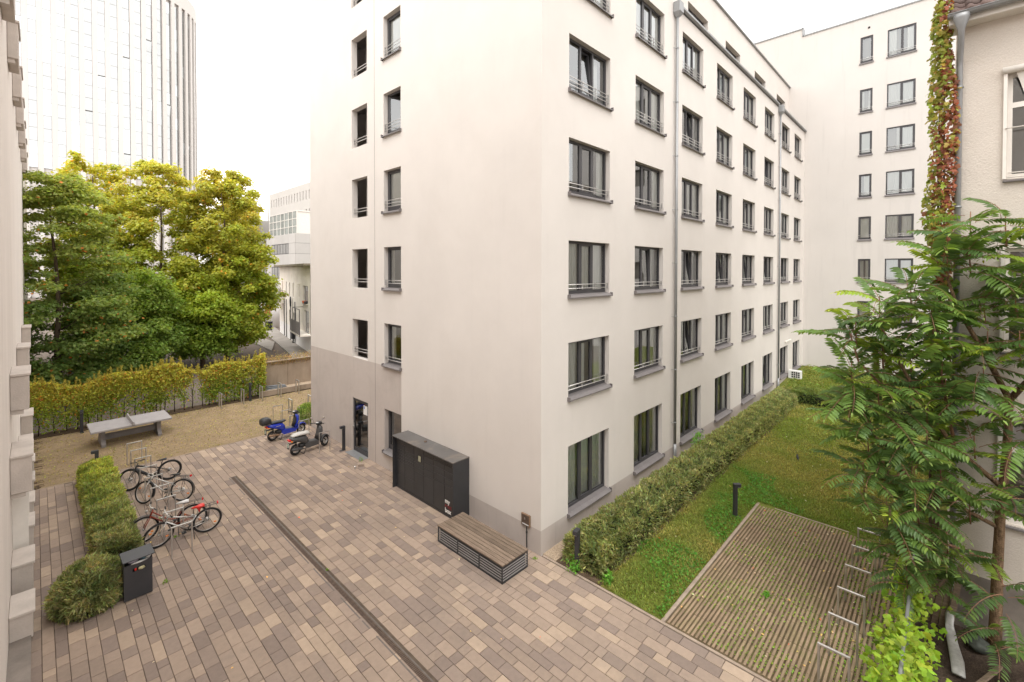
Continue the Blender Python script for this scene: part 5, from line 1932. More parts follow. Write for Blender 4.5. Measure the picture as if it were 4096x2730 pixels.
# wispy shoots on its top
h2 = empty('cross_hedge', (20.3, -4, 0))
tag(h2, 'low evergreen hedge crossing the lawn at its far end', 'hedge')
o = shrub_cloud('foliage', None, 15000, box_sampler(19.7, 20.9, -7.4, -1.3, .05, .78, .10, 2.0, 4.0), (.06, .11), (0.050, 0.080, 0.020), (0.12, 0.145, 0.045))
o.parent = h2; o.matrix_parent_inverse = Matrix.Translation((-20.3, 4, 0))
o = core(19.9, 20.7, -7.2, -1.5, .55, None); o.parent = h2; o.matrix_parent_inverse = Matrix.Translation((-20.3, 4, 0))
# ground cover beyond it
n = 9000
px = rng.uniform(21, 29, n); py = rng.uniform(-8, -.4, n)
o = leaf_cloud('ground_cover', np.stack([px, py, lawn_z(px, py) + .05 + .12 * rng.random(n) * (noise3(np.stack([px, py, px * 0], 1), .9) > 0)], 1), rng.normal(size=(n, 3)) * .6 + [0, 0, 1],
               rng.uniform(.06, .14, n), jitter_cols((0.105, 0.14, 0.03), n, .45, .2), 'leaf')
tag(o, 'rough green ground cover in front of the far block', 'ground cover', kind='stuff')

# clipped shrubs beside the bicycles: a row of merged bushes, then a round one
for i, (y0, y1, ht, c0, c1) in enumerate(((12.0, 14.25, .66, (0.068, 0.094, 0.020), (0.14, 0.15, 0.034)), (9.9, 12.1, .64, (0.060, 0.084, 0.022), (0.125, 0.135, 0.042)),
                                          (8.1, 10.1, .68, (0.055, 0.075, 0.025), (0.12, 0.126, 0.052)), (6.95, 8.3, .70, (0.055, 0.070, 0.026), (0.118, 0.118, 0.054)))):
    h = empty('clipped_shrub', (-7.46, (y0 + y1) / 2, 0))
    tag(h, ['yellow green clipped shrub at the far end of the bed by the green paving', 'clipped shrub in the bed behind the black electric bicycle',
            'grey green clipped shrub in the bed, next but one from the litter bin', 'grey green clipped shrub in the bed directly behind the litter bin'][i], 'shrub', 'clipped shrubs in the bed')
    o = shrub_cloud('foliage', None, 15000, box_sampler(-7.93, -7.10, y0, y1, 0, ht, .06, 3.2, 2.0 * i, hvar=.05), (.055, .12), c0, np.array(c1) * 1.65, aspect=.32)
    o.parent = h; o.matrix_parent_inverse = Matrix.Translation((7.46, -(y0 + y1) / 2, 0))
    o = core(-7.78, -7.22, y0 + .15, y1 - .15, ht - .17, None); o.parent = h; o.matrix_parent_inverse = Matrix.Translation((7.46, -(y0 + y1) / 2, 0))


def dome_sampler(c, rx, ry, rz, rough=.08, seed=0.0):
    def s(n):
        d = rng.normal(size=(n, 3)); d[:, 2] = np.abs(d[:, 2]) - .25
        d /= np.linalg.norm(d, axis=1, keepdims=True)
        depth = rng.exponential(.09, n)
        nz = noise3(d * 2, 1.6, seed) + .6 * noise3(d * 2, 4.2, seed)
        rad = (1 - np.clip(depth, 0, .8)) * (1 + rough * nz)
        p = np.array(c) + d * rad[:, None] * [rx, ry, rz]
        p[:, 2] = np.maximum(p[:, 2], .02)
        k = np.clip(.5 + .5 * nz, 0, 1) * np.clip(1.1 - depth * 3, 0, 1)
        return p, d, k
    return s


h = empty('round_shrub', (-8.13, 6.1, 0))
tag(h, 'round grey green clipped shrub standing left of the litter bin', 'shrub')
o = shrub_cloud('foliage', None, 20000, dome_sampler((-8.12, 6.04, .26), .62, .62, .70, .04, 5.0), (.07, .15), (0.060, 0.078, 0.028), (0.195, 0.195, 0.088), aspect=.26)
o.parent = h; o.matrix_parent_inverse = Matrix.Translation((8.13, -6.1, 0))
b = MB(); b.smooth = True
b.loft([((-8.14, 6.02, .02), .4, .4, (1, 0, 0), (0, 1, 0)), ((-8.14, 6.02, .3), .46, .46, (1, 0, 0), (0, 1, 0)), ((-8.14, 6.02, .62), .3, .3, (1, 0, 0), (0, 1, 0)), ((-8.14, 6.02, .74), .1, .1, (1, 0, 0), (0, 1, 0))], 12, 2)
o = b.build('painted_shade_core', 'hedge_core'); o.parent = h; o.matrix_parent_inverse = Matrix.Translation((8.13, -6.1, 0))  # solid filler body, inner shade put into its colour
h = empty('corner_shrub', (0.15, 14.95, 0))
tag(h, 'small green shrub at the building edge behind the blue scooter', 'shrub')
o = shrub_cloud('foliage', None, 4200, dome_sampler((0.28, 15.0, .25), .55, .7, .55, .1, 2.0), (.05, .10), (0.055, 0.095, 0.02), (0.15, 0.19, 0.05))
o.parent = h; o.matrix_parent_inverse = Matrix.Translation((-.15, -14.95, 0))
# corner weeds by the hedge foot
for i, (x, y, s, lab) in enumerate(((0.16, -.95, .2, 'bright green fern-like weed at the foot of the low hedge by the corner'), (0.32, -1.78, .13, 'green weed where low hedge, lawn and paving meet'),
                                    (8.9, -.66, .5, 'pale green weed climbing behind the hedge under a ground floor window'), (2.4, -4.6, .05, 'single bright weed rosette on the bar paving'))):
    n = int(60 + s * 500)
    p = np.stack([x + rng.normal(size=n) * s * .5, y + rng.normal(size=n) * s * .4, np.abs(rng.normal(size=n)) * s * .7 + .02 + (.35 if i == 2 else 0)], 1)
    if i == 2: p[:, 2] = .25 + rng.random(n) * .75; p[:, 0] = x + rng.normal(size=n) * .22; p[:, 1] = -.5 + rng.normal(size=n) * .08
    tag(leaf_cloud('weed', p, rng.normal(size=(n, 3)) + [0, 0, .6], rng.uniform(.05, .11, n), jitter_cols((0.09, 0.20, 0.03), n, .3, .15), 'leaf', aspect=.5), lab, 'weed')

# ------------------------------------------------------------------ tall hornbeam hedge with wire fence
hh = empty('tall_hedge', (-4.5, 21.3, 0))
tag(hh, 'tall yellowing deciduous hedge behind the tennis table', 'hedge')
INV = Matrix.Translation((4.5, -21.3, 0))
n = 52000
x = rng.uniform(-9.4, .35, n)
prof = 2.18 + .16 * np.sin(x * 1.1 + .5) + .12 * np.sin(x * 2.7) + np.where((x > -3.6) & (x < -2.4), -.15, 0)
zf = rng.random(n) ** .72
z = .12 + zf * prof
y = 21.32 + rng.normal(size=n) * .17 * (1.1 - .4 * zf)
thin = noise3(np.stack([x, z * .7, x * 0], 1), 1.5, 1.0) + .5 * noise3(np.stack([x, z, x * 0], 1), 4.0, 4.0)
low = np.clip((1.35 - z) / 1.2, 0, 1)
right = np.clip((x + 2.6) / .6, 0, 1)
gap = np.clip(1 - np.abs(x + 3.1) / .55, 0, 1)
keep = rng.random(n) < np.clip(.80 - .55 * low * (1 - right) + .5 * thin - .75 * gap * (z < 1.9), .05, 1)
p = np.stack([x, y, z], 1)[keep]
nr = rng.normal(size=p.shape) * .8 + [0, -.6, .45]
tt_ = np.clip((p[:, 2] - .9) / 1.1 + .3 * noise3(p, .8), 0, 1)[:, None]
c = np.array((0.130, 0.175, 0.022)) * (1 - tt_) + np.array((0.265, 0.255, 0.045)) * tt_
br = (rng.random(len(p)) < .06)
c[br] = (0.30, 0.13, 0.03)
o = leaf_cloud('foliage', p, nr, rng.uniform(.07, .14, len(p)), jitter_cols(c, len(p), .35, .15), 'leaf')
o.parent = hh; o.matrix_parent_inverse = INV
# feathery shoots at the top
n = 9000
x = rng.uniform(-9.3, .2, n)
prof = 2.14 + .16 * np.sin(x * 1.1 + .5) + .12 * np.sin(x * 2.7) + np.where((x > -3.6) & (x < -2.4), -.15, 0)
ph = np.floor(x * 16)
hgt = .12 + .42 * np.abs(np.sin(ph * 12.9898) * 43758.5 % 1.0)
t = rng.random(n)
p = np.stack([x + t * .1 * np.sin(ph), 21.32 + .22 * np.sin(ph * 7.7) + rng.normal(size=n) * .03, prof + t * hgt], 1)
o = leaf_cloud('shoots', p, rng.normal(size=p.shape) + [0, -.4, .2], rng.uniform(.05, .10, n), jitter_cols((0.22, 0.195, 0.045), n, .3, .12), 'leaf', aspect=.3)
o.parent = hh; o.matrix_parent_inverse = INV
for i in range(24):
    x = -9.2 + i * .40 + random.uniform(-.06, .06)
    b = MB()
    pts = [(x + random.uniform(-.03, .03) * k, 21.32 + random.uniform(-.04, .04) * k, k * .45) for k in range(5)]
    b.tube(pts, [.022, .02, .016, .012, .006], 6)
    for k in range(9):
        zz = random.uniform(.3, 1.9)
        b.tube([(x, 21.32, zz), (x + random.uniform(-.3, .3), 21.32 + random.uniform(-.25, .2), zz + random.uniform(.1, .4))], [.008, .003], 4)
    o = b.build('stem', 'stem'); o.parent = hh; o.matrix_parent_inverse = INV
wf = empty('wire_fence', (-4.5, 21.62, 0))
tag(wf, 'wire mesh fence on thin posts standing inside the tall hedge', 'fence')
b = MB()
for i in range(96):
    b.tube([(-4.8 + i * .1, 0, .05), (-4.8 + i * .1, 0, 1.55)], .0025, 3, False)
for i in range(8):
    b.tube([(-4.8, 0.004, .1 + i * .2), (4.75, 0.004, .1 + i * .2)], .003, 3, False)
tag(b.build('wire_mesh', 'zinc', wf), kind='stuff')
for i in range(5):
    MB().box(-4.8 + i * 2.4 - .02, -4.8 + i * 2.4 + .02, .01, .05, 0, 1.6).build('post', 'anthracite', wf)


# ------------------------------------------------------------------ street trees
def branchy(parent, base, h, r0, lean=(0, 0), nl=9, spread=2.6, m='bark', seed=0, low=.22):
    rb_ = random.Random(seed)
    b = MB()
    pts, rad = [], []
    for k in range(8):
        t = k / 7
        pts.append((base[0] + lean[0] * t + rb_.uniform(-.08, .08) * k * .4, base[1] + lean[1] * t + rb_.uniform(-.08, .08) * k * .4, base[2] + h * .9 * t))
        rad.append(r0 * (1 - .9 * t) + .012)
    b.tube(pts, rad, 9)
    tr = b.build('trunk', m); tr.parent = parent
    tr.matrix_parent_inverse = Matrix.Translation(-Vector(parent.location))
    lb_ = MB()
    ends = []
    for i in range(nl):
        t = low + (1 - low) * .86 * i / nl
        k = t * 7; k0 = int(k)
        P = Vector(pts[k0]).lerp(Vector(pts[min(k0 + 1, 7)]), k - k0)
        a = i * 2.4 + rb_.uniform(-.4, .4)
        L_ = spread * (1.05 - .55 * t) * rb_.uniform(.75, 1.1)
        e1 = P + Vector((math.cos(a), math.sin(a), .35)) * L_ * .5
        e2 = P + Vector((math.cos(a + .15), math.sin(a + .15), .62)) * L_
        lb_.tube([P, e1, e2], [r0 * .34 * (1.1 - t), r0 * .2 * (1.1 - t), .012], 6)
        ends += [e1, e2]
        for q in range(3):
            a2 = a + rb_.uniform(-1, 1)
            s_ = P.lerp(e2, rb_.uniform(.4, .9))
            e3 = s_ + Vector((math.cos(a2), math.sin(a2), rb_.uniform(.1, .8))) * L_ * .4
            lb_.tube([s_, e3], [r0 * .1, .008], 5)
            ends.append(e3)
    li = lb_.build('limbs', m); li.parent = parent
    li.matrix_parent_inverse = Matrix.Translation(-Vector(parent.location))
    return ends


def crown(parent, clumps, n, size, colfn, matname='leaf', flat=.55, name='crown'):
    """leaves gathered in flattened clumps (centre, radius)"""
    cl_ = np.array([c for c in clumps])
    w = cl_[:, 3] ** 2; w /= w.sum()
    idx = rng.choice(len(cl_), n, p=w)
    d = rng.normal(size=(n, 3)); d /= np.linalg.norm(d, axis=1, keepdims=True)
    r = cl_[idx, 3] * np.clip(rng.random(n) ** .45, 0, 1) * (1 + .18 * rng.normal(size=n))
    p = cl_[idx, :3] + d * r[:, None] * [1, 1, flat]
    p[:, 2] -= .12 * (d[:, 0] ** 2 + d[:, 1] ** 2) * r          # sprays hang at their rim
    nr = d * [.5, .5, .4] + [0, 0, .9] + rng.normal(size=(n, 3)) * .55
    c = colfn(p, idx)
    o = leaf_cloud(name, p, nr, rng.uniform(size[0], size[1], n), jitter_cols(c, n, .28, .10), 'leaf_tree', None, aspect=.75, fold=.10, droop=.3)
    o.parent = parent
    o.matrix_parent_inverse = Matrix.Translation(-Vector(parent.location))
    return o


def tree(name, base, h, rad, label, cols, n, size, seed, r0=.16, z0=1.5, top=.35, nclump=170, trunk_h=None, flat=.62, clr=(.55, 1.15), group='street trees behind the hedge', warm=.0, prof_pow=1.0):
    rb_ = random.Random(seed)
    e = empty(name, base)
    tag(e, label, 'tree', group)
    ends = branchy(e, base, h, r0, (rb_.uniform(-.3, .3), rb_.uniform(-.3, .3)), 11, rad * .95, seed=seed)
    cl_ = []
    for k in range(nclump):
        t = rb_.random() ** .85
        z = z0 + (h - z0) * t
        env = rad * ((1 - max(0, (t - .45) / .62) ** 2.2) ** .6 * min(1, .55 + 1.6 * t) * (1 - top * .35 * t))
        a = rb_.uniform(0, 6.283)
        rr_ = env * math.sqrt(rb_.uniform(.12, 1.0))
        cr = rb_.uniform(*clr) * (1.1 - .45 * t)
        cl_.append((base[0] + math.cos(a) * rr_, base[1] + math.sin(a) * rr_, z, cr))
    for q in ends:
        if rb_.random() < .6 and q.z > z0: cl_.append((q.x, q.y, q.z, rb_.uniform(clr[0], clr[1]) * .8))
    ct = rng.random(len(cl_))

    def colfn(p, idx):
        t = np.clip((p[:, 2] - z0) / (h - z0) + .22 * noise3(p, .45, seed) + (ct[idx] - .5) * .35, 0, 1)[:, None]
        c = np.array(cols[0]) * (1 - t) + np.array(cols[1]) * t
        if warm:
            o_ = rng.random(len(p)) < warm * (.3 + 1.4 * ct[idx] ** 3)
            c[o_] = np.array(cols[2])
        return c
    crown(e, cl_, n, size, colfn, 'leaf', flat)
    return e


YG = ((0.125, 0.160, 0.022), (0.200, 0.190, 0.042), (0.30, 0.16, 0.03))
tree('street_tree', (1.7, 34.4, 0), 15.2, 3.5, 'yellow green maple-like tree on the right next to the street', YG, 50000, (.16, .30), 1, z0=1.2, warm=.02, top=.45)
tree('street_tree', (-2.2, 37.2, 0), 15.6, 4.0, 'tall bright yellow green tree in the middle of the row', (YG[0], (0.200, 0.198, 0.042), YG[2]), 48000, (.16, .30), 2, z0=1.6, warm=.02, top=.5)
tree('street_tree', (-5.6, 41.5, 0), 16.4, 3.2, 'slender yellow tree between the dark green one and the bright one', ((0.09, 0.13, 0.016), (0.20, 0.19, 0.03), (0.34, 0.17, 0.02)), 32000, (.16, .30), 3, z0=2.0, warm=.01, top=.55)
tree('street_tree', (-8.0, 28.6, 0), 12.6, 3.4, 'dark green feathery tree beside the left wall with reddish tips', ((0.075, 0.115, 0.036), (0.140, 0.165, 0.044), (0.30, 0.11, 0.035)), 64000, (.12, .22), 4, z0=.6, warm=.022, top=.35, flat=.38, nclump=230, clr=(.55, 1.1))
tree('street_tree', (-4.6, 31.5, 0), 7.2, 2.9, 'low dark green tree under the yellow ones behind the tall hedge', ((0.068, 0.110, 0.028), (0.120, 0.160, 0.032), (0.2, 0.14, 0.02)), 36000, (.12, .24), 5, z0=.4, top=.25, nclump=150)
tree('street_tree', (-.2, 33.2, 0), 6.6, 2.7, 'low green tree with spreading sprays below the bright trees', ((0.085, 0.128, 0.022), (0.165, 0.200, 0.030), (0.3, 0.2, 0.02)), 30000, (.14, .26), 6, z0=1.0, top=.25, nclump=130)
tree('street_tree', (3.4, 38.2, 0), 13.4, 2.2, 'yellow green tree partly behind the right-hand one at the street corner', YG, 24000, (.16, .28), 8, z0=2.0, warm=.02, top=.5)

# ------------------------------------------------------------------ ailanthus beside the old house
rl = random.Random(21)


def frond_mesh(k, L=.78, pairs=12):
    """one compound leaf: a drooping stalk with leaflets in pairs; stalk starts at the origin and points along +x"""
    r_ = random.Random(100 + k)
    st = MB()
    bend = r_.uniform(.45, 1.25)
    tw = r_.uniform(-.15, .15)
    L = L * r_.uniform(.85, 1.15)
    pts = []
    for i in range(9):
        t = i / 8
        pts.append(Vector((L * t * (1 - .10 * bend * t * t), tw * L * t * t, .10 * L * t - bend * .42 * L * t * t)))
    st.tube(pts, [.0055 * (1 - .75 * i / 8) + .001 for i in range(9)], 5)
    nst = len(st.v)
    col = [np.array((0.30, 0.13, 0.055))] * nst
    st.cur = 1
    base = np.array([(0.064, 0.112, 0.028), (0.076, 0.128, 0.030), (0.056, 0.098, 0.032)][k % 3])
    tipc = np.array((0.19, 0.24, 0.035))

    def leaflet(P, T, side, ln, c):
        up = Vector((0, 0, 1))
        s = T.cross(up).normalized() * side
        d = (s * .93 + T * (.30 if side else 1.6) + Vector((0, 0, -.22 + r_.uniform(-.16, .10)))).normalized()
        wv = d.cross(up).normalized()
        nrm = wv.cross(d).normalized()
        if nrm.z < 0: nrm = -nrm
        roll = r_.uniform(-.3, .3)
        wv = (wv + nrm * roll).normalized()
        w = ln * .175
        P = P + d * .012
        vs = [P, P + d * ln * .28 + wv * w + nrm * ln * .03, P + d * ln * .62 + wv * w * .82 + nrm * ln * .01, P + d * ln - nrm * ln * .12,
              P + d * ln * .62 - wv * w * .82 + nrm * ln * .01, P + d * ln * .28 - wv * w + nrm * ln * .03, P + d * ln * .45 - nrm * ln * .015]
        st.smooth = False
        st.add(vs, [(0, 1, 6), (1, 2, 6), (2, 3, 6), (3, 4, 6), (4, 5, 6), (5, 0, 6)])
        cc = c * (1 + r_.uniform(-.14, .14))
        col.extend([cc] * 7)
    for i in range(pairs):
        t = .14 + .84 * i / pairs
        k8 = t * 8; i0 = min(int(k8), 7)
        P = pts[i0].lerp(pts[i0 + 1], k8 - i0)
        T = (pts[i0 + 1] - pts[i0]).normalized()
        ln = (.172 * math.sin(math.pi * (.16 + .68 * t)) ** .6 + .012) * L / .78
        mix = max(0, (t - .78) * 1.6)
        for side in (-1, 1):
            leaflet(P + Vector((0, 0, r_.uniform(-.004, .004))), T, side, ln * r_.uniform(.9, 1.08), base * (1 - mix) + tipc * mix)
    leaflet(pts[8], (pts[8] - pts[7]).normalized(), 0, .09, base * .7 + tipc * .3)
    me = st.mesh('leaf', ['twig', 'leaf_obj'])
    set_cols(me, np.array(col))
    return me


FR = [frond_mesh(k) for k in range(12)]
FRY = []
for k in range(4):
    me = FR[k * 3].copy()
    a = me.color_attributes['Col']
    c = np.empty(len(me.vertices) * 4, np.float32); a.data.foreach_get('color', c)
    c = c.reshape(-1, 4); c[:, :3] = c[:, :3] * [1.9, 1.55, .9]; a.data.foreach_set('color', c.ravel())
    FRY.append(me)

at = empty('ailanthus_tree', (3.80, -8.18, 0))
tag(at, 'tall ailanthus tree with long feathery compound leaves against the old house', 'tree')
AINV = Matrix.Translation((-3.80, 8.18, 0))


def apart(o):
    o.parent = at
    o.matrix_parent_inverse = AINV
    return o


b = MB()
b.tube([(3.80, -8.18, -.05), (3.82, -8.2, .6), (3.84, -8.21, 1.6), (3.80, -8.24, 2.8), (3.74, -8.3, 3.9), (3.68, -8.32, 4.9)], [.11, .09, .08, .07, .065, .058], 12)
apart(b.build('trunk', 'bark_warm'))
fork = Vector((3.68, -8.32, 4.9))
tips = []


def limb(pts, r0, r1):
    b = MB()
    pts = [Vector(p) for p in pts]
    n = len(pts)
    b.tube(pts, [r0 + (r1 - r0) * i / (n - 1) for i in range(n)], 8)
    apart(b.build('branch', 'bark_warm' if r0 > .03 else 'twig'))


# whorl centres, found along limbs
limb([fork, (3.45, -8.0, 5.7), (3.2, -7.6, 6.6), (3.1, -7.45, 7.2)], .055, .02)
limb([fork, (3.6, -8.7, 5.6), (3.5, -9.1, 6.5)], .055, .02)
limb([(3.69, -8.31, 4.85), (3.4, -7.7, 4.95), (3.2, -7.2, 5.05), (2.9, -6.7, 5.3)], .03, .014)
limb([(3.78, -8.25, 3.2), (3.3, -7.6, 3.9), (2.9, -7.1, 4.8), (2.6, -6.7, 5.8), (2.5, -6.5, 6.3)], .05, .016)
limb([(2.9, -7.1, 4.8), (2.6, -6.6, 5.0), (2.4, -6.2, 5.5), (2.35, -6.05, 6.1)], .03, .014)
limb([(3.82, -8.2, 2.4), (3.2, -7.5, 2.9), (2.7, -6.9, 3.4), (2.4, -6.4, 4.2), (2.3, -6.2, 4.8)], .04, .014)
limb([(2.7, -6.9, 3.4), (2.5, -6.5, 3.2), (2.35, -6.2, 3.3)], .025, .012)
limb([(3.84, -8.21, 1.7), (3.3, -7.6, 2.0), (2.8, -7.1, 2.2), (2.5, -6.7, 2.4)], .03, .012)
limb([(3.3, -7.6, 3.9), (3.2, -7.4, 5.2), (3.1, -7.3, 6.2)], .03, .012)
TIPS = [  # (x, y, z, number of leaves, length factor)
    (3.1, -7.75, 8.35, 7, .95), (3.2, -8.2, 8.3, 7, .95), (3.3, -8.6, 7.6, 6, 1.0), (3.05, -7.45, 7.7, 8, 1.0), (3.15, -7.75, 7.75, 8, .95), (2.7, -6.95, 7.0, 9, 1.0), (2.5, -6.5, 6.75, 9, 1.0), (2.35, -6.15, 6.35, 10, 1.0), (2.95, -7.25, 6.65, 10, 1.05),
    (3.25, -7.95, 6.9, 9, 1.0), (3.4, -8.35, 7.0, 8, 1.0), (2.55, -6.55, 5.95, 10, 1.0), (2.3, -6.1, 5.45, 10, .95), (2.75, -6.95, 5.9, 10, 1.05), (3.0, -7.5, 6.0, 9, 1.05),
    (3.2, -8.0, 6.15, 9, 1.05), (3.3, -8.4, 6.2, 8, 1.0), (2.3, -6.05, 4.85, 9, .95), (2.5, -6.5, 5.1, 10, 1.05), (2.75, -6.95, 5.2, 10, 1.05), (2.95, -7.45, 5.3, 9, 1.0), (3.1, -7.95, 5.5, 7, 1.0),
    (2.4, -6.35, 4.3, 10, 1.0), (2.65, -6.8, 4.35, 10, 1.0), (2.9, -7.2, 4.4, 9, 1.0), (2.5, -6.6, 3.6, 9, 1.0), (2.75, -7.0, 3.6, 10, 1.0), (3.05, -7.4, 3.7, 8, .95), (2.5, -6.65, 2.85, 9, 1.0),
    (2.8, -7.1, 2.85, 9, .95), (2.6, -6.9, 2.25, 8, .9), (3.1, -7.5, 2.4, 6, .9), (3.0, -8.35, 3.4, 4, .9), (2.6, -8.2, 1.9, 4, .95), (2.4, -8.15, 1.2, 4, 1.0), (3.3, -8.35, 4.6, 4, .9), (2.55, -6.95, 1.75, 7, .9), (2.95, -7.3, 1.75, 7, .9), (3.25, -7.6, 1.9, 6, .9), (3.25, -7.85, 4.3, 6, 1.0), (3.2, -7.8, 3.1, 6, .95), (2.3, -6.3, 3.5, 7, .95)]
cand = []
for (x, y, z, nl, lf) in TIPS:
    a0 = rl.uniform(0, 6.28)
    if nl >= 6:
        b = MB(); b.tube([(x + .02, y - .02, z - .55), (x, y, z - .2), (x, y, z + .06)], [.013, .011, .007], 6); apart(b.build('twig', 'twig'))
    nk = int(nl * 1.5)
    for k in range(nk):
        a = a0 + k * 2.399
        tilt = rl.uniform(-.95, .25)
        yl_ = rl.random() < (.24 if z > 5.2 else .08)
        me = rl.choice(FRY) if yl_ else rl.choice(FR)
        loc = Vector((x + rl.uniform(-.07, .07), y + rl.uniform(-.07, .07), z - .55 * (k / nk) + rl.uniform(-.12, .12)))
        M_ = Matrix.Translation(loc) @ Euler((rl.uniform(-.35, .35), tilt, a)).to_matrix().to_4x4() @ Matrix.Scale(lf * rl.uniform(.80, 1.18), 4)
        cand.append((me, M_))
cand.sort(key=lambda q: ((q[1] @ Vector((.4, 0, 0))) - CAM).length - 20 * in_view(q[1] @ Vector((.4, 0, 0))))
for me, M_ in cand[:300]:
    o = bpy.data.objects.new('leaf', me)
    link(o, at)
    o.matrix_local = AINV @ M_
mass = MB(); mcol = []
for me, M_ in cand[300:]:
    mass.cur = 1
    k0 = len(mass.v)
    mass.v += [tuple(M_ @ v.co) for v in me.vertices]
    for p_ in me.polygons:
        mass.f.append(tuple(i + k0 for i in p_.vertices)); mass.mi.append(p_.material_index); mass.sm.append(False)
    c = np.empty(len(me.vertices) * 4, np.float32); me.color_attributes['Col'].data.foreach_get('color', c)
    mcol.append(c.reshape(-1, 4)[:, :3])
if mcol:
    o = mass.build('leaf_mass', ['twig', 'leaf_obj']); set_cols(o.data, np.concatenate(mcol)); apart(o); tag(o, kind='stuff')


# ------------------------------------------------------------------ creepers
def vine_leaf(k, lob=3):
    """a small ivy-like leaf, stalk at the origin, blade along +x"""
    r_ = random.Random(k + 50)
    b = MB()
    pts = [(0, 0, 0), (.02, .35, .02), (.30, .48, -.02), (.42, .26, .03), (.78, .30, -.03), (1.0, 0, -.12), (.78, -.30, -.03), (.42, -.26, .03), (.30, -.48, -.02), (.02, -.35, .02)]
    pts = [(x, y * r_.uniform(.85, 1.1), z + r_.uniform(-.04, .04)) for x, y, z in pts]
    vs = pts + [(.40, 0, .06)]
    b.add(vs, [(i, (i + 1) % 10, 10) for i in range(10)])
    return b


def creeper(parent, pos, nrm, size, cols, matn, name='leaf', part=300):
    """leaves nearest the viewer become parts, the rest one mass"""
    pos = np.asarray(pos); n = len(pos)
    dist = np.linalg.norm(pos - np.array(CAM), axis=1)
    vis = np.array([in_view(q, .0) for q in pos])
    # leaves lying outermost show largest
    order = np.argsort(np.where(vis, dist - nrm[:, 0] * 0 - .5 * (pos - pos.mean(0)) @ np.array([-.75, .1, .35]), 1e6))
    sel = order[:part]
    base = [vine_leaf(k) for k in range(5)]
    inv = Matrix.Translation(-Vector(parent.location))
    cache = {}
    mass = MB(); mc = []
    selset = set(sel.tolist())
    for i in range(n):
        z = Vector(nrm[i]).normalized()
        x = Vector((rng.normal() * .6, rng.normal() * .6, -1.0)); x = (x - z * x.dot(z)).normalized()
        y = z.cross(x)
        M_ = Matrix((x, y, z)).transposed().to_4x4()
        M_.translation = Vector(pos[i])
        k = int(rng.integers(5))
        if i in selset:
            ck = tuple(np.round(cols[i] * 14).astype(int)) + (k,)
            if ck not in cache:
                me = base[k].mesh(name, matn)
                set_cols(me, np.repeat(cols[i][None], len(base[k].v), 0))
                cache[ck] = me
            o = bpy.data.objects.new(name, cache[ck]); link(o, parent)
            o.matrix_local = inv @ M_ @ Matrix.Scale(float(size[i]), 4)
        else:
            M2 = M_ @ Matrix.Scale(float(size[i]), 4)
            mass.add([M2 @ Vector(v) for v in base[k].v], base[k].f)
            mc += [cols[i]] * len(base[k].v)
    if mc:
        o = mass.build('leaf_mass', matn); set_cols(o.data, np.array(mc))
        o.parent = parent; o.matrix_parent_inverse = inv
        tag(o, kind='stuff')


# fence along the bar paving, overgrown
fe = empty('garden_fence', (1.2, -7.0, 0))
tag(fe, 'tubular metal fence rail between bar paving and the old house', 'fence')
q = MB(); q.tube([(-4, 0, 1.2), (.0, 0, 1.2), (2.9, 0, 1.2)], .026, 10); q.build('top_rail', 'zinc', fe)
for i in range(5):
    q = MB(); q.tube([(-3.9 + i * 1.66, 0, -.05), (-3.9 + i * 1.66, 0, 1.19)], .024, 8); q.build('post', 'zinc', fe)
q = MB()
for i in range(58):
    q.tube([(-4 + i * .12, -.03, .05), (-4 + i * .12, -.03, 1.15)], .0025, 3, False)
for i in range(6):
    q.tube([(-4, -.032, .1 + i * .2), (2.9, -.032, .1 + i * .2)], .0025, 3, False)
tag(q.build('wire_mesh', 'zinc', fe), kind='stuff')
vn = empty('fence_creeper', (1.2, -7.0, 0))
tag(vn, 'bright yellow green creeper smothering the tubular fence', 'creeper')
n = 2100
x = np.concatenate([rng.uniform(-1.9, 3.9, n - 250), rng.uniform(-.9, .9, 250)])
t = rng.random(n)
zc = .25 + 1.05 * t
wob = noise3(np.stack([x, zc, x * 0], 1), 1.8, 2.0)
keepm = (wob > -.35) | (rng.random(n) < .35)
y = -6.98 + rng.normal(size=n) * .17 * (1.2 - .35 * t) + .06 * wob
pos = np.stack([x, y, zc + .08 * wob + .06], 1)[keepm]
nr = rng.normal(size=pos.shape) * .55 + [-.35, .25, .8]
c = jitter_cols((0.16, 0.24, 0.026), len(pos), .3, .14)
dk = rng.random(len(pos)) < .2
c[dk] *= .55
creeper(vn, pos, nr, rng.uniform(.075, .14, len(pos)), c, 'leaf')
q = MB()
for i in range(14):
    x0 = -1.6 + i * .4
    q.tube([(x0, -7.05, 0), (x0 + random.uniform(-.2, .2), -7.0, .5), (x0 + random.uniform(-.3, .3), -6.98, 1.2)], .006, 5)
o = q.build('vine_stems', 'twig'); o.parent = vn; o.matrix_parent_inverse = Matrix.Translation((-1.2, 7.0, 0))

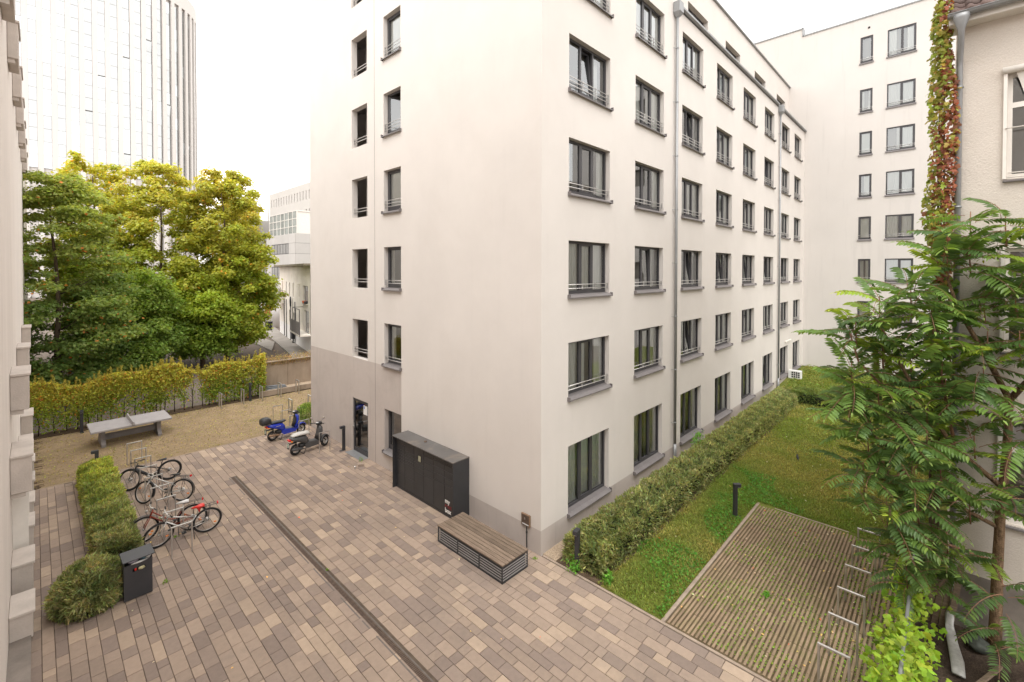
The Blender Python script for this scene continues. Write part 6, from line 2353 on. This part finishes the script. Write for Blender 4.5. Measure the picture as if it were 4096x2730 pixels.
# wild vine on the gable corner of the old house
wv = empty('wall_creeper', (4.3, -7.3, 8))
tag(wv, 'autumn red and yellow wild vine hanging down the corner of the old house', 'creeper')
n = 2600
z = 7.0 + 6.0 * rng.random(n)
tz = (z - 7.0) / 6.0
wdt = .09 + .16 * np.clip(np.sin(tz * 3.0 + .2), 0, 1) + .03 * np.sin(z * 3.1)
off = rng.uniform(-1, 1, n)
y = -7.36 + off * wdt + .05 * np.sin(z * 1.7)
y = np.maximum(y, -7.56)
x = 4.06 + rng.normal(size=n) * .09 + (1 - np.abs(off)) * -.10
pos = np.stack([x, y, z], 1)
nr = rng.normal(size=pos.shape) * .45 + np.stack([-.8 + 0 * y, off * .7, .35 + 0 * y], 1)
side = np.clip((pos[:, 1] + 7.36) / .2, -1, 1)
redf = np.clip(.40 - side * .55 + .6 * noise3(pos, 1.1, 3.0), 0, 1)
c = np.where((rng.random(n) < redf)[:, None], np.array((0.155, 0.058, 0.034))[None], np.array((0.135, 0.155, 0.030))[None])
yl = rng.random(n) < .25
c[yl] = (0.20, 0.165, 0.04)
creeper(wv, pos, nr, rng.uniform(.055, .11, n), jitter_cols(c, n, .3, .15), 'leaf')
n = 600
z = 3.0 + 4.2 * rng.random(n)
q = MB()
for i in range(3):
    q.tube([(4.06, -7.38 + i * .05, 0), (4.04, -7.36 + i * .06, 3), (4.04, -7.40 + i * .05, 7), (4.05, -7.36 + i * .03, 12)], [.03, .025, .02, .01], 6)
o = q.build('vine_stem', 'bark'); o.parent = wv; o.matrix_parent_inverse = Matrix.Translation((-4.3, 7.3, -8))
y = -7.36 + rng.normal(size=n) * .12
pos = np.stack([4.0 + rng.normal(size=n) * .1, y, z], 1)
creeper_lo = empty('lower_creeper', (4.1, -7.3, 3))
tag(creeper_lo, 'dark green creeper on the lower corner of the old house behind the ailanthus', 'creeper')
creeper(creeper_lo, pos, rng.normal(size=pos.shape) * .5 + [-.8, .2, .4], rng.uniform(.08, .14, n), jitter_cols((0.07, 0.115, 0.02), n, .35, .15), 'leaf', part=100)

# ------------------------------------------------------------------ odds and ends by the old house
sh = empty('film_wrapped_hose', (3.95, -7.62, 0))
tag(sh, 'grey plastic film sleeve hanging from the rain pipe to the earth', 'plastic sleeve')
q = MB(); q.smooth = True
q.loft([((4.02, -7.60, 1.0), .10, .09, (1, 0, 0), (0, 1, 0)), ((4.0, -7.60, .8), .09, .08, (1, 0, 0), (0, 1, 0)), ((3.92, -7.58, .5), .065, .07, (1, 0, 0), (0, 1, 0)), ((3.75, -7.56, .22), .07, .065, (1, 0, 0), (0, 1, 0)),
        ((3.4, -7.60, .10), .05, .08, (.4, 0, .9), (0, 1, 0)), ((2.9, -7.66, .07), .04, .10, (.2, 0, 1), (0, 1, 0)), ((2.5, -7.68, .05), .02, .09, (0, 0, 1), (0, 1, 0))], 12, 2.2)
o = q.build('sleeve', 'plastic_film'); o.parent = sh; o.matrix_parent_inverse = Matrix.Translation((-3.95, 7.62, 0))
q = MB(); q.torus((4.02, -7.60, .98), (0, 0, 1), .10, .014, 18, 6); o = q.build('clamp', 'rubber'); o.parent = sh; o.matrix_parent_inverse = Matrix.Translation((-3.95, 7.62, 0))
o = rag(.22, .18, .10, 9, 'cloth_green', (3.55, -7.95, .12), 'stuffed_bag') if 'cloth_green' in MT else None
MT['cloth_green'] = mat('cloth_green', (0.055, 0.062, 0.052), 0.7, var=0.3, vscale=9)
tag(rag(.22, .18, .10, 9, 'cloth_green', (3.6, -7.98, .12), 'old_bag'), 'dark crumpled bag at the foot of the ailanthus trunk', 'bag')
q = MB(); q.box(-.035, .035, -.02, .02, -.6, .6, .004)
o = q.build('wooden_batten', 'wood', None, (2.4, -7.95, .16), (0, 0, 0)); o.rotation_euler = (R(80), R(8), R(62))
tag(o, 'brown wooden batten lying on the dark earth', 'batten')
tag(rag(.16, .13, .09, 12, 'terracotta_dull', (1.7, -8.15, .1), 'stone'), 'dull red lump of rubble on the dark earth', 'rubble') if 'terracotta_dull' in MT else None
bp_ = empty('board_pile', (3.7, -7.2, 0))
tag(bp_, 'old reddish boards leaning in the corner behind the fence', 'boards')
for i in range(6):
    q = MB(); q.box(-.05, .05, -.012, .012, 0, random.uniform(1.0, 1.5), .003)
    o = q.build('board', 'brown_board' if 'brown_board' in MT else 'wood', bp_, (.1 + i * .03, -.05 + i * .11 - .3, 0)); o.rotation_euler = (random.uniform(-.08, .08), -.12, R(90) + random.uniform(-.1, .1))

# fallen leaves
n = 260
px = np.concatenate([rng.uniform(.2, 6.7, 120), rng.uniform(6.8, 14, 50), rng.uniform(-8.5, -.3, 60), rng.uniform(.3, 6, 30)])
py = np.concatenate([rng.uniform(-6.9, -3.3, 120), rng.uniform(-6.5, -2, 50), rng.uniform(-2, 14, 60), rng.uniform(-3.1, -1.8, 30)])
c = np.where((rng.random((n, 1)) < .5), np.array((0.42, 0.30, 0.10))[None], np.array((0.40, 0.36, 0.27))[None])
c[rng.random(n) < .12] = (0.42, 0.08, 0.03)
o = leaf_cloud('fallen_leaves', np.stack([px, py, np.where(px > 6.8, .07, .016) + 0 * px], 1), rng.normal(size=(n, 3)) * .25 + [0, 0, 1], rng.uniform(.03, .075, n), jitter_cols(c, n, .25, .1), 'leaf', aspect=.6)
tag(o, 'fallen leaves and bits scattered over paving and lawn', 'leaves', kind='stuff')


# ------------------------------------------------------------------ retaining wall at the back of the court
rw = empty('retaining_wall', (2, 21.9, 0))
tag(rw, 'weathered brown concrete wall to the right of the tall hedge', 'wall')
for i in range(3):
    q = MB(); q.box(-1.72 + i * 1.55, -.18 + i * 1.55, 0, .18, 0, 1.78 + i * .0, .01); q.build('wall_panel', 'concrete', rw)
q = MB(); q.box(-1.74, 2.95, -.03, .22, 1.78, 1.83, .01); q.build('coping', 'concrete', rw)
q = MB(); q.box(-2.0, 2.95, -.92, -.80, -.05, .33, .012); tag(q.build('kerb_wall', 'concrete', rw))
q = MB(); q.box(-1.9, 2.95, -.80, -.002, -.05, .26); q.build('gravel_bed', 'gravel', rw)
n = 2600
p = np.stack([rng.uniform(.3, 4.9, n), 21.95 + rng.normal(size=n) * .22 + .15, 1.84 + np.abs(rng.normal(size=n)) * .16], 1)
hang = rng.random(n) < .3
p[hang, 1] = 21.86; p[hang, 2] = 1.78 - np.abs(rng.normal(size=hang.sum())) * .10
o = leaf_cloud('dry_growth', p, rng.normal(size=(n, 3)) + [0, -.5, .3], rng.uniform(.05, .12, n), jitter_cols((0.21, 0.155, 0.075), n, .4, .2), 'leaf', aspect=.3)
tag(o, 'dry brown growth on top of the weathered concrete wall', 'dry plants', kind='stuff')
tp = empty('folded_tarp', (.95, 21.45, .27))
tag(tp, 'grey blue folded tarpaulin lying on the gravel by the concrete wall', 'tarpaulin')
for i in range(3):
    q = MB(); q.box(-.62 + i * .05, .6 - i * .04, -.2 + i * .03, .2 - i * .05, i * .07, i * .07 + .065, .025)
    o = q.build('fold', 'tarp', tp); o.rotation_euler = (R(-5), R(2 * i), R(4 - i * 3))

# ------------------------------------------------------------------ street beyond the hedge
q = MB()
pts = [(6.2, 30), (7.6, 32.4), (11.6, 51.6), (13, 58), (10.8, 58), (9.9, 51.5), (6.4, 34), (5.2, 30)]
q.add([(x, y, -.07) for x, y in pts] + [(x, y, .05) for x, y in pts], [tuple(range(8, 16))[::-1]] + [(i, (i + 1) % 8, 8 + (i + 1) % 8, 8 + i) for i in range(8)])
tag(q.build('pavement', 'pavement'), kind='structure')
q = MB()
pts = [(6.9, 45.9), (8.0, 44.7), (7.9, 42), (6.95, 39.5), (5.9, 36.9), (6.2, 41.2), (6.3, 44)]
q.add([(x, y, -.07) for x, y in pts] + [(x, y, .05) for x, y in pts], [tuple(range(7, 14))] + [(i, (i + 1) % 7, 7 + (i + 1) % 7, 7 + i) for i in range(7)])
tag(q.build('traffic_island', 'pavement'), kind='structure')

# old cream house along the street
HU = Vector((0.19723, 0.98036, 0)); HP0 = Vector((7.65, 32.67, 0))
hrz = math.atan2(-HU.y, -HU.x)
hs_ = empty('street_house', HP0, 0)
tag(hs_, 'old cream two storey house with a flat overhanging roof along the street', 'house')
HL = 17.2
wins_h = [(0.94, 3.08, 4.31, 5.93), (4.62, 5.02, 4.72, 5.99), (5.46, 5.80, 4.72, 5.98), (7.94, 8.55, 4.64, 6.04), (10.13, 10.68, 4.55, 6.04), (12.23, 12.74, 4.56, 6.1), (14.83, 15.41, 4.7, 6.1),
          (14.0, 14.5, 1.83, 3.19), (12.29, 12.85, 1.83, 3.2), (10.16, 10.78, 1.81, 3.16), (7.77, 8.72, 1.88, 3.04), (5.55, 5.87, 1.82, 3.0), (0.6, 2.6, 1.7, 3.7)]
# local x runs from the far end towards the viewer side
HE = HP0 + HU * HL
Mh = Matrix.Translation(HE - HP0) @ Matrix.Rotation(math.atan2(-HU.y, -HU.x), 4, 'Z')
lo = [(HL - b_, z0, b_ - a_, z1 - z0) for a_, b_, z0, z1 in wins_h]
fw_ = facade('wall', hs_, (0, 0, 0), 0, HL, 7.75, lo, .16, ['house_wall', 'house_base'], lambda x, z: 1 if z < 1.5 else 0, z_base=-.1, z_cuts=(1.5,))
fw_.matrix_local = Mh
q = MB(); q.box(0, HL, .3, 8, -.1, 7.7); q.quad((0, 0, -.1), (0, 0, 7.75), (0, 8, 7.75), (0, 8, -.1)); o = q.build('rear_walls', 'house_wall', hs_); o.matrix_local = Mh
q = MB(); q.box(-.6, HL + .4, -.55, 8.4, 7.75, 7.93); o = q.build('roof', 'roof_slab', hs_); o.matrix_local = Mh
for (x0, z0, w, h) in lo:
    b = MB(); fr = .05
    b.box(0, fr, .1, .15, 0, h); b.box(w - fr, w, .1, .15, 0, h); b.box(fr, w - fr, .1, .15, 0, fr); b.box(fr, w - fr, .1, .15, h - fr, h)
    if w > .8: b.box(w / 2 - .03, w / 2 + .03, .101, .15, fr, h - fr)
    o = b.build('window', 'white_paint', hs_); o.matrix_local = Mh @ Matrix.Translation((x0, 0, z0))
    p_ = MB(); p_.box(fr, w - fr, .12, .126, fr, h - fr); p_.build('pane', 'glass_dark', o)
    inst('room_lining', ROOM, o, (-.1, .16, -.1), (0, 0, 0), (w + .2, 1.0, h + .2))
    if w > .8:
        s_ = MB(); s_.box(-.06, w + .06, -.12, .1, -.05, 0); s_.build('sill', 'white_paint', o)
# balcony with rail and flower box at the far end, downpipes
q = MB(); q.box(HL - 16.6, HL - 13.6, -1.25, 0, 3.65, 3.78); q.box(HL - 16.6, HL - 13.6, -1.25, -1.15, 3.78, 4.65); q.box(HL - 13.7, HL - 13.6, -1.15, 0, 3.78, 4.65); q.box(HL - 16.6, HL - 16.5, -1.15, 0, 3.78, 4.65)
o = q.build('balcony', 'house_wall', hs_); o.matrix_local = Mh
for s in (6.9, 9.4, 12.0, 13.4):
    q = MB(); q.tube([(HL - s, -.08, .1), (HL - s, -.08, 4.2)], .045, 6)
    o = q.build('downpipe', 'anthracite', hs_); o.matrix_local = Mh
fl = empty('flower_box', HE, 0); fl.matrix_world = Matrix.Translation(HE) @ Matrix.Rotation(math.atan2(-HU.y, -HU.x), 4, 'Z')
tag(fl, 'terracotta flower box with orange blooms on the house balcony', 'flower box')
q = MB(); q.box(HL - 16.2, HL - 13.9, -1.42, -1.20, 4.66, 4.84); q.build('trough', 'terracotta', fl)
n = 320
p = np.stack([HL - 16.2 + rng.random(n) * 2.3, -1.3 + rng.normal(size=n) * .1, 4.88 + np.abs(rng.normal(size=n)) * .22], 1)
c = np.where(rng.random((n, 1)) < .45, np.array((.8, .22, .02))[None], np.array((.12, .2, .03))[None])
leaf_cloud('blooms', p, rng.normal(size=(n, 3)) + [0, 0, .5], rng.uniform(.1, .18, n), jitter_cols(c, n), 'leaf', fl)
sd_ = empty('satellite_dish', HE, 0); sd_.matrix_world = Matrix.Translation(HE) @ Matrix.Rotation(math.atan2(-HU.y, -HU.x), 4, 'Z')
tag(sd_, 'pale satellite dish on the corner of the cream house', 'satellite dish')
q = MB(); q.smooth = True
q.loft([((HL - 13.4, -.5, 5.15), .38, .42, (.9, -.43, 0), (0, 0, 1)), ((HL - 13.45, -.42, 5.15), .25, .28, (.9, -.43, 0), (0, 0, 1)), ((HL - 13.47, -.38, 5.15), .05, .05, (.9, -.43, 0), (0, 0, 1))], 16, 2); q.build('dish', 'white_clad', sd_)
q = MB(); q.bar((HL - 13.47, -.38, 5.15), (HL - 13.5, 0, 5.0), .05, .05); q.build('bracket', 'zinc', sd_)
# washing, pots, lamp column, cage balcony
cl_ = MB(); cl_.smooth = True
cl_.loft([((HL - 8.75, -.18, 4.62), .18, .05, (1, 0, 0), (0, 1, 0)), ((HL - 8.72, -.2, 4.2), .24, .08, (1, 0, 0), (0, 1, 0)), ((HL - 8.8, -.18, 3.62), .2, .06, (1, 0, 0), (0, 1, 0))], 10)
o = cl_.build('hanging_clothes', 'cloth_dark'); o.matrix_world = Matrix.Translation(HE) @ Matrix.Rotation(math.atan2(-HU.y, -HU.x), 4, 'Z')
tag(o, 'dark clothes hanging out below an upper window of the cream house', 'clothes')
for (s, m, lab) in ((2.35, 'terracotta', 'small terracotta flower pot on the window ledge of the cream house'), (1.5, 'anthracite', 'small dark flower pot on the window ledge of the cream house')):
    q = MB(); q.tube([(HL - s, -.06, 4.3), (HL - s, -.06, 4.55)], [.14, .19], 10)
    o = q.build('flower_pot', m); o.matrix_world = Matrix.Translation(HE) @ Matrix.Rotation(math.atan2(-HU.y, -HU.x), 4, 'Z'); tag(o, lab, 'flower pot')
cg = empty('railed_balcony', HE, 0); cg.matrix_world = Matrix.Translation(HE) @ Matrix.Rotation(math.atan2(-HU.y, -HU.x), 4, 'Z')
tag(cg, 'iron railed balcony with tall frame on the cream house', 'balcony')
q = MB()
for x in (HL - 3.1, HL - 1.5, HL + .2):
    q.bar((x, -.9, 1.6), (x, -.9, 3.95), .05, .05)
q.bar((HL - 3.1, -.9, 3.95), (HL + .2, -.9, 3.95), .05, .05); q.bar((HL - 3.1, -.9, 3.95), (HL - 3.1, 0, 3.95), .05, .05)
q.build('frame', 'anthracite', cg)
for i in range(16):
    q = MB(); q.box(HL - 4.5 + i * .29, HL - 4.28 + i * .29, -.92, -.89, 1.75, 2.85); q.build('slat', 'table_leg', cg)
q = MB(); q.box(HL - 4.6, HL + .2, -.95, 0, 1.6, 1.72); q.build('slab', 'house_wall', cg)
co = empty('street_column', (8.94, 39.94, 0))
tag(co, 'tall dark square service column at the street edge by the cream house', 'column')
MB().box(-.18, .18, -.18, .18, .45, 2.05, .02).build('shaft', 'anthracite', co)
MB().box(-.23, .23, -.23, .23, 2.05, 2.15, .02).build('cap', 'anthracite', co)
MB().tube([(0, 0, -.05), (0, 0, .47)], .07, 8).build('foot', 'anthracite', co)
# white rounded stair tower at the end of the house
rt = empty('round_annex', (12.4, 56, 0))
tag(rt, 'white rounded annex with a small red brown shutter at the end of the street', 'building')
q = MB(); q.smooth = True
q.loft([((0, 0, -.1), 1.5, 1.5, (1, 0, 0), (0, 1, 0)), ((0, 0, 3.0), 1.5, 1.5, (1, 0, 0), (0, 1, 0)), ((0, 0, 3.7), 1.2, 1.2, (1, 0, 0), (0, 1, 0)), ((0, 0, 4.0), .4, .4, (1, 0, 0), (0, 1, 0))], 24, 2)
q.box(.0, 3.2, .6, 6, -.1, 3.9)
q.build('wall', 'house_base', rt)
q = MB(); q.box(-1.35, -.75, -1.42, -1.2, 1.6, 2.9); o = q.build('shutter', 'terracotta', rt)
for k, (x, y, lab) in enumerate(((9.9, 53.2, 'dark rubbish bin by the white annex, left one'), (10.7, 52.2, 'dark rubbish bin by the white annex, right one nearer the house'))):
    e = empty('rubbish_bin', (x, y, 0)); tag(e, lab, 'bin', 'bins by the annex')
    MB().add([(-.25, -.3, .08), (.25, -.3, .08), (.25, .3, .08), (-.25, .3, .08), (-.32, -.37, 1.05), (.32, -.37, 1.05), (.32, .37, 1.05), (-.32, .37, 1.05)], [(3, 2, 1, 0), (4, 5, 6, 7), (0, 1, 5, 4), (1, 2, 6, 5), (2, 3, 7, 6), (3, 0, 4, 7)]).build('body', 'cloth_dark', e)
    MB().box(-.34, .34, -.4, .4, 1.05, 1.12, .02).build('lid', 'anthracite', e)
    MB().tube([(-.3, .3, .1), (.3, .3, .1)], .1, 10).build('axle_wheels', 'rubber', e)
# garden wall closing the street, canopy frame
sw = empty('street_wall', (8.5, 60, 0)); tag(sw, 'low white wall closing the end of the street', 'wall')
q = MB(); q.box(-9, 2.4, 0, .3, -.1, 2.0, .02); q.build('wall', 'house_base', sw)
cf = empty('glass_canopy', (10.3, 58.5, 0)); tag(cf, 'white framed glass porch at the end of the street', 'porch')
q = MB()
for x in (-1.5, .3, 2.0):
    q.box(x - .08, x + .08, -.08, .08, 0, 5.1)
q.box(-1.6, 2.1, -.1, .1, 5.1, 5.3); q.build('frame', 'white_paint', cf)
for xa, xb in ((-1.4, .2), (.4, 1.9)):
    MB().box(xa, xb, -.02, .02, 2.0, 5.1).build('pane', 'glass_dark', cf)
q = MB(); q.box(-1.6, 2.1, .2, 3, -.1, 5.0); q.build('porch_room', 'room', cf)

# ------------------------------------------------------------------ panelled building with glass box
pb = empty('panel_building', (18.7, 65, 0))
tag(pb, 'grey panelled building with ribbon windows behind the cream house', 'building')
q = MB(); q.box(.06, 14, .06, 13, -.1, 13.0); q.build('core', 'tower_joint', pb)
zs = [-.1, 3.6, 6.0, 7.9, 9.95, 11.6, 13.1]
for j in range(6):
    for i in range(5):
        ya, yb = i * 2.5, i * 2.5 + 2.46
        if j in (2, 4) and i in (1, 2, 3): continue
        q = MB(); q.box(0, .05, ya, yb, zs[j] + .02, zs[j + 1] - .02); q.build('wall_panel', 'grey_panel', pb)
    for i in range(4):
        q = MB(); q.box(i * 2.5 + .02 + (.05 if i == 0 else 0), i * 2.5 + 2.48, 0, .05, zs[j] + .02, zs[j + 1] - .02); q.build('wall_panel', 'grey_panel', pb)
for j in (2, 4):
    q = MB(); q.box(.02, .05, 2.5, 10, zs[j], zs[j] + .08); q.box(.02, .05, 2.5, 10, zs[j + 1] - .08, zs[j + 1])
    for i in range(7):
        q.box(.015, .05, 2.5 + i * 1.23, 2.6 + i * 1.23, zs[j], zs[j + 1])
    o = q.build('ribbon_window', 'anthracite', pb)
    for i in range(6):
        p_ = MB(); p_.box(.03, .045, 2.61 + i * 1.23, 3.72 + i * 1.23, zs[j] + .09, zs[j + 1] - .09); p_.build('pane', 'tower_glass', o)
MT['pav_glass'] = mat('pav_glass', (0.42, 0.47, 0.45), 0.04, metal=0.75, var=0.35, vscale=0.8, stretch=(1, 1, .12))
gb = empty('glass_box', (19.4, 66, 13.1))
tag(gb, 'white framed glass storey on top of the panelled building', 'glass storey')
for j in range(3):
    for i in range(7):
        q = MB(); q.box(0, .05, i * 1.7, i * 1.7 + 1.62, j * 1.2 + .06, j * 1.2 + 1.16); q.build('pane', 'pav_glass', gb)
q = MB()
for i in range(8): q.box(-.06, .08, i * 1.7 - .09, i * 1.7 + .01, 0, 3.62)
for j in range(4): q.box(-.055, .08, -.05, 12, j * 1.2 - .04, j * 1.2 + .05)
q.box(.08, 6, -.1, 12, 3.5, 3.66); q.box(.1, 6, .0, 11.9, 0, 3.5)
q.build('frame', 'white_paint', gb)

# ------------------------------------------------------------------ white building with slit windows
wb_ = empty('slit_window_building', (30.4, 70, 0))
tag(wb_, 'white building with rows of narrow upright slit windows in the distance', 'building')
ops = []
Lw = 41.0
for i in range(21):
    ops.append((1 + i * 1.55, 22.2, .42, 1.9 if i < 99 else 1))
for i in range(13):
    ops.append((1 + i * 1.55, 17.6, .42, 2.3))
for i in range(13, 24):
    ops.append((1 + i * 1.55, 8, .5, 12.2))
for i in range(13):
    ops.append((1 + i * 1.55, 9.0, .42, 2.3)); ops.append((1 + i * 1.55, 13.4, .42, 2.3))
f_ = facade('wall', wb_, (0, 41, 0), R(-90), Lw, 25.6, ops, .5, ['white_clad'], z_base=-.1)
MT['slit_glass'] = mat('slit_glass', (0.11, 0.105, 0.105), 0.1, var=.3, vscale=.5, spec=.6)
for (x0, z0, w, h) in ops:
    q = MB(); q.box(0, .03, -w, 0, 0, h); q.build('slit_window', 'slit_glass', wb_, (.4, 41 - x0, z0))
q = MB(); q.box(.6, 14, 0, 41, -.1, 25.5); q.quad((0, 41, -.1), (14, 41, -.1), (14, 41, 25.6), (0, 41, 25.6)); q.build('core', 'white_clad', wb_)
lw = empty('flat_roof_block', (24, 118, 0)); tag(lw, 'distant pale block with roof masts half hidden by the trees', 'building')
q = MB(); q.box(0, 14, 0, 16, -.1, 20); q.build('wall', 'white_clad', lw)
q = MB(); q.box(-2, 5, -4, 4, 18, 23); q.build('plant_room', 'grey_panel', lw)
for i, (x, y, h) in enumerate(((-.8, 0, 32), (.8, 1.5, 31), (9, 2, 27))):
    q = MB(); q.tube([(x, y, 19), (x, y, h)], .16, 6); q.build('mast', 'terracotta' if i == 1 else 'white_clad', lw)

# ------------------------------------------------------------------ office tower
tw_ = empty('office_tower', (0, 168, 0))
tag(tw_, 'tall white office tower with a rounded corner and upright glass strips', 'tower')
TX, TR_ = 12.0, 19.3
ang = R(8.13)


def tpt(s, d=0.0):
    """point on the tower front: s metres from the bend, straight for s<0, then along the arc; d inwards"""
    if s <= 0:
        return Vector((TX + s, d, 0))
    a = s / TR_
    return Vector((TX + (TR_ - d) * math.sin(a), TR_ - (TR_ - d) * math.cos(a), 0))


bay = ang * TR_
FH = 3.55
Z0T, Z1T = 6.4, 92.4
nfl = int((Z1T - Z0T) / FH)
LOFF = .2
for i in range(-13, 12):
    clad, jn = MB(), MB()
    s0 = i * bay + LOFF
    s_g0, s_g1 = s0, s0 + bay * .585
    s1 = s0 + bay

    def col(mb_, sa, sb, d, za, zb, n=3):
        for k in range(n):
            a_, b_ = tpt(sa + (sb - sa) * k / n, d), tpt(sa + (sb - sa) * (k + 1) / n, d)
            mb_.quad((a_.x, a_.y, za), (b_.x, b_.y, za), (b_.x, b_.y, zb), (a_.x, a_.y, zb))
    col(clad, s_g1, s1, 0, 0, 97)
    col(clad, s_g0, s_g1, 0, Z1T, 97)
    # cheeks of the slot
    for s_ in (s_g0, s_g1):
        a_, b_ = tpt(s_, 0), tpt(s_, .55)
        clad.quad((a_.x, a_.y, 0), (b_.x, b_.y, 0), (b_.x, b_.y, Z1T), (a_.x, a_.y, Z1T))
    a_, b_, c_, d_ = tpt(s_g0, 0), tpt(s_g1, 0), tpt(s_g1, .55), tpt(s_g0, .55)
    clad.quad((a_.x, a_.y, Z1T), (b_.x, b_.y, Z1T), (c_.x, c_.y, Z1T), (d_.x, d_.y, Z1T))
    for j in range(nfl):
        z = Z0T + j * FH
        jn.cur = 1
        col(jn, s_g0, s_g1, .52, z - .05, z + .05, 1)
    jn.cur = 0
    # dark slot edge
    e0, e1 = tpt(s_g1 - (.10 if i > -2 else .04), .53), tpt(s_g1, .53)
    jn.quad((e0.x, e0.y, 0), (e1.x, e1.y, 0), (e1.x, e1.y, Z1T), (e0.x, e0.y, Z1T))
    pil = clad.build('pilaster', 'tower_clad', tw_)
    tag(jn.build('window_joints', ['tower_joint', 'tower_line'], pil), kind='stuff')
MT['tower_glass_b'] = mat('tower_glass_b', (0.60, 0.64, 0.66), 0.06, metal=0.8, var=0.06, vscale=0.2)
opn = {(-3, 15), (-1, 17), (1, 19), (-4, 12), (-1, 9), (3, 14), (6, 11), (2, 8)}
tg = random.Random(4)
for i in range(-13, 12):
    for j in range(8, nfl):
        s0 = i * bay + LOFF
        a_, b_ = tpt(s0 + .02, .55), tpt(s0 + bay * .585 - .02, .55)
        z = Z0T + j * FH
        q = MB(); q.quad((a_.x, a_.y, z + .05), (b_.x, b_.y, z + .05), (b_.x, b_.y, z + FH - .05), (a_.x, a_.y, z + FH - .05))
        if (i, j) in opn:      # top-hung leaf pushed out
            n_ = Vector((b_.y - a_.y, -(b_.x - a_.x), 0)).normalized() * .22
            q = MB(); q.quad((a_.x, a_.y, z + .05), (b_.x, b_.y, z + .05), (b_.x + n_.x, b_.y + n_.y, z + FH - .35), (a_.x + n_.x, a_.y + n_.y, z + FH - .35))
            k_ = MB(); k_.quad((a_.x, a_.y, z), (b_.x, b_.y, z), (b_.x, b_.y, z + FH), (a_.x, a_.y, z + FH)); k_.build('open_gap', 'tower_joint', tw_)
        q.build('window', 'tower_glass_b' if tg.random() < .3 else 'tower_glass', tw_)
q = MB()
c0 = [tpt(-40, .7)] + [tpt(s, .7) for s in np.linspace(-.1, 30, 14)] + [Vector((30, 45, 0)), Vector((-28, 45, 0))]
nq = len(c0)
q.add([(p.x, p.y, 0) for p in c0] + [(p.x, p.y, 96.5) for p in c0], [tuple(range(nq, 2 * nq))] + [(i, (i + 1) % nq, nq + (i + 1) % nq, nq + i) for i in range(nq)])
q.build('core', 'tower_clad', tw_)
